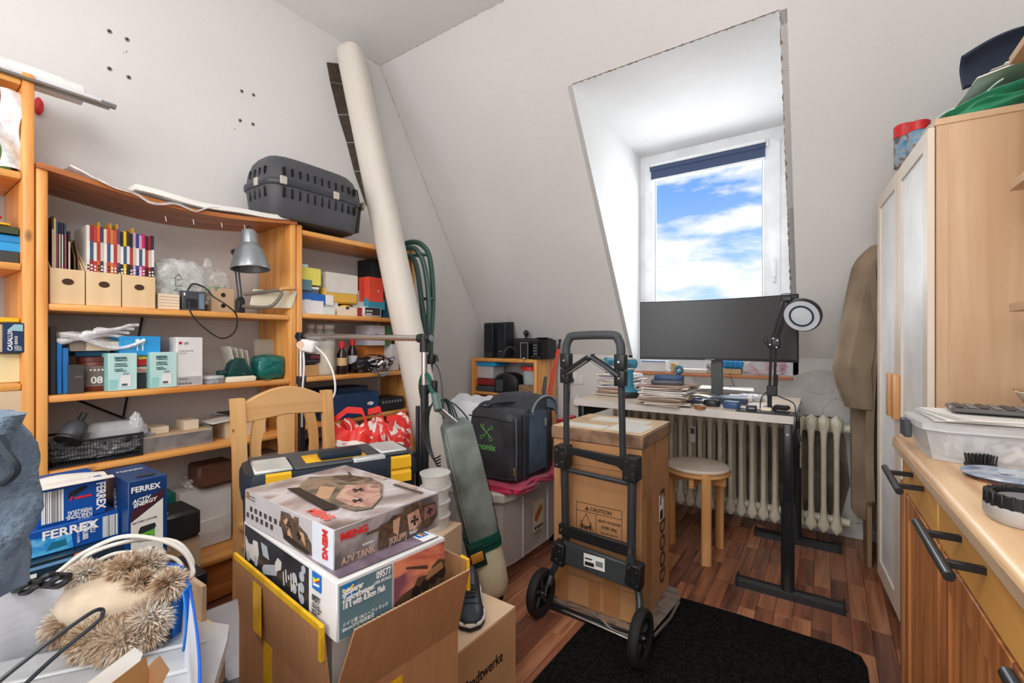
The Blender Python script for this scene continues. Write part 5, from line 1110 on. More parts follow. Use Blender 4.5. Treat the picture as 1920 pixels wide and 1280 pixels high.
puff('fur_top', 200, 1082, .585, (.045, .034, .028), 2000, 8)
puff('paw', 238, 1066, .61, (.045, .032, .028), 2200, 9)
puff('ear', 275, 1056, .61, (.042, .030, .026), 2200, 10, FURL)
puff('fur_top', 262, 1092, .595, (.030, .026, .022), 1200, 11)
puff('leg', 305, 1125, .59, (.040, .042, .034), 2400, 12)
puff('leg', 318, 1095, .60, (.028, .030, .026), 1500, 13)
puff('leg', 290, 1140, .585, (.036, .034, .030), 1600, 14)
# wire handle
wh = B().tube([PD(-60, 1335, .50), PD(0, 1276, .53), PD(90, 1205, .57), PD(165, 1152, .61), PD(188, 1142, .625), PD(193, 1150, .625), PD(180, 1168, .61), PD(110, 1225, .57), PD(45, 1285, .53), PD(-10, 1345, .50)], .0026, n=8, smooth=8).build('bent_wire', S('wire grey', 66, 72, 76, .25, metal=.5)); tag(wh, 'dark bent wire loop crossing in front of the plush toy', 'wire')
# black chain of cable at the left edge
t = B()
for s_ in range(3): t.tube([PD(-30 + 20 * i, 1122 - 4 * i + 5 * math.sin(i * 2.1 + s_ * 2) - 8 * s_, .86 + .015 * math.cos(i * 2.1 + s_ * 2)) for i in range(9)], .0055, n=7, smooth=4)
o = t.build('twisted_cable', BLK); tag(o, 'twisted black cable bundle along the tote bag rim', 'cable')
# jacket sleeve at the left edge
def slv(a, b):
    an = 2 * math.pi * a; z = 1.02 - .25 * b; r_ = .048 + .008 * b + .010 * math.sin(9 * b + 3 * a * 2 * math.pi) + .004 * math.sin(21 * b + an * 2)
    c = PD(-46 + 10 * math.sin(2.4 * b) - 26 * b ** 3, 640, .62); return (c.x + r_ * math.cos(an), c.y + r_ * math.sin(an), z)
jk = T('jacket', 'blue grey jacket sleeve hanging in at the far left edge', 'jacket')
B().loft([[slv(i / 32, j / 20) for i in range(32)] for j in range(21)]).build('sleeve', mat('blue grey fleece', srgb(98, 116, 134), .9, col2=srgb(120, 138, 156), scale=30, bump=.6, bscale=120), jk)
cf = PD(26, 872, .56)
B().tube([PD(-20, 826, .6), PD(4, 842, .58), PD(22, 862, .57), PD(30, 878, .57), PD(22, 893, .57), PD(6, 905, .58)], [.008, .012, .013, .010, .008, .005], n=8, smooth=4).build('cuff', S('cuff dark', 30, 42, 52, .7), jk)
# ================================================================ CARDBOARD BOX WITH MODEL KITS
KB = T('moving_box', 'open brown cardboard box with yellow tape holding model kits', 'cardboard box', (-.945, .668, 0), -6)
w, d, hb = .45, .31, .452
CB = mat('corrugated board', srgb(170, 122, 82), .85, var=.05, scale=4, stretch=(14, 14, 1))
for (x0, x1, y0, y1, nm) in [(-w / 2, w / 2, -d / 2, -d / 2 + .005, 'front_wall'), (-w / 2, w / 2, d / 2 - .005, d / 2, 'back_wall'), (-w / 2, -w / 2 + .005, -d / 2 + .005, d / 2 - .005, 'side_wall'), (w / 2 - .005, w / 2, -d / 2 + .005, d / 2 - .005, 'side_wall')]:
    B().box(x0, x1, y0, y1, 0, hb).build(nm, CB, KB, smooth=False)
B().box(-w / 2 + .005, w / 2 - .005, -d / 2 + .005, d / 2 - .005, 0, .006).build('bottom', CB, KB, smooth=False)
def flap(p0, p1, lean, H, nm, cutL=0, cutR=0):
    p0, p1 = Vector((*p0, hb)), Vector((*p1, hb)); U = (p1 - p0); Nn = Vector((U.y, -U.x, 0)).normalized()
    q0 = p0 + Vector((0, 0, H)) + Nn * lean + U * cutL; q1 = p1 + Vector((0, 0, H)) + Nn * lean - U * cutR
    th = Nn * -.004
    B().loft([[p0, p1, q1, q0], [p0 + th, p1 + th, q1 + th, q0 + th]]).build(nm, CB, KB, smooth=False)
    n_ = 60; pts = [q0.lerp(q1, i / n_) + th * (.2 if i % 2 else .8) + Vector((0, 0, .0012)) for i in range(n_ + 1)]
    B().tube(pts, .0012, n=4).build('corrugation', S('flute', 214, 180, 146, .8), KB)
    return q0, q1, th
q0, q1, th = flap((-w / 2, -d / 2), (w / 2, -d / 2), .012, .152, 'flap', 0, .02)
B().loft([[q0 + Vector((0, -.0008, .002)), q1 + Vector((0, -.0008, .002)), q1 + Vector((0, -.0004, -.011)), q0 + Vector((0, -.0004, -.011))], [q0 + Vector((0, .005, .003)), q1 + Vector((0, .005, .003)), q1 + Vector((0, .005, .0)), q0 + Vector((0, .005, 0))]]).build('edge_tape', YTAPE, KB, smooth=False)
B().box(q1.x - .008, q1.x + .002, q1.y - .003, q1.y + .004, q1.z - .06, q1.z + .002).build('edge_tape', YTAPE, KB, smooth=False)
flap((w / 2, -d / 2), (w / 2, d / 2), .040, .150, 'flap', .08, .0)
flap((w / 2, d / 2), (-w / 2, d / 2), .03, .150, 'flap', 0, 0)
o = B().tube([(w / 2 - .02, d / 2 + .03, hb + .152), (w / 2 + .0, d / 2 + .032, hb + .15), (w / 2 + .004, d / 2 + .03, hb + .08)], .005, n=6).build('edge_tape', YTAPE, KB)
B().box(-.075, -.03, -d / 2 - .0012, -d / 2 - .0002, 0, hb).build('tape_strip', YTAPE, KB, smooth=False)
B().box(-.10, -.055, -d / 2 - .0135, -d / 2 - .0125, hb + .02, hb + .13).build('tape_strip', YTAPE, KB, smooth=False)
B().box(w / 2 + .0002, w / 2 + .0012, -.05, 0.0, 0, hb - .02).build('tape_strip', YTAPE, KB, smooth=False)
ic = carton('model_box', 'white printed box inside the cardboard box, under the kits', 'box', (-.95, .668, .01), -6, .40, .27, .565, PAPER, pr=[('t', 'right', .02, .45, .012, 'PLASTIC MODEL KIT', INK, {'rot': -90})])
# large kit
w, d, h = .44, .254, .107
DK = multi('kit dark photo', [(28, 30, 36), (46, 50, 58), (34, 36, 44)], 8, .3)
PT = S('kit part grey', 170, 176, 184, .4); PT2 = S('kit part pale', 206, 202, 196, .4)
pr = [('r', 'front', .006, .004, w * .76, h - .006, DK, 'photo_panel')]
rd = random.Random(3)
def ell(cx, cy, rx, ry, n=10): return [(cx + rx * math.cos(2 * math.pi * i / n), cy + ry * math.sin(2 * math.pi * i / n)) for i in range(n)]
pr += [('p', 'front', [(.012, .05), (.018, .035), (.06, .028), (.085, .035), (.092, .055), (.085, .080), (.06, .078), (.055, .065), (.03, .062), (.012, .075)], PT2, 'truck_picture'), ('p', 'front', ell(.03, .032, .012, .012), PT, 'wheel_picture'), ('p', 'front', ell(.075, .034, .012, .012), PT, 'wheel_picture')]
for k in range(5): pr.append(('p', 'front', [(.105 + .007 * k, .085), (.110 + .007 * k, .086), (.122 + .007 * k, .06), (.117 + .007 * k, .058)], PT, 'part_picture'))
pr += [('p', 'front', [(.12, .018), (.19, .038), (.195, .055), (.185, .06), (.12, .040), (.112, .028)], PT, 'part_picture'), ('p', 'front', [(.185, .045), (.212, .058), (.214, .075), (.195, .078), (.182, .064)], PT2, 'part_picture')]
for k in range(6): pr.append(('p', 'front', ell(.315, .092 - .0 * k, .009, .008) if k == 0 else ell(.275 + .033 * (k % 2), .085 - .022 * (k // 2 + k % 2 * .4), .011, .010), PT, 'wheel_picture'))
for k in range(7): pr.append(('p', 'front', [(.225 + .012 * k, .03 + .01 * (k % 3)), (.230 + .012 * k, .032 + .01 * (k % 3)), (.226 + .012 * k, .06 + .008 * (k % 2)), (.222 + .012 * k, .058 + .008 * (k % 2))], PT2, 'part_picture'))
LOGO_B = S('logo blue', 24, 110, 190, .4); LOGO_Y = S('logo yellow', 232, 210, 40, .4)
def logo(face, x, y, s):
    return [('r', face, x, y, x + s, y + s * .95, LOGO_B, 'logo_field'), ('p', face, [(x + s * .12, y + s * .35), (x + s * .4, y + s * .42), (x + s * .88, y + s * .72), (x + s * .84, y + s * .82), (x + s * .4, y + s * .6), (x + s * .12, y + s * .65)], LOGO_Y, 'logo'), ('p', face, [(x + s * .15, y + s * .2), (x + s * .85, y + s * .3), (x + s * .85, y + s * .4), (x + s * .15, y + s * .32)], INKW, 'logo'), ('p', face, [(x + s * .45, y + s * .42), (x + s * .80, y + s * .55), (x + s * .80, y + s * .62), (x + s * .45, y + s * .54)], RED, 'logo')]
pr += logo('front', w * .80, h * .66, .034)
pr += [('t', 'front', w * .80, h * .45, .016, '09577', INK, {'bold': .03, 'sx': .75}), ('t', 'front', w * .80, h * .37, .008, '1/35 SCALE', INK, {'sx': .8}), ('t', 'front', w * .80, h * .22, .006, 'Schwerer Zugkraft-\nwagen 18 t with\n8.8cm Flak', INK, {'sx': .8})]
TLP = S('kit teal', 92, 122, 132, .4)
SUN = multi('sunset print', [(62, 40, 50), (110, 62, 78), (196, 104, 84), (226, 140, 104), (128, 74, 92)], 7, .35, (1, 1, 1.6))
pr += [('r', 'right', .004, .004, d * .45, h - .006, TLP, 'teal_panel'), ('r', 'right', d * .47, .004, d - .004, h - .006, SUN, 'sunset_picture')]
pr += [('p', 'right', [(d * .47, .005), (d * .985, .005), (d * .985, .062), (d * .92, .068), (d * .85, .060), (d * .82, .045), (d * .70, .05), (d * .66, .035), (d * .55, .03), (d * .47, .02)], S('halftrack dark', 84, 62, 46, .4), 'vehicle_picture'), ('p', 'right', [(d * .58, .078), (d * .585, .082), (d * .80, .066), (d * .80, .058)], S('halftrack dark', 84, 62, 46, .4), 'gun_picture')]
for k in range(4): pr.append(('p', 'right', ell(d * (.68 + .09 * k), .022 + .005 * k, .012, .013), S('wheel dark', 36, 28, 26, .4), 'wheel_picture'))
pr += [('p', 'right', [(d * .78, .035), (d * .97, .045), (d * .95, .060), (d * .80, .052)], S('halftrack tan', 150, 112, 74, .4), 'vehicle_picture')]
pr += logo('right', .010, h * .70, .026)
pr += [('t', 'right', d * .44, h * .80, .019, '09577', INKW, {'bold': .03, 'sx': .7, 'align': 'RIGHT'}), ('t', 'right', d * .44, h * .71, .008, '1/35 SCALE', INKW, {'align': 'RIGHT', 'bold': .02}), ('t', 'right', .009, h * .535, .0155, 'Schwerer\nZugkraftwagen\n18 t with 8.8cm Flak', INKW, {'sx': .70, 'bold': .03, 'spacing': .82}), ('t', 'right', .009, h * .16, .0085, 'ドイツ軍 18tハーフトラック\n88mm対空砲搭載型', INKW, {'sx': .9})]
pr += [('r', 'top', .01, .01, w - .01, d - .01, multi('kit top print', [(96, 80, 96), (150, 130, 146), (70, 60, 76)], 6, .3)), ('r', 'top', w - .10, d - .05, w - .012, d - .012, INKW)] + logo('top', w - .06, d - .045, .028)
k2 = carton('model_kit', 'larger military model kit box standing in the cardboard box', 'model kit', (-.926, .640, .580), -6, w, d, h, S('kit white', 226, 224, 222, .3), pr=pr)
# upper kit
w, d, h = .385, .266, .078
KG = S('kit silver grey', 186, 182, 182, .3)
TKD = multi('tank brown', [(74, 56, 46), (100, 80, 64), (66, 52, 44), (120, 94, 72)], 30, .35); TKT = S('tank tan', 190, 150, 118, .4); TKG = multi('tank camouflage', [(84, 76, 62), (120, 110, 92), (150, 124, 104), (96, 80, 66)], 16, .35); CR = S('cross black', 26, 24, 26, .4)
def cross(face, x, y, s, rot=0):
    out = []
    for a in (0, 90):
        c_, s_ = math.cos(R(a + rot)), math.sin(R(a + rot)); q = []
        for dx, dy in ((-s, -s * .34), (-s * .3, -s * .12), (s * .3, -s * .12), (s, -s * .34), (s, s * .34), (s * .3, s * .12), (-s * .3, s * .12), (-s, s * .34)): q.append((x + dx * c_ - dy * s_, y + dx * s_ + dy * c_))
        out.append(('p2', face, q, CR, 'cross'))
    return out
pr = [('p', 'front', [(w * .46, .045), (w * .47, .068), (w * .56, .070), (w * .60, .062), (w * .62, .078 - .008), (w * .66, .070), (w * .66, .055), (w * .74, .046), (w * .79, .030), (w * .795, .008), (w * .76, .004), (w * .62, .004), (w * .50, .012)], TKD, 'tank_picture')]
pr += [('p2', 'front', [(w * .50, .050), (w * .54, .060), (w * .56, .045), (w * .60, .020), (w * .57, .026), (w * .545, .018), (w * .55, .034)], TKT, 'camouflage'), ('p2', 'front', [(w * .67, .045), (w * .72, .044), (w * .74, .02), (w * .70, .03)], TKT, 'camouflage'), ('p2', 'front', [(w * .50, .013), (w * .52, .026), (w * .78, .012), (w * .76, .006)], S('track black', 40, 34, 30, .4), 'track_picture')]
pr += cross('front', w * .555, .045, .008) + cross('front', w * .675, .036, .008)
pr += [('r', 'front', w * .80, 0.001, w - .001, h - .001, S('kit light', 214, 220, 228, .3)), ('t', 'front', w * .905, h * .93, .024, 'MENG', S('kit red', 214, 42, 40, .4), {'rot': -90, 'bold': .04, 'sx': .86})]
for r_ in range(2):
    for k in range(6 - r_ + 1): pr.append(('r', 'front', .028 + .024 * k - .018 * r_, .033 - .017 * r_, .040 + .024 * k - .018 * r_, .044 - .017 * r_, S('thumb dark', 60, 56, 54, .4), 'thumbnail_picture'))
pr += [('r', 'front', .008, .060, .024, .076, S('badge gold', 150, 110, 50, .4), 'badge'), ('t', 'front', .028, .068, .005, 'Assembly parts', TKD, {}), ('t', 'front', .028, .061, .005, 'Decals included', TKD, {})]
pr += [('r', 'right', .001, .001, d - .001, h - .001, multi('smoke print', [(70, 64, 66), (104, 96, 98), (170, 162, 162), (128, 118, 120)], 5, .3), 'smoke_picture')]
pr += [('p2', 'right', [(d * .36, .022), (d * .37, .055), (d * .46, .058), (d * .50, .066), (d * .60, .062), (d * .62, .074), (d * .78, .076), (d * .80, .064), (d * .95, .062), (d * .97, .030), (d * .90, .012), (d * .36, .006)], TKD, 'tank_picture'), ('p2b', 'right', [(d * .50, .03), (d * .50, .055), (d * .57, .058), (d * .55, .02)], TKT, 'camouflage'), ('p2b', 'right', [(d * .66, .02), (d * .64, .055), (d * .76, .060), (d * .79, .03), (d * .72, .018)], multi('tank rose', [(196, 156, 140), (168, 124, 110), (206, 170, 150), (140, 108, 96)], 14, .35), 'camouflage'), ('p2b', 'right', [(d * .82, .03), (d * .82, .058), (d * .94, .058), (d * .95, .035)], S('tank plum', 130, 92, 90, .4), 'camouflage'), ('p2', 'right', [(d * .26, .046), (d * .26, .050), (d * .37, .052), (d * .37, .046)], TKD, 'gun_picture')]
pr += cross('right', d * .715, .038, .010) + cross('right', d * .88, .046, .008, 10)
pr += [('t', 'right', d * .04, h * .70, .019, 'MENG', S('kit red', 214, 42, 40, .4), {'bold': .04, 'sx': 1.15}), ('t', 'right', d * .05, h * .10, .019, 'A7V TANK', S('rust letters', 190, 160, 140, .4), {'bold': .03, 'sx': .82}), ('t', 'right', d * .46, h * .10, .019, '[KRUPP]', S('rust letters', 190, 160, 140, .4), {'bold': .03, 'sx': .66}), ('t', 'right', d * .22, h * .36, .006, 'GERMAN', INKW, {}), ('t', 'right', d * .66, h * .14, .009, 'TS-017', INKW, {'bold': .03, 'sx': .8})]
pr += [('r', 'top', .001, .001, w - .001, d - .001, multi('battle print', [(120, 106, 104), (176, 162, 158), (206, 200, 202), (150, 132, 126), (96, 84, 80)], 4.5, .28), 'battle_picture')]
pr += [('p2', 'top', [(w * .10, d * .52), (w * .24, d * .78), (w * .42, d * .88), (w * .62, d * .82), (w * .80, d * .62), (w * .92, d * .40), (w * .88, d * .28), (w * .70, d * .26), (w * .50, d * .22), (w * .25, d * .30)], TKG, 'tank_picture'), ('p2b', 'top', [(w * .45, d * .60), (w * .60, d * .80), (w * .80, d * .60), (w * .91, d * .40), (w * .80, d * .32), (w * .62, d * .34)], multi('tank rose', [(196, 156, 140), (168, 124, 110), (206, 170, 150), (140, 108, 96)], 14, .35), 'camouflage'), ('p2b', 'top', [(w * .20, d * .66), (w * .28, d * .80), (w * .44, d * .84), (w * .42, d * .66)], TKD, 'camouflage'), ('p2b', 'top', [(w * .34, d * .44), (w * .44, d * .5), (w * .60, d * .3), (w * .52, d * .24)], TKT, 'camouflage'), ('p2', 'top', [(w * .22, d * .22), (w * .26, d * .30), (w * .78, d * .24), (w * .74, d * .14)], S('track black', 40, 34, 30, .4), 'track_picture'), ('p2', 'top', [(w * .2, d * .84), (w * .21, d * .86), (w * .30, d * .80), (w * .29, d * .78)], TKD, 'gun_picture')]
pr += cross('top', w * .60, d * .58, .014, 20) + cross('top', w * .76, d * .42, .012, 20)
pr += [('t', 'top', w * .68, d * .04, .030, 'MENG', S('kit coral', 228, 90, 78, .4), {'bold': .04, 'sx': .95}), ('t', 'top', w * .30, d * .91, .020, 'A7V TANK', S('rust letters', 190, 160, 140, .4), {'bold': .03}), ('t', 'top', w * .66, d * .90, .022, '(KRUPP)', S('rust letters', 190, 160, 140, .4), {'bold': .03, 'sx': .9}), ('p2', 'top', [(w * .68, d * .86), (w * .95, d * .86), (w * .95, d * .89), (w * .68, d * .89)], S('line brown', 70, 54, 44, .4))]
k1 = carton('model_kit', 'tank model kit box lying on top of the larger kit', 'model kit', (-.945, .655, .6885), -3, w, d, h, KG, pr=[])
def prints2(o, dims, items):
    for i_, it in enumerate(items):
        if it[0] in ('p2', 'p2b'):
            M = fm(it[1], *dims) @ Matrix.Translation((0, 0, .0008 + i_ * .00005))
            if it[4] == 'cross': M = M @ Matrix.Translation((0, 0, .001))
            B().prism(it[2], .0002, .0008, M=M).build(it[4], it[3], o, smooth=False)
        elif it[0] == 't': prints(o, dims, [['r', it[1], 0, 0, .001, .001, it[6]]] * 0 + [it[:1] + (it[1], it[2], it[3], it[4], it[5], it[6], dict(it[7]) if len(it) > 7 else {})], .0008 + i_ * .00005)
        else: prints(o, dims, [it])
IT = [tuple(list(i) + ['printed_picture']) if i[0] in ('p2', 'p2b') and len(i) == 4 else i for i in pr]
prints2(k1, (w, d, h), IT)
# ================================================================ SHOES ON THE CARTON
SW = carton('carton', 'brown carton with black lettering Stadtwerke beside the model kits', 'cardboard box', (-.945, 1.0, 0), -1.5, .30, .34, .30, S('tan carton', 196, 152, 108, .8), bev=.003)
prints(SW, (.30, .34, .30), [('t', 'right', .075, .175, .046, 'y Stadtwerke', INK, {'bold': .01, 'sx': .8, 'rot': 0}), ('r', 'top', .002, .002, .298, .338, S('carton top', 226, 196, 164, .8))])
def shoe(nm, lb, loc, rz, m, sole, sc=1.0):
    t = T(nm, lb, 'shoe', loc, rz)
    rings = []
    for x, wd, zt, zb in [(-.135, .018, .050, .02), (-.125, .032, .085, .02), (-.10, .036, .098, .02), (-.05, .037, .085, .02), (0, .041, .072, .02), (.05, .047, .062, .02), (.09, .047, .054, .02), (.12, .038, .044, .02), (.138, .020, .034, .02)]:
        rings.append([(x * sc, wd * math.cos(a) * (1 - .25 * max(0, math.sin(a))) * sc, (zb + (zt - zb) * max(0, math.sin(a)) ** .7) * sc) for a in [i * math.pi / 10 for i in range(11)]])
    B().loft(rings).build('upper', m, t)
    sp = [(-.142, 0), (-.13, .032), (-.08, .040), (0, .042), (.06, .050), (.10, .048), (.13, .034), (.146, 0), (.13, -.034), (.10, -.046), (.06, -.048), (0, -.04), (-.08, -.038), (-.13, -.03)]
    B().prism([(a * sc, b * sc) for a, b in sp], 0, .014 * sc, bev=.003).build('outsole', BLK, t)
    B().prism([(a * 1.005 * sc, b * 1.01 * sc) for a, b in sp], .014 * sc, .025 * sc, bev=.002).build('midsole', sole, t)
    for k in range(4): B().tube([((-.005 + .018 * k) * sc, -.02 * sc, (.071 - .003 * k) * sc), ((.0 + .018 * k) * sc, 0, (.078 - .004 * k) * sc), ((-.005 + .018 * k) * sc, .02 * sc, (.071 - .003 * k) * sc)], .0025, n=5).build('lace', BLK, t)
    B().tube([(.062 * sc, -.046 * sc, .03 * sc), (.075 * sc, -.02 * sc, .055 * sc), (.078 * sc, 0, .059 * sc), (.075 * sc, .02 * sc, .055 * sc), (.062 * sc, .046 * sc, .03 * sc)], .0014, n=5).build('toe_seam', BLK, t)
    return t
SHM = S('navy leather', 44, 52, 62, .35)
pz = PZ(868, 1150, .31)
shoe('shoe', 'dark leather shoe with pale sole edge on the carton, toe forward', (-.905, 1.082, .302), -50, SHM, PAPER, .88)
shoe('shoe', 'second dark leather shoe half hidden by the cardboard flap', (-.925, .965, .302), -58, SHM, PAPER, .85)
o = B().box(-.05, .05, -.03, .03, 0, .002).build('paper_slip', S('slip cream', 224, 206, 170, .7)); put(o, (-.87, 1.03, .3015), 30); tag(o, 'cream paper slip lying on the carton under the shoe', 'paper')
# clear discs cylinder behind upper kit
t = T('food_container', 'stack of clear plastic containers behind the upper kit', 'container', (*PD(816, 900, 1.65).xy, .45))
for k in range(4): B().lathe([(.0, .05 * k), (.045, .05 * k), (.052, .05 * k + .04), (.056, .05 * k + .042), (.056, .05 * k + .047), (0, .05 * k + .048)], 20).build('tub', MC['plastic tub'] if 'plastic tub' in MC else clear('plastic tub', (.86, .84, .80), .6, .2), t)
carton('carton', 'plain carton under the clear plastic containers', 'box', (*PD(816, 900, 1.65).xy, 0), 10, .14, .14, .449, CARDL)
# ================================================================ HAND CRANKED GREEN HOSES AND CABLES BEHIND THE PILLAR
HG = S('hose green', 44, 80, 70, .4)
def hose(lb, px, r, m=HG, nm='garden_hose', cat='hose', sm=6, n=8):
    o = B().tube([PD(*p) for p in px], r, n=n, smooth=sm).build(nm, m); tag(o, lb, cat); return o
hose('outermost dark green hose arching over the shelf corner beside the pillar', [(752, 462, 2.88), (768, 454, 2.85), (790, 458, 2.83), (806, 485, 2.83), (812, 560, 2.83), (808, 640, 2.81), (806, 720, 2.81), (800, 780, 2.83)], .016)
hose('second dark green hose just inside the outermost one', [(752, 470, 2.85), (766, 464, 2.82), (782, 470, 2.80), (796, 500, 2.80), (804, 570, 2.79), (800, 650, 2.79), (796, 720, 2.79)], .016)
hose('innermost dark green hose running down along the pillar', [(754, 482, 2.85), (768, 480, 2.81), (780, 496, 2.79), (790, 560, 2.78), (796, 640, 2.77), (790, 690, 2.79)], .016)
hose('thin dark cable strung down along the green hoses', [(770, 470, 2.77), (784, 520, 2.75), (798, 590, 2.75), (803, 650, 2.75), (806, 690, 2.73)], .003, BLK, 'black_cable', 'cable', n=6)
for (u, v) in [(783, 478), (798, 560)]:
    c = PD(u + 4, v, 2.82); B().box(c.x - .04, c.x + .04, c.y - .025, c.y + .025, c.z - .008, c.z + .008, .004).build('hose_strap', HG, bpy.data.objects['garden_hose'])
# floor stick vacuum cleaner leaning on the rack
top, bot = Vector((-1.200, 1.345, .800)), Vector((-1.165, 1.545, .075))
ax = (top - bot); Lv = ax.length; az = ax.normalized()
q = az.to_track_quat('Z', 'Y').to_matrix().to_4x4()
xd = Vector((math.cos(R(57)), math.sin(R(57)), 0)); xd = (xd - az * xd.dot(az)).normalized(); yd = az.cross(xd)
MV = Matrix((xd, yd, az)).transposed().to_4x4(); MV.translation = bot
vc = T('upright_vacuum', 'upright vacuum cleaner with grey green dust bag and cream base', 'vacuum cleaner')
BAGM = mat('grey green bag', srgb(98, 106, 100), .75, col2=srgb(136, 148, 142), scale=6, bump=.1, bscale=40, fac=(.4, .62))
B().loft([hexring(.062, .058, .265, 24, 7), hexring(.066, .062, .40, 24, 7), hexring(.064, .060, .60, 24, 7), hexring(.058, .055, Lv - .015, 24, 7), hexring(.050, .046, Lv, 24, 6)], M=MV).build('dust_bag', BAGM, vc)
for sx_ in (-.0615,): B().tube([MV @ Vector((sx_, -.0575, .27)), MV @ Vector((sx_ - .003, -.0605, .45)), MV @ Vector((sx_ + .003, -.055, Lv - .012))], .0016, n=5, smooth=4).build('bag_piping', S('piping light', 170, 172, 160, .6), vc)
B().tube([MV @ Vector((.0615, -.0575, .27)), MV @ Vector((.064, -.0605, .45)), MV @ Vector((.057, -.055, Lv - .012))], .0016, n=5, smooth=4).build('bag_piping', BLK, vc)
B().loft([hexring(.070, .066, .215, 24, 6), hexring(.071, .067, .240, 24, 6), hexring(.069, .065, .275, 24, 6)], M=MV).build('collar', GREEN, vc)
B().loft([hexring(.0725, .0685, .236, 24, 6), hexring(.0725, .0685, .241, 24, 6)], M=MV).build('collar_groove', S('groove dark', 10, 36, 32, .5), vc)
B().box(-.075, -.012, -.0725, -.0, .165, .262, .006, 2, M=MV @ Matrix.Translation((-.002, 0, 0))).build('switch_block', S('deep green', 14, 60, 52, .4), vc)
B().box(-.072, -.020, -.078, -.070, .195, .235, .005, 2, M=MV @ Matrix.Translation((-.004, 0, 0))).build('switch', S('switch ochre', 214, 152, 62, .4), vc)
B().loft([hexring(.066, .062, .218, 24, 4), hexring(.069, .066, .12, 24, 3.6), hexring(.066, .064, .03, 24, 3), hexring(.056, .054, -.01, 24, 2.6), hexring(.034, .034, -.030, 24, 2.2)], M=MV).build('motor_base', S('vacuum cream', 232, 224, 190, .4), vc)
B().loft([hexring(.03, .03, -.026, 16, 2), hexring(.034, .034, -.055, 16, 2)], M=MV).build('coupling', BLK, vc)
hb_ = MV @ Vector((0, 0, Lv)); hd_ = (PD(818, 765, 1.72) - hb_)
B().cyl(hb_, PD(819, 763, 1.74), .011, 12).build('pole', STEEL, vc)
B().cyl(PD(822, 770, 1.73), PD(816, 738, 1.76), .017, 12, bev=.004).build('handle_socket', S('grey green grip', 84, 104, 98, .45), vc)
B().tube([PD(816, 742, 1.76), PD(808, 728, 1.78), PD(806, 712, 1.80), PD(796, 700, 1.84), PD(789, 720, 1.88), PD(792, 745, 1.84)], .010, n=8, smooth=4).build('grip', GREEN, vc)
B().box(-.012, .012, -.01, .01, -.025, .025, .003, M=Matrix.Translation(PD(814, 725, 1.78))).build('cable_hook', BLK, vc)
hk = T('cable_hook_block', 'black cable hook block fixed beside the right rack post', 'hook')
c = PD(809, 673, 1.84); B().box(c.x - .016, c.x + .016, c.y - .012, c.y + .012, c.z - .02, c.z + .02, .003).build('block', BLK, hk); B().tube([c + Vector((.0, 0, .015)), c + Vector((.02, .01, .012)), c + Vector((.022, .012, -.01))], .005, n=6).build('hook', BLK, hk)
hose('black vacuum cable hanging from the hook down past the pillar', [(815, 680, 1.82), (824, 695, 1.82), (829, 730, 1.8), (831, 784, 1.76)], .0032, BLK, 'black_cable', 'cable', n=6)
for k in range(4):
    hose(['outermost', 'second', 'third', 'innermost'][k] + ' coil of black cable looped left of the vacuum bag', [(812 + 2 * k, 752, 1.8), (804 - 4 * k, 780, 1.8), (806 - 3 * k, 830, 1.78), (818 - 2 * k, 870 - 4 * k, 1.76), (826, 872 - 6 * k, 1.74)], .0030, BLK, 'black_cable', 'cable', n=6)
for k in range(4):
    hose(['topmost', 'second', 'third', 'lowest'][k] + ' dark green cable strand fanning right of the vacuum handle', [(822, 752, 1.77), (836, 748 + 2 * k, 1.8), (848 - 2 * k, 760 + 4 * k, 1.8), (858 - 5 * k, 784, 1.8)], .0032, S('cable green', 30, 50, 46, .4), 'green_cable', 'cable', n=6)
hose('long thin black cable arching over to the black appliance bag', [(830, 750, 1.86), (850, 756, 1.95), (870, 775, 2.0), (880, 790, 2.05)], .003, BLK, 'black_cable', 'cable', n=6)
# ================================================================ CLEAR TUB, RED CLOTH, BLACK APPLIANCE BAG
tb = T('storage_tub', 'large milky plastic storage tub on castors under the appliance bag', 'storage tub', (-1.425, 2.0, 0)); tb.scale = (1, 1, .93)
TBM = clear('tub plastic', (.80, .77, .76), .62, .25)
B().loft([hexring(.175, .265, .045, 32, 9), hexring(.188, .285, .38, 32, 9), hexring(.196, .293, .385, 32, 9), hexring(.196, .293, .40, 32, 9)]).build('tub_wall', TBM, tb)
B().loft([hexring(.204, .30, .395, 32, 9), hexring(.204, .30, .43, 32, 9), hexring(.195, .29, .437, 32, 9)]).build('lid', S('milky lid', 208, 204, 196, .4), tb)
B().loft([hexring(.155, .25, .06, 20, 6), hexring(.165, .262, .33, 20, 6)]).build('tub_contents', multi('tub contents', [(96, 72, 62), (150, 132, 124), (186, 160, 120), (120, 100, 104), (170, 160, 160)], 4, .8), tb)
for a in (-.12, .12): B().box(.187, .196, a - .004, a + .004, .06, .38, .002).build('rib', TBM, tb)
for (a, b) in [(.15, -.24), (.15, .24), (-.15, -.24), (-.15, .24)]: B().cyl((a - .012, b, .024), (a + .012, b, .024), .024, 16).box(a - .01, a + .01, b - .015, b + .015, .024, .05).build('castor', BLK, tb)
o = B().box(.1895, .1905, -.005, .10, .15, .32).build('sticker', S('sticker cream', 216, 200, 178, .6), tb, smooth=False, M=Matrix.Translation((0, -.02, 0)))
B().prism([(.01 - .02, .24), (.07 - .02, .29), (.09 - .02, .26), (.03 - .02, .20)], .1905, .1912, axis='x').build('sticker_picture', S('sticker brown', 176, 104, 58, .6), o, smooth=False); B().prism([(-.01, .22), (.01, .20), (.06, .25), (.05, .27)], .1905, .1911, axis='x').build('sticker_picture', DGREY, o, smooth=False)
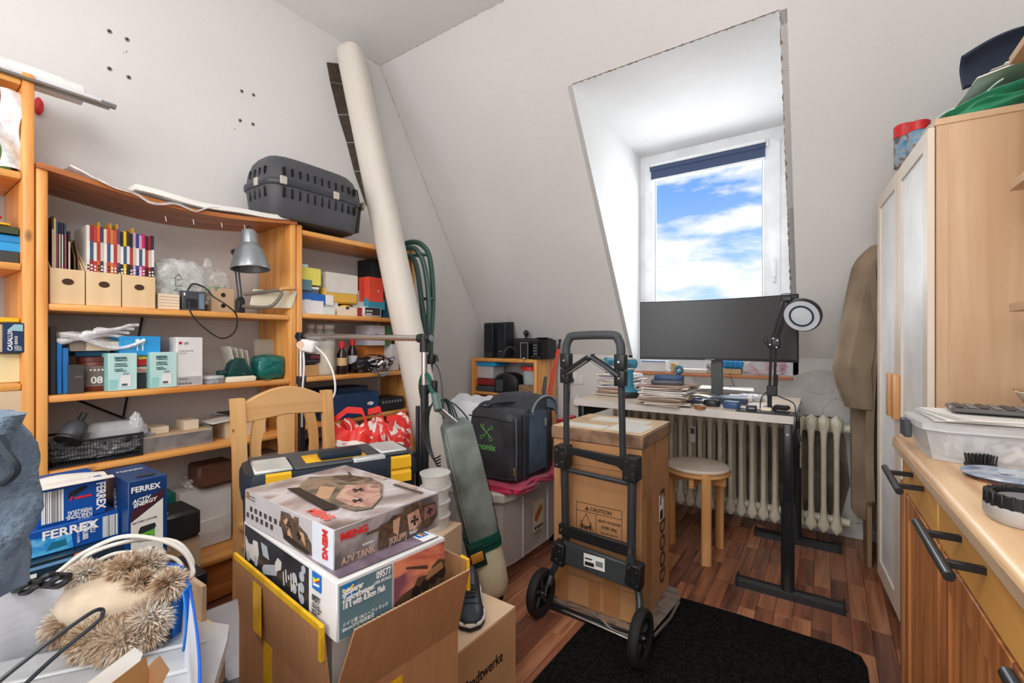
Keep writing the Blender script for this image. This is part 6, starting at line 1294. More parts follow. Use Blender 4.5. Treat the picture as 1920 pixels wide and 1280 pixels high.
for k in range(4): B().box(.1906, .1912, -.01 + .022 * k, .004 + .022 * k, .162, .178).build('sticker_icon', INK, o, smooth=False)
text('54', .045, S('etched', 220, 218, 214, .4), tb, Matrix.Translation((.1935, .17, .33)) @ Matrix(((0, 0, 1, 0), (1, 0, 0, 0), (0, 1, 0, 0), (0, 0, 0, 1))))
RC = mat('crimson cloth', srgb(168, 22, 66), .85, col2=srgb(190, 34, 82), scale=10, sheen=.3)
rc = T('cloth', 'crimson cloth folded under the black appliance bag', 'cloth', (-1.40, 2.0, .407))
for k in range(3):
    B().sheet(lambda a, b, k=k: (-.19 + .405 * a + .012 * math.sin(9 * b + k), -.245 + .52 * b + .01 * math.sin(7 * a), .005 + .008 * k + .005 * math.sin(11 * b + 2 * k) * (a > .8) + .004 * math.sin(8 * a * b)), 24, 24, .006).build('fold', RC, rc)
B().tube([(.205, -.25, .008), (.215, -.12, -.006), (.20, -.05, .018), (.215, .06, -.004), (.21, .2, .01)], [.010, .016, .012, .016, .010], n=8, smooth=5).build('fold', RC, rc)
B().tube([(.19, -.262, .006), (.06, -.268, .006), (-.08, -.262, .008), (-.19, -.25, .006)], [.008, .014, .010, .006], n=8, smooth=5).build('fold', RC, rc)
B().tube([(.215, .05, .02), (.225, .12, .012), (.222, .22, .018), (.2, .27, .01)], [.008, .012, .014, .006], n=8, smooth=4).build('fold', RC, rc)
ab = T('appliance_bag', 'black nylon appliance bag with green pinwheel logo on the tub', 'bag', (-1.372, 1.99, .434))
NY = mat('black nylon', srgb(44, 46, 50), .55, col2=srgb(56, 60, 66), scale=8, bump=.15, bscale=30); NYB = mat('dusty blue nylon', srgb(84, 102, 122), .5, col2=srgb(66, 80, 96), scale=7, bump=.15, bscale=20)
def ab_ring(z, k, off=0): return hexring(.152 * k, .20 * k, z, 36, 8, cx=off)
B().loft([ab_ring(0, .94), ab_ring(.015, 1.0), ab_ring(.15, 1.02), ab_ring(.28, 1.0), ab_ring(.325, .97), ab_ring(.345, .88), ab_ring(.352, .6)]).build('bag_body', NY, ab)
B().sheet(lambda a, b: (.157 + .004 * math.sin(3.1 * a), -.085 + .165 * a, .03 + .31 * b - .018 * (2 * a - 1) ** 2 * b), 10, 10, .006).build('side_pocket', NYB, ab)
for yy in (-.115, .095): B().box(.152, .164, yy - .018, yy + .018, .01, .33, .004, 2).build('side_strap', NY, ab)
B().tube([(.150, -.192, .02), (.158, -.196, .16), (.150, -.190, .32)], .003, n=6, smooth=5).build('zip', S('zip grey', 108, 112, 114, .4), ab)
B().tube([(.135, -.205, .30), (.0, -.213, .315), (-.13, -.203, .31)], .004, n=6, smooth=5).build('zip', NY, ab)
B().tube([(.150, -.195, .03), (.1, -.206, .022), (-.05, -.208, .02)], .0025, n=6, smooth=5).build('zip', NY, ab)
B().box(.147, .155, -.210, -.202, .045, .085, .002).build('zip_puller', S('brass pull', 150, 130, 96, .3, metal=.5), ab); B().box(.160, .168, .06, .075, .245, .285, .002).build('zip_puller', GREY, ab)
# arched lid lying open at the far end
rg = []
for i in range(13):
    a = math.pi * i / 12; rg.append((.195 * math.cos(a), .385 - .0 + 0, .30 + .115 * math.sin(a)))
def arch(x0, x1, ry, rz, y0, z0): return [[(x, y0 + ry * math.cos(math.pi * i / 14), z0 + rz * math.sin(math.pi * i / 14)) for i in range(15)] for x in (x0, x1)]
t = B(); A_ = arch(-.13, .158, .13, .085, .075, .315)
t.loft([A_[0], [(x, y, z + .012) for x, y, z in arch(0, .0, .135, .09, .075, .315)[0]], A_[1]]); t.build('arched_lid', NY, ab)
t = B().tube(A_[1], .006, n=6); t.build('lid_piping', S('piping grey', 120, 126, 132, .5), ab)
B().sheet(lambda a, b: (.155 + .006 * b, .075 + .125 * math.cos(math.pi * (.02 + .45 * a)) - .0 * b, .315 + .08 * math.sin(math.pi * (.02 + .45 * a)) - .055 * b), 12, 4, .004).build('side_flap', NYB, ab)
hn = [(-.06, -.15, .35), (-.04, -.12, .372), (.02, -.06, .376), (.06, 0.0, .37), (.08, .06, .36)]
B().tube(hn, .010, n=8, smooth=6).build('carry_handle', NY, ab); B().tube([(a - .05, b, c_ - .004) for a, b, c_ in hn], .010, n=8, smooth=6).build('carry_handle', NY, ab)
LGN = S('logo green', 110, 186, 90, .5)
ML = Matrix.Translation((-.015, -.2065, .235)) @ Matrix.Rotation(R(90), 4, 'X')
t = B()
for k in range(4):
    a = R(90 * k + 15); pts = [(0, 0), (.022, .012), (.040, .008), (.044, .024), (.030, .022), (0, 0)]
    t.tube([(x * math.cos(a) - y * math.sin(a), x * math.sin(a) + y * math.cos(a), 0) for x, y in pts], .0014, n=5, smooth=4)
t.build('pinwheel_logo', LGN, ab, M=ML)
text('thermomix', .046, LGN, ab, Matrix.Translation((-.142, -.2075, .150)) @ Matrix.Rotation(R(90), 4, 'X'), bold=.015, sx=.88)
# white bag with black strap behind it
wbg = T('woven_bag', 'white woven bag with a black strap behind the appliance bag', 'bag', (*PD(893, 760, 3.02).xy, 0), 20); wbg.scale = (1, 1, .98)
B().loft([ringp(0, 0, .0, .17, .20, 5, .03, ang=0), ringp(0, 0, .4, .18, .22, 5.2, .05, ang=0), ringp(0, 0, .68, .19, .23, 5.5, .08, ang=0), ringp(0, 0, .755, .17, .20, 6, .12, ang=0, zamp=.04), ringp(0, 0, .70, .12, .14, 6, .1, ang=0)]).build('bag_body', S('woven white', 216, 218, 222, .5), wbg)
for k in (-.10, .06): B().sheet(lambda a, b: (.185 + .01 * math.sin(3 * a), k + .035 * b - .05, .45 + .32 * a), 8, 2, .005).build('bag_strap', BLK, wbg)
bag('plastic_bag', 'cream crumpled bag lying right of the white woven bag', (-1.60, 2.60, .0), (.12, .10, .35), CREAM, amp=.10, seed=51, cr=False)
# ================================================================ CORNER SHELF
def nm_wood(a): return PINE[a]
cs = T('low_shelf_unit', 'low pine shelf unit in the far corner under the roof slope', 'shelf unit', (-2.10, 2.905, 0))
CW = .315
for s_, nm in ((-1, 'side_panel'), (1, 'side_panel')):
    B().box(s_ * CW - (0 if s_ < 0 else .028), s_ * CW + (.028 if s_ < 0 else 0), 0, .31, 0, .985, .005, 2).build(nm, PINE['z'], cs)
for z in (.10, .40, .712): B().box(-CW + .028, CW - .028, .004, .30, z - .024, z, .006, 2).build('shelf_board', PINE['x'], cs)
B().box(-CW + .028, CW - .028, .0, .31, .957, .985, .006, 2).build('top_board', PINE['x'], cs)
CT = .986
def SYb(nm, lb, cat, u0, u1, vt, zb, dep, m, yf=2.93, pr=None, bev=.002, rz=0):
    a, b = PY(u0, 640, yf).x, PY(u1, 640, yf).x; zt = PY((u0 + u1) / 2, vt, yf).z; w, h = b - a, max(.004, zt - zb)
    return carton(nm, lb, cat, ((a + b) / 2, yf + dep / 2, zb), rz, w, dep, h, m, bev, pr(w, dep, h) if pr else ())
for i, (u0, u1, yf, rz, lb) in enumerate([(904, 925, 2.99, -14, 'left black desktop speaker on the corner shelf'), (927, 946, 2.97, -24, 'right black desktop speaker with three silver knobs on the corner shelf')]):
    a, b = PY(u0, 640, yf).x, PY(u1, 640, yf).x; w = .088; h = .295
    t = T('desktop_speaker', lb, 'speaker', ((a + b) / 2 + .02 * i, yf + .06, CT), rz + 20)
    B().prism([(-.06, 0), (.05, 0), (.05, h), (-.045, h - .005), (-.06, h - .012)], -w / 2, w / 2, axis='x', bev=.004).build('cabinet', S('speaker black', 38, 42, 48, .5), t)
    B().prism([(-.066, .05), (-.060, .05), (-.055, h - .02), (-.061, h - .02)], -w / 2 + .006, w / 2 - .006, axis='x', bev=.002).build('grille', S('speaker cloth', 30, 34, 40, .9), t)
    for z in (.11, .22): B().lathe([(.016, 0), (.02, .003), (.018, .004), (.010, .001), (0, .001)], 18, Matrix.Translation((0, -.062, z)) @ Matrix.Rotation(R(90), 4, 'X')).build('driver', S('driver black', 26, 28, 32, .5), t)
    if i:
        for k in (-1, 0, 1): B().cyl((k * .014, -.060, .055), (k * .014, -.070, .055), .0045, 10).build('knob', STEEL, t)
SYb('media_unit', 'black stereo centre box behind the small framed speaker', 'stereo', 962, 1018, 634, CT, .16, S('stereo black', 34, 36, 40, .4), 3.02, lambda w, d, h: [('r', 'front', 0, h * .88, w, h * .93, DGREY)])
o = SYb('satellite_speaker', 'small black speaker with pale grey frame on the corner shelf', 'speaker', 976, 990, 642, CT, .06, BLK, 2.915, lambda w, d, h: [('r', 'front', 0, 0, .003, h, LGREY, 'frame'), ('r', 'front', w - .003, 0, w, h, LGREY, 'frame'), ('r', 'front', 0, h - .003, w, h, LGREY, 'frame'), ('r', 'front', w * .3, .004, w * .65, .010, INKW)])
SYb('remote_phone', 'black cordless phone with pale round keys beside the framed speaker', 'phone', 999, 1008, 640, CT, .04, BLK, 2.915, lambda w, d, h: [('p', 'front', ell(w * (.3 + .4 * (k % 2)), h * (.15 + .16 * (k // 2)), .004, .005, 8), LGREY, 'key') for k in range(10)])
SYb('black_speaker_box', 'square black loudspeaker at the right end of the corner shelf', 'speaker', 1009, 1028, 637, CT, .12, BLK, 2.96)
c = PY(1015, 632, 3.0); t = B().lathe([(0, 0), (.03, 0), (.048, .014), (.048, .018), (0, .018)], 4, Matrix.Translation((c.x, 3.02, PY(1019, 637, 2.96).z + .001)) @ Matrix.Rotation(R(45), 4, 'Z')).build('speaker_stand', BLK); tag(t, 'black square speaker foot lying on the square loudspeaker', 'stand')
wc = T('webcam', 'small black webcam on top of the stereo centre box', 'webcam', (PY(984, 632, 3.05).x, 3.07, PY(990, 634, 3.02).z + .001))
B().blob((0, 0, .04), (.022, .022, .026), .05, 2, 1, 3).build('head', BLK, wc); B().cyl((0, 0, 0), (0, 0, .03), .012).build('foot', BLK, wc); B().cyl((0, -.02, .04), (0, -.026, .04), .012, 12).build('lens', DGREY, wc)
B_hs = hose('pair of black headphones lying between the speakers and centre box', [(944, 664, 3.55), (950, 654, 3.55), (958, 650, 3.55), (966, 656, 3.5), (970, 664, 3.5)], .008, BLK, 'headphones', 'headphones')
hose('tangled thin cable at the right end of the corner shelf', [(1030, 672, 3.42), (1034, 660, 3.42), (1040, 656, 3.42), (1039, 664, 3.42), (1032, 668, 3.40), (1036, 675, 3.40)], .0028, BLK, 'black_cable', 'cable', n=6)
hose('black mouse shaped charger at the front of the corner shelf', [(996, 670, 3.42), (1004, 669, 3.42), (1012, 671, 3.40)], .014, BLK, 'charger', 'charger')
hose('thin cable dangling over the front of the corner shelf', [(986, 669, 3.50), (984, 674, 3.44), (980, 680, 3.4), (976, 690, 3.42)], .0022, BLK, 'black_cable', 'cable', n=5)
# second tier
SYb('tool_case', 'dark grey flat plastic case at the bottom left of the corner shelf', 'case', 885, 929, 723, .7125, .2, DGREY, 2.93, bev=.008)
SYb('food_box', 'dark red flat box under the blue lidded clear box', 'box', 888, 928, 710, PY(906, 722, 2.93).z, .18, S('brick red', 140, 40, 40, .45), 2.94, bev=.006)
zt = PY(906, 709, 2.94).z
o = SYb('lunch_box', 'clear box with bright blue lid on the corner shelf', 'box', 890, 924, 684, zt, .16, clear('lunch clear', (.84, .84, .84), .6, .2), 2.95, bev=.006)
a, b = PY(887, 640, 2.94).x, PY(929, 640, 2.94).x; B().box(a, b, 2.935, 3.13, PY(906, 686, 2.94).z, PY(906, 677, 2.94).z, .008, 2).build('lid', S('lid blue', 36, 156, 214, .35), o).matrix_parent_inverse = o.matrix_world.inverted() if 0 else Matrix.Translation(-o.location)
t = T('camera_bag', 'black arched bag standing in the middle of the corner shelf', 'bag', (PY(950, 640, 2.95).x, 2.99, .7125), 8)
B().prism([(-.105, 0), (.105, 0), (.105, .10), (.085, .135), (.04, .158), (-.03, .158), (-.08, .140), (-.105, .11)], -.07, .07, axis='y', bev=.010, seg=2).build('bag_body', BLK, t)
B().box(-.085, -.02, -.078, -.068, .01, .105, .003).build('front_pocket', S('pocket slate', 62, 70, 74, .4), t); B().tube([(-.09, -.075, .115), (0, -.08, .150), (.09, -.075, .12)], .004, n=6, smooth=5).build('zip', DGREY, t)
t = T('round_tub', 'round clear tub with red lid at the right of the corner shelf', 'tub', (PY(991, 640, 2.99).x, 3.02, PY(990, 722, 2.95).z))
B().lathe([(0, 0), (.055, 0), (.064, .11), (0, .11)], 24).build('tub_wall', clear('round tub', (.7, .8, .86), .55, .2), t); B().lathe([(0, .11), (.072, .11), (.072, .14), (0, .143)], 24).build('lid', S('lid red', 222, 50, 46, .35), t)
SYb('wicker_box', 'brown woven box under the round red lidded tub', 'basket', 972, 1004, 722, .7125, .18, multi('wicker', [(120, 92, 74), (164, 132, 108), (104, 78, 64)], 60, .8), 2.935)
SYb('folder', 'dark blue folder lying on top of the lidded boxes', 'folder', 900, 952, 674, PY(906, 677, 2.94).z, .10, S('folder navy', 36, 50, 76, .5), 2.99)
SYb('magazine_pile', 'mottled pile of papers at the lower tier of the corner shelf', 'papers', 892, 1000, 758, .4005, .2, multi('paper pile', [(150, 140, 130), (60, 60, 58), (200, 190, 176), (90, 80, 72)], 40, .7), 2.94)
# brooms leaning beside the corner shelf
o = B().tube([PD(1047, 655, 3.25), PD(1024, 770, 3.1)], .013, n=12).build('broom_stick', S('stick red', 206, 62, 46, .4)); tag(o, 'red metal stick with black tip leaning on the corner shelf side', 'stick')
B().cyl(PD(1047, 656, 3.25), PD(1050, 640, 3.27), .011, 10, r2=.006).build('tip', BLK, o); B().box(-.008, .008, -.006, .006, 0, .02, M=Matrix.Translation(PD(1050, 641, 3.27))).build('tip_loop', BLK, o)
o = B().tube([PD(1023, 706, 3.12), PD(1020, 735, 3.1), PD(1028, 790, 3.0)], [.011, .015, .016], n=10).build('nozzle_tube', S('tube slate', 56, 60, 64, .4)); tag(o, 'dark grey crevice tube in front of the red stick', 'nozzle')
SYb('red_case', 'red plastic case standing behind the appliance bag by the trolley', 'case', 1044, 1054, 786, 0, .2, S('case red', 190, 40, 48, .4), 2.55)
# wall socket with plug
p = PY(1076, 711, YK)
sk = T('wall_socket', 'white double wall socket beside the corner shelf', 'socket', (p.x, YK, p.z))
B().lathe([(0, 0), (.045, 0), (.045, .006), (.038, .011), (0, .011)], 24, Matrix.Rotation(R(90), 4, 'X')).build('cover', WHITE, sk); B().box(.02, .085, -.012, 0, -.035, .035, .006, 2).build('cover', WHITE, sk)
pg = T('plug', 'black plug with thin cable in the white wall socket', 'plug', (p.x - .012, YK - .012, p.z - .004))
B().cyl((0, 0, 0), (0, -.04, 0), .022, 14, bev=.005).build('plug_body', BLK, pg); B().tube([(0, -.03, -.02), (-.002, -.03, -.10), (-.012, -.03, -.30), (-.03, -.03, -.5), (.02, -.03, -.8)], .0028, n=6, smooth=6).build('plug_cable', BLK, pg)
o = B().blob((0, 0, 0), (.03, .02, .045), .04, 2, 3, 3).build('air_freshener', WHITE); o.location = PY(1081, 752, YK - .03); o.location.y = YK - .025; tag(o, 'white rounded plug-in device on the wall left of the desk', 'device')
# ================================================================ HAND TRUCK WITH TALL CARTON
HT = T('hand_truck', 'black folding hand truck with two rubber wheels carrying a carton', 'hand truck')
TUBE = S('truck tube', 62, 66, 70, .32, metal=.3); BR = S('bracket black', 26, 28, 30, .4)
zg = EYE + .016
a0, a1 = PY(1062, 680, 1.62), PY(1164, 690, 1.61); a0.z = a1.z = 1.07
g0, g1 = PY(1062, 820, 1.64), PY(1168, 835, 1.635)
def up(p, z): return Vector((p.x, p.y, z))
B().tube([up(a0, 1.05), up(a0, 1.10), up(a0, 1.128) + Vector((.012, 0, 0)), up(a0, 1.142) + Vector((.035, 0, 0)), up(a1, 1.144) - Vector((.035, 0, 0)), up(a1, 1.128) - Vector((.010, 0, 0)), up(a1, 1.10), up(a1, 1.05)], .0165, n=12, smooth=5).build('grip_handle', S('grip dark', 66, 70, 74, .6), HT)
for a, g in ((a0, g0), (a1, g1)):
    B().tube([up(a, 1.07), up(g, .68)], .0125, n=14).build('upper_tube', TUBE, HT)
    for z in (1.045, .985): 
        o = B().box(a.x - .02, a.x + .02, a.y - .02, a.y + .02, z - .03, z + .028, .004, 2).build('clamp', BR, HT); B().cyl((a.x, a.y - .02, z), (a.x, a.y - .024, z), .004, 8).build('rivet', CHROME, o)
mid = (a0 + a1) / 2; mid.z = 1.062
B().box(-.004, .004, -.01, .01, -.01, .01, M=Matrix.Translation(mid)).build('hinge', BR, HT)
for a in (a0, a1):
    e0 = up(a, .992) + Vector((0, -.018, 0))
    B().tube([e0, mid + Vector((0, -.018, 0)) + (e0 - mid).normalized() * .007], .0135, n=8).build('folding_arm', BR, HT); B().tube([e0 + Vector((0, -.006, -.008)), mid + Vector((0, -.032, -.010)) + (e0 - mid).normalized() * .010], .0035, n=6).build('arm_edge', STEEL, HT)
l0, l1 = PY(1061, 900, 1.665), PY(1183, 930, 1.63)
for g, l in ((g0, l0), (g1, l1)):
    B().tube([Vector((l.x, g.y + .012, .69)), Vector((l.x, l.y, .30))], .0165, n=14).build('lower_tube', TUBE, HT)
xm = (l0.x, l1.x)
for x, zc in ((l0.x, .66), (l1.x, .655)):
    o = B().prism([(-.028, -.05), (.028, -.05), (.028, .04), (-.028, .04)], 1.612, 1.672, axis='y', bev=.004, M=Matrix.Translation((x, 0, zc))).build('slide_block', BR, HT)
    for dx, dz_ in ((-.012, .025), (.012, .012), (.012, -.02), (-.012, -.035)): B().cyl((x + dx, 1.612, zc + dz_), (x + dx, 1.608, zc + dz_), .004, 8).build('rivet', CHROME, o)
B().prism([(l0.x + .02, .655), (l0.x + .02, .70), (l1.x - .02, .69), (l1.x - .02, .635), (l1.x - .05, .655), (l0.x + .06, .672)], 1.615, 1.632, axis='y', bev=.003).build('cross_plate', BR, HT)
B().cyl((l0.x, 1.65, .60), (l1.x, 1.645, .59), .010, 10).build('inner_rail', TUBE, HT)
o = B().prism([(l0.x - .01, .342), (l0.x - .01, .385), (l1.x + .012, .372), (l1.x + .012, .325)], 1.618, 1.634, axis='y', bev=.003).build('cross_strap', BR, HT)
for x, z in ((l0.x + .003, .363), (l1.x + .0, .348)): B().cyl((x, 1.618, z), (x, 1.613, z), .005, 8).build('rivet', CHROME, o)
o = B().prism([(l0.x + .01, .225), (l0.x + .005, .315), (l1.x + .01, .295), (l1.x + .02, .205)], 1.628, 1.650, axis='y', bev=.005).build('axle_plate', S('plate slate', 60, 66, 68, .4), HT)
xs_ = (l0.x + l1.x) / 2; B().box(xs_ - .045, xs_ + .042, 1.6265, 1.6278, .242, .292).build('sticker', INKW, o, smooth=False)
B().box(xs_ - .040, xs_ - .002, 1.6255, 1.6266, .248, .262).build('barcode', INK, o, smooth=False); B().box(xs_ - .040, xs_ - .01, 1.6255, 1.6266, .272, .277).build('barcode', INK, o, smooth=False); B().box(xs_ + .006, xs_ + .035, 1.6255, 1.6266, .255, .275).build('barcode', GREY, o, smooth=False)
wl_, wr_ = Vector((-.962, 1.60, .094)), Vector((-.530, 1.552, .094))
for (l, wc_, s_) in ((l0, wl_, -1), (l1, wr_, 1)):
    o = B().prism([(-.03, -.035), (.028, -.05), (.032, .04), (-.02, .045)], 1.606, 1.662, axis='y', bev=.004, M=Matrix.Translation((l.x + .012 * s_, 0, .265))).build('axle_bracket', BR, HT)
    for dx, dz_ in ((-.012, .03), (.014, .015), (.0, -.02), (.018, -.032)): B().cyl((l.x + .012 * s_ + dx, 1.606, .265 + dz_), (l.x + .012 * s_ + dx, 1.602, .265 + dz_), .004, 8).build('rivet', CHROME, o)
    B().tube([(l.x + .014 * s_, 1.635, .25), (l.x + .03 * s_, 1.628, .20), (wc_.x - .022 * s_, wc_.y + .05, .155), (wc_.x - .024 * s_, wc_.y + .02, .12)], .014, n=10, smooth=4).build('wheel_strut', TUBE, HT)
    w_ = B().lathe([(.066, -.016), (.086, -.018), (.093, -.010), (.094, 0), (.093, .010), (.086, .018), (.066, .016)], 40, Matrix.Translation(wc_) @ Matrix.Rotation(R(90), 4, 'Y'), ring=True).build('wheel', RUBBER, HT)
    B().lathe([(.0, -.010), (.02, -.012), (.022, -.006), (.058, -.005), (.067, -.013), (.067, .013), (.060, .008), (.060, -.008), (.022, -.008), (.02, .012), (0, .010)], 32, Matrix.Translation(wc_) @ Matrix.Rotation(R(90), 4, 'Y')).build('rim', BR, w_)
    t = B()
    for k in range(5):
        a = 2 * math.pi * k / 5; t.tube([wc_ + Vector((0, .015 * math.cos(a), .015 * math.sin(a))), wc_ + Vector((0, .066 * math.cos(a + .3), .066 * math.sin(a + .3)))], .0075, n=6)
    t.build('spokes', DGREY, w_)
    B().cyl(wc_ - Vector((.026, 0, 0)), wc_ + Vector((.022, 0, 0)), .008, 10).build('axle', CHROME, HT)
    B().tube([wc_ + Vector((-.024 * s_ - .004, 0, 0)), wc_ + Vector((-.024 * s_ - .004, .03, .045)), wc_ + Vector((-.024 * s_, .05, .06))], .006, n=8).build('wheel_fork', BR, HT)
ALU = multi('scuffed aluminium', [(150, 146, 138), (200, 196, 188), (176, 172, 164)], 20, .3, metal=.7)
B().prism([(-.985, 1.70), (-.90, 1.655), (-.60, 1.63), (-.55, 1.66), (-.515, 2.02), (-.555, 2.09), (-.96, 2.10), (-.99, 2.03)], .014, .020, bev=.002).build('toe_plate', ALU, HT)
B().tube([(-.975, 1.69, .028), (-.90, 1.668, .028), (-.84, 1.655, .046), (-.78, 1.648, .05), (-.72, 1.645, .046), (-.67, 1.64, .026), (-.59, 1.64, .028)], .0045, n=8, smooth=5).build('plate_rim', STEEL, HT)
B().box(-.95, -.60, 1.655, 1.665, .0, .03, .002).build('plate_back', BLK, HT)
B().tube([(-.53, 1.70, .02), (-.51, 1.84, .022), (-.512, 1.98, .022)], .006, n=8).build('plate_edge', STEEL, HT)
# tall carton
BX = T('tall_carton', 'tall brown taped carton marked CAUTION standing on the hand truck', 'cardboard box', (-.778, 1.905, .021))
w, d, h = .386, .37, .735
o = B().box(-w / 2, w / 2, -d / 2, d / 2, 0, h - .035, .004).build('carton_body', mat('carton brown', srgb(180, 132, 88), .8, var=.07, scale=3, stretch=(1, 1, 3), bump=.1, bscale=14), BX)
lid = B().box(-w / 2 - .008, w / 2 + .008, -d / 2 - .008, d / 2 + .008, h - .052, h, .005).build('lid', mat('lid scuffed', srgb(150, 118, 92), .8, col2=srgb(100, 76, 60), scale=9, fac=(.5, .7)), BX)
B().box(-w / 2 - .004, w / 2 + .004, -d / 2 - .004, d / 2 + .004, h, h + .004, .002).build('lid_top', mat('lid top', srgb(214, 186, 150), .7, col2=srgb(190, 160, 124), scale=6), BX)
for (x0, x1, y0, y1) in [(-.17, .02, -.16, -.08), (.03, .18, -.15, .02), (-.12, .14, .03, .13)]: B().box(x0, x1, y0, y1, h + .0042, h + .0055).build('paper_label', S('label pale', 222, 220, 210, .5), BX)
prints(BX, (w, d, h), [])
CL = S('carton line', 70, 44, 30, .7)
x0, x1, z0, z1 = -.862 + .778 + w / 2, -.662 + .778 + w / 2, .308, .432
fr = .0022
P_ = []
for (a, b, c_, d_) in [(x0, z0, x1, z0 + fr), (x0, z1 - fr, x1, z1), (x0, z0, x0 + fr, z1), (x1 - fr, z0, x1, z1), (x0, z1 - .036, x1, z1 - .034), (x0 + .088, z0, x0 + .090, z1 - .035)]: P_.append(('r', 'front', a, b, c_, d_, CL, 'printed_line'))
P_ += [('t', 'front', x0 + .062, z1 - .027, .021, 'CAUTION', CL, {'bold': .02}), ('p', 'front', [(x0 + .040, z1 - .028), (x0 + .058, z1 - .028), (x0 + .049, z1 - .010)], CL, 'warning_sign'),
       ('t', 'front', x0 + .145, z0 + .060, .0145, 'HEAVY PACKAGE', CL, {'bold': .02, 'align': 'CENTER', 'sx': .86}), ('t', 'front', x0 + .145, z0 + .037, .0145, 'OVER 15Kg', CL, {'bold': .03, 'align': 'CENTER', 'sx': .9}), ('t', 'front', x0 + .145, z0 + .015, .011, 'Team lift required', CL, {'align': 'CENTER', 'sx': .9})]
prints(BX, (w, d, h), P_)
t = B(); MF = fm('front', w, d, h)
tri = [(x0 + .008, z0 + .006, 0), (x0 + .082, z0 + .006, 0), (x0 + .045, z1 - .042, 0)]
for i in range(3): t.tube([MF @ Vector(tri[i]), MF @ Vector(tri[(i + 1) % 3])], .0013, n=4)
t.build('warning_triangle', CL, BX)
for sx_ in (-1, 1):
    cx = x0 + .045 + sx_ * .016
    B().prism(ell(cx + sx_ * .004, z0 + .044, .004, .004), .0002, .0008, M=MF).prism([(cx, z0 + .038), (cx + sx_ * .006, z0 + .036), (cx + sx_ * .008, z0 + .014), (cx + sx_ * .002, z0 + .014), (cx - sx_ * .008, z0 + .028)], .0002, .0008, M=MF).build('figure_sign', CL, BX)
prints(BX, (w, d, h), [('r', 'front', x0 + .036, z0 + .016, x0 + .054, z0 + .030, CL, 'figure_sign'), ('r', 'front', 0.002, .12, w - .002, .122, S('carton crease', 130, 92, 58, .8), 'crease'), ('r', 'front', .002, .585, w - .002, .587, MC['carton crease'], 'crease')])
for (f, a, b, c_, d_) in [('front', .02, .0, .07, .20), ('front', .23, .0, .30, .17), ('front', .165, .0, .215, .12), ('front', .03, .48, .05, .62), ('right', .06, .0, .12, .66), ('right', .02, .48, .05, .70), ('right', .15, .5, .18, .68)]: prints(BX, (w, d, h), [('r', f, a, b, c_, d_, S('shiny tape', 168, 118, 72, .25), 'packing_tape')])
prints(BX, (w, d, h), [('t', 'right', .245, .465, .075, 'E', CL, {'rot': -90, 'bold': .03, 'sx': 1.1}), ('r', 'right', .225, .33, .285, .47 - .03, INKW, 'shipping_label'), ('r', 'right', .235, .335, .275, .375, INK, 'barcode_bar'), ('r', 'right', .235, .40, .25, .43, INK, 'barcode_bar'), ('t', 'right', .235, .335, .098, 'DOOD', CL, {'rot': -90, 'bold': .02, 'sx': .9})])
# ================================================================ DESK
DZt = .795
dk = T('desk', 'white topped desk on black T legs in front of the radiator', 'desk', (-.645, 2.71, 0))
DTOP = mat('desk top', srgb(206, 186, 160), .35, col2=srgb(222, 208, 190), scale=8, stretch=(.3, 3, 1))
X0, X1, Y0, Y1 = -.525, .525, -.405, .395
B().box(X0, X1, Y0, Y1, DZt - .0315, DZt, .002).build('tabletop', DTOP, dk)
B().box(X0 - .001, X1 + .001, Y0 - .003, Y0 + .0, DZt - .033, DZt + .0003, .001).box(X1, X1 + .003, Y0, Y1, DZt - .033, DZt + .0003, .001).build('edge_band', S('edge band', 212, 206, 200, .4), dk)
BT = S('desk black', 30, 31, 34, .3)
for (lx, ly, nm) in [(.505, Y0 - .005 + .025, 0), (.505, .27, 1), (-.49, Y0 + .03, 0), (-.49, .27, 1)]:
    zsx = DZt - .034
    B().box(lx - .018, lx + .018, ly - .014, ly + .014, .40, zsx, .006, 2).build('upper_column', BT, dk)
    B().loft([hexring(.026, .020, z, 20, 4, cx=lx, cy=ly) for z in (.03, .42)]).build('leg_column', BT, dk)
    f = B().loft([[(x, ly + a, b) for a, b in ((-.026, .0), (.026, 0), (.026, .028), (.012, .040), (-.012, .040), (-.026, .028))] for x in (lx - .20, lx + .20)]).build('foot', BT, dk)
    for s_ in (-1, 1): B().box(lx + s_ * .20 - .004, lx + s_ * .20 + .004, ly - .03, ly + .03, 0, .046, .002).build('foot_cap', BLK, f)
B().cyl((.505, Y0 + .004, .715), (.505, Y0 + .001, .715), .006, 12).build('screw_ring', STEEL, dk)
B().box(.49, .52, Y0 + .03, .27, .70, .755, .003).build('side_rail', BT, dk); B().box(-.50, -.47, Y0 + .03, .27, .70, .755, .003).build('side_rail', BT, dk)
B().box(-.47, .49, .20, .23, .705, .76, .003).build('cross_beam', BT, dk)
B().box(.475, .535, -.02, .02, .66, .72, .004).build('control_box', BLK, dk)
DT = DZt + .0008
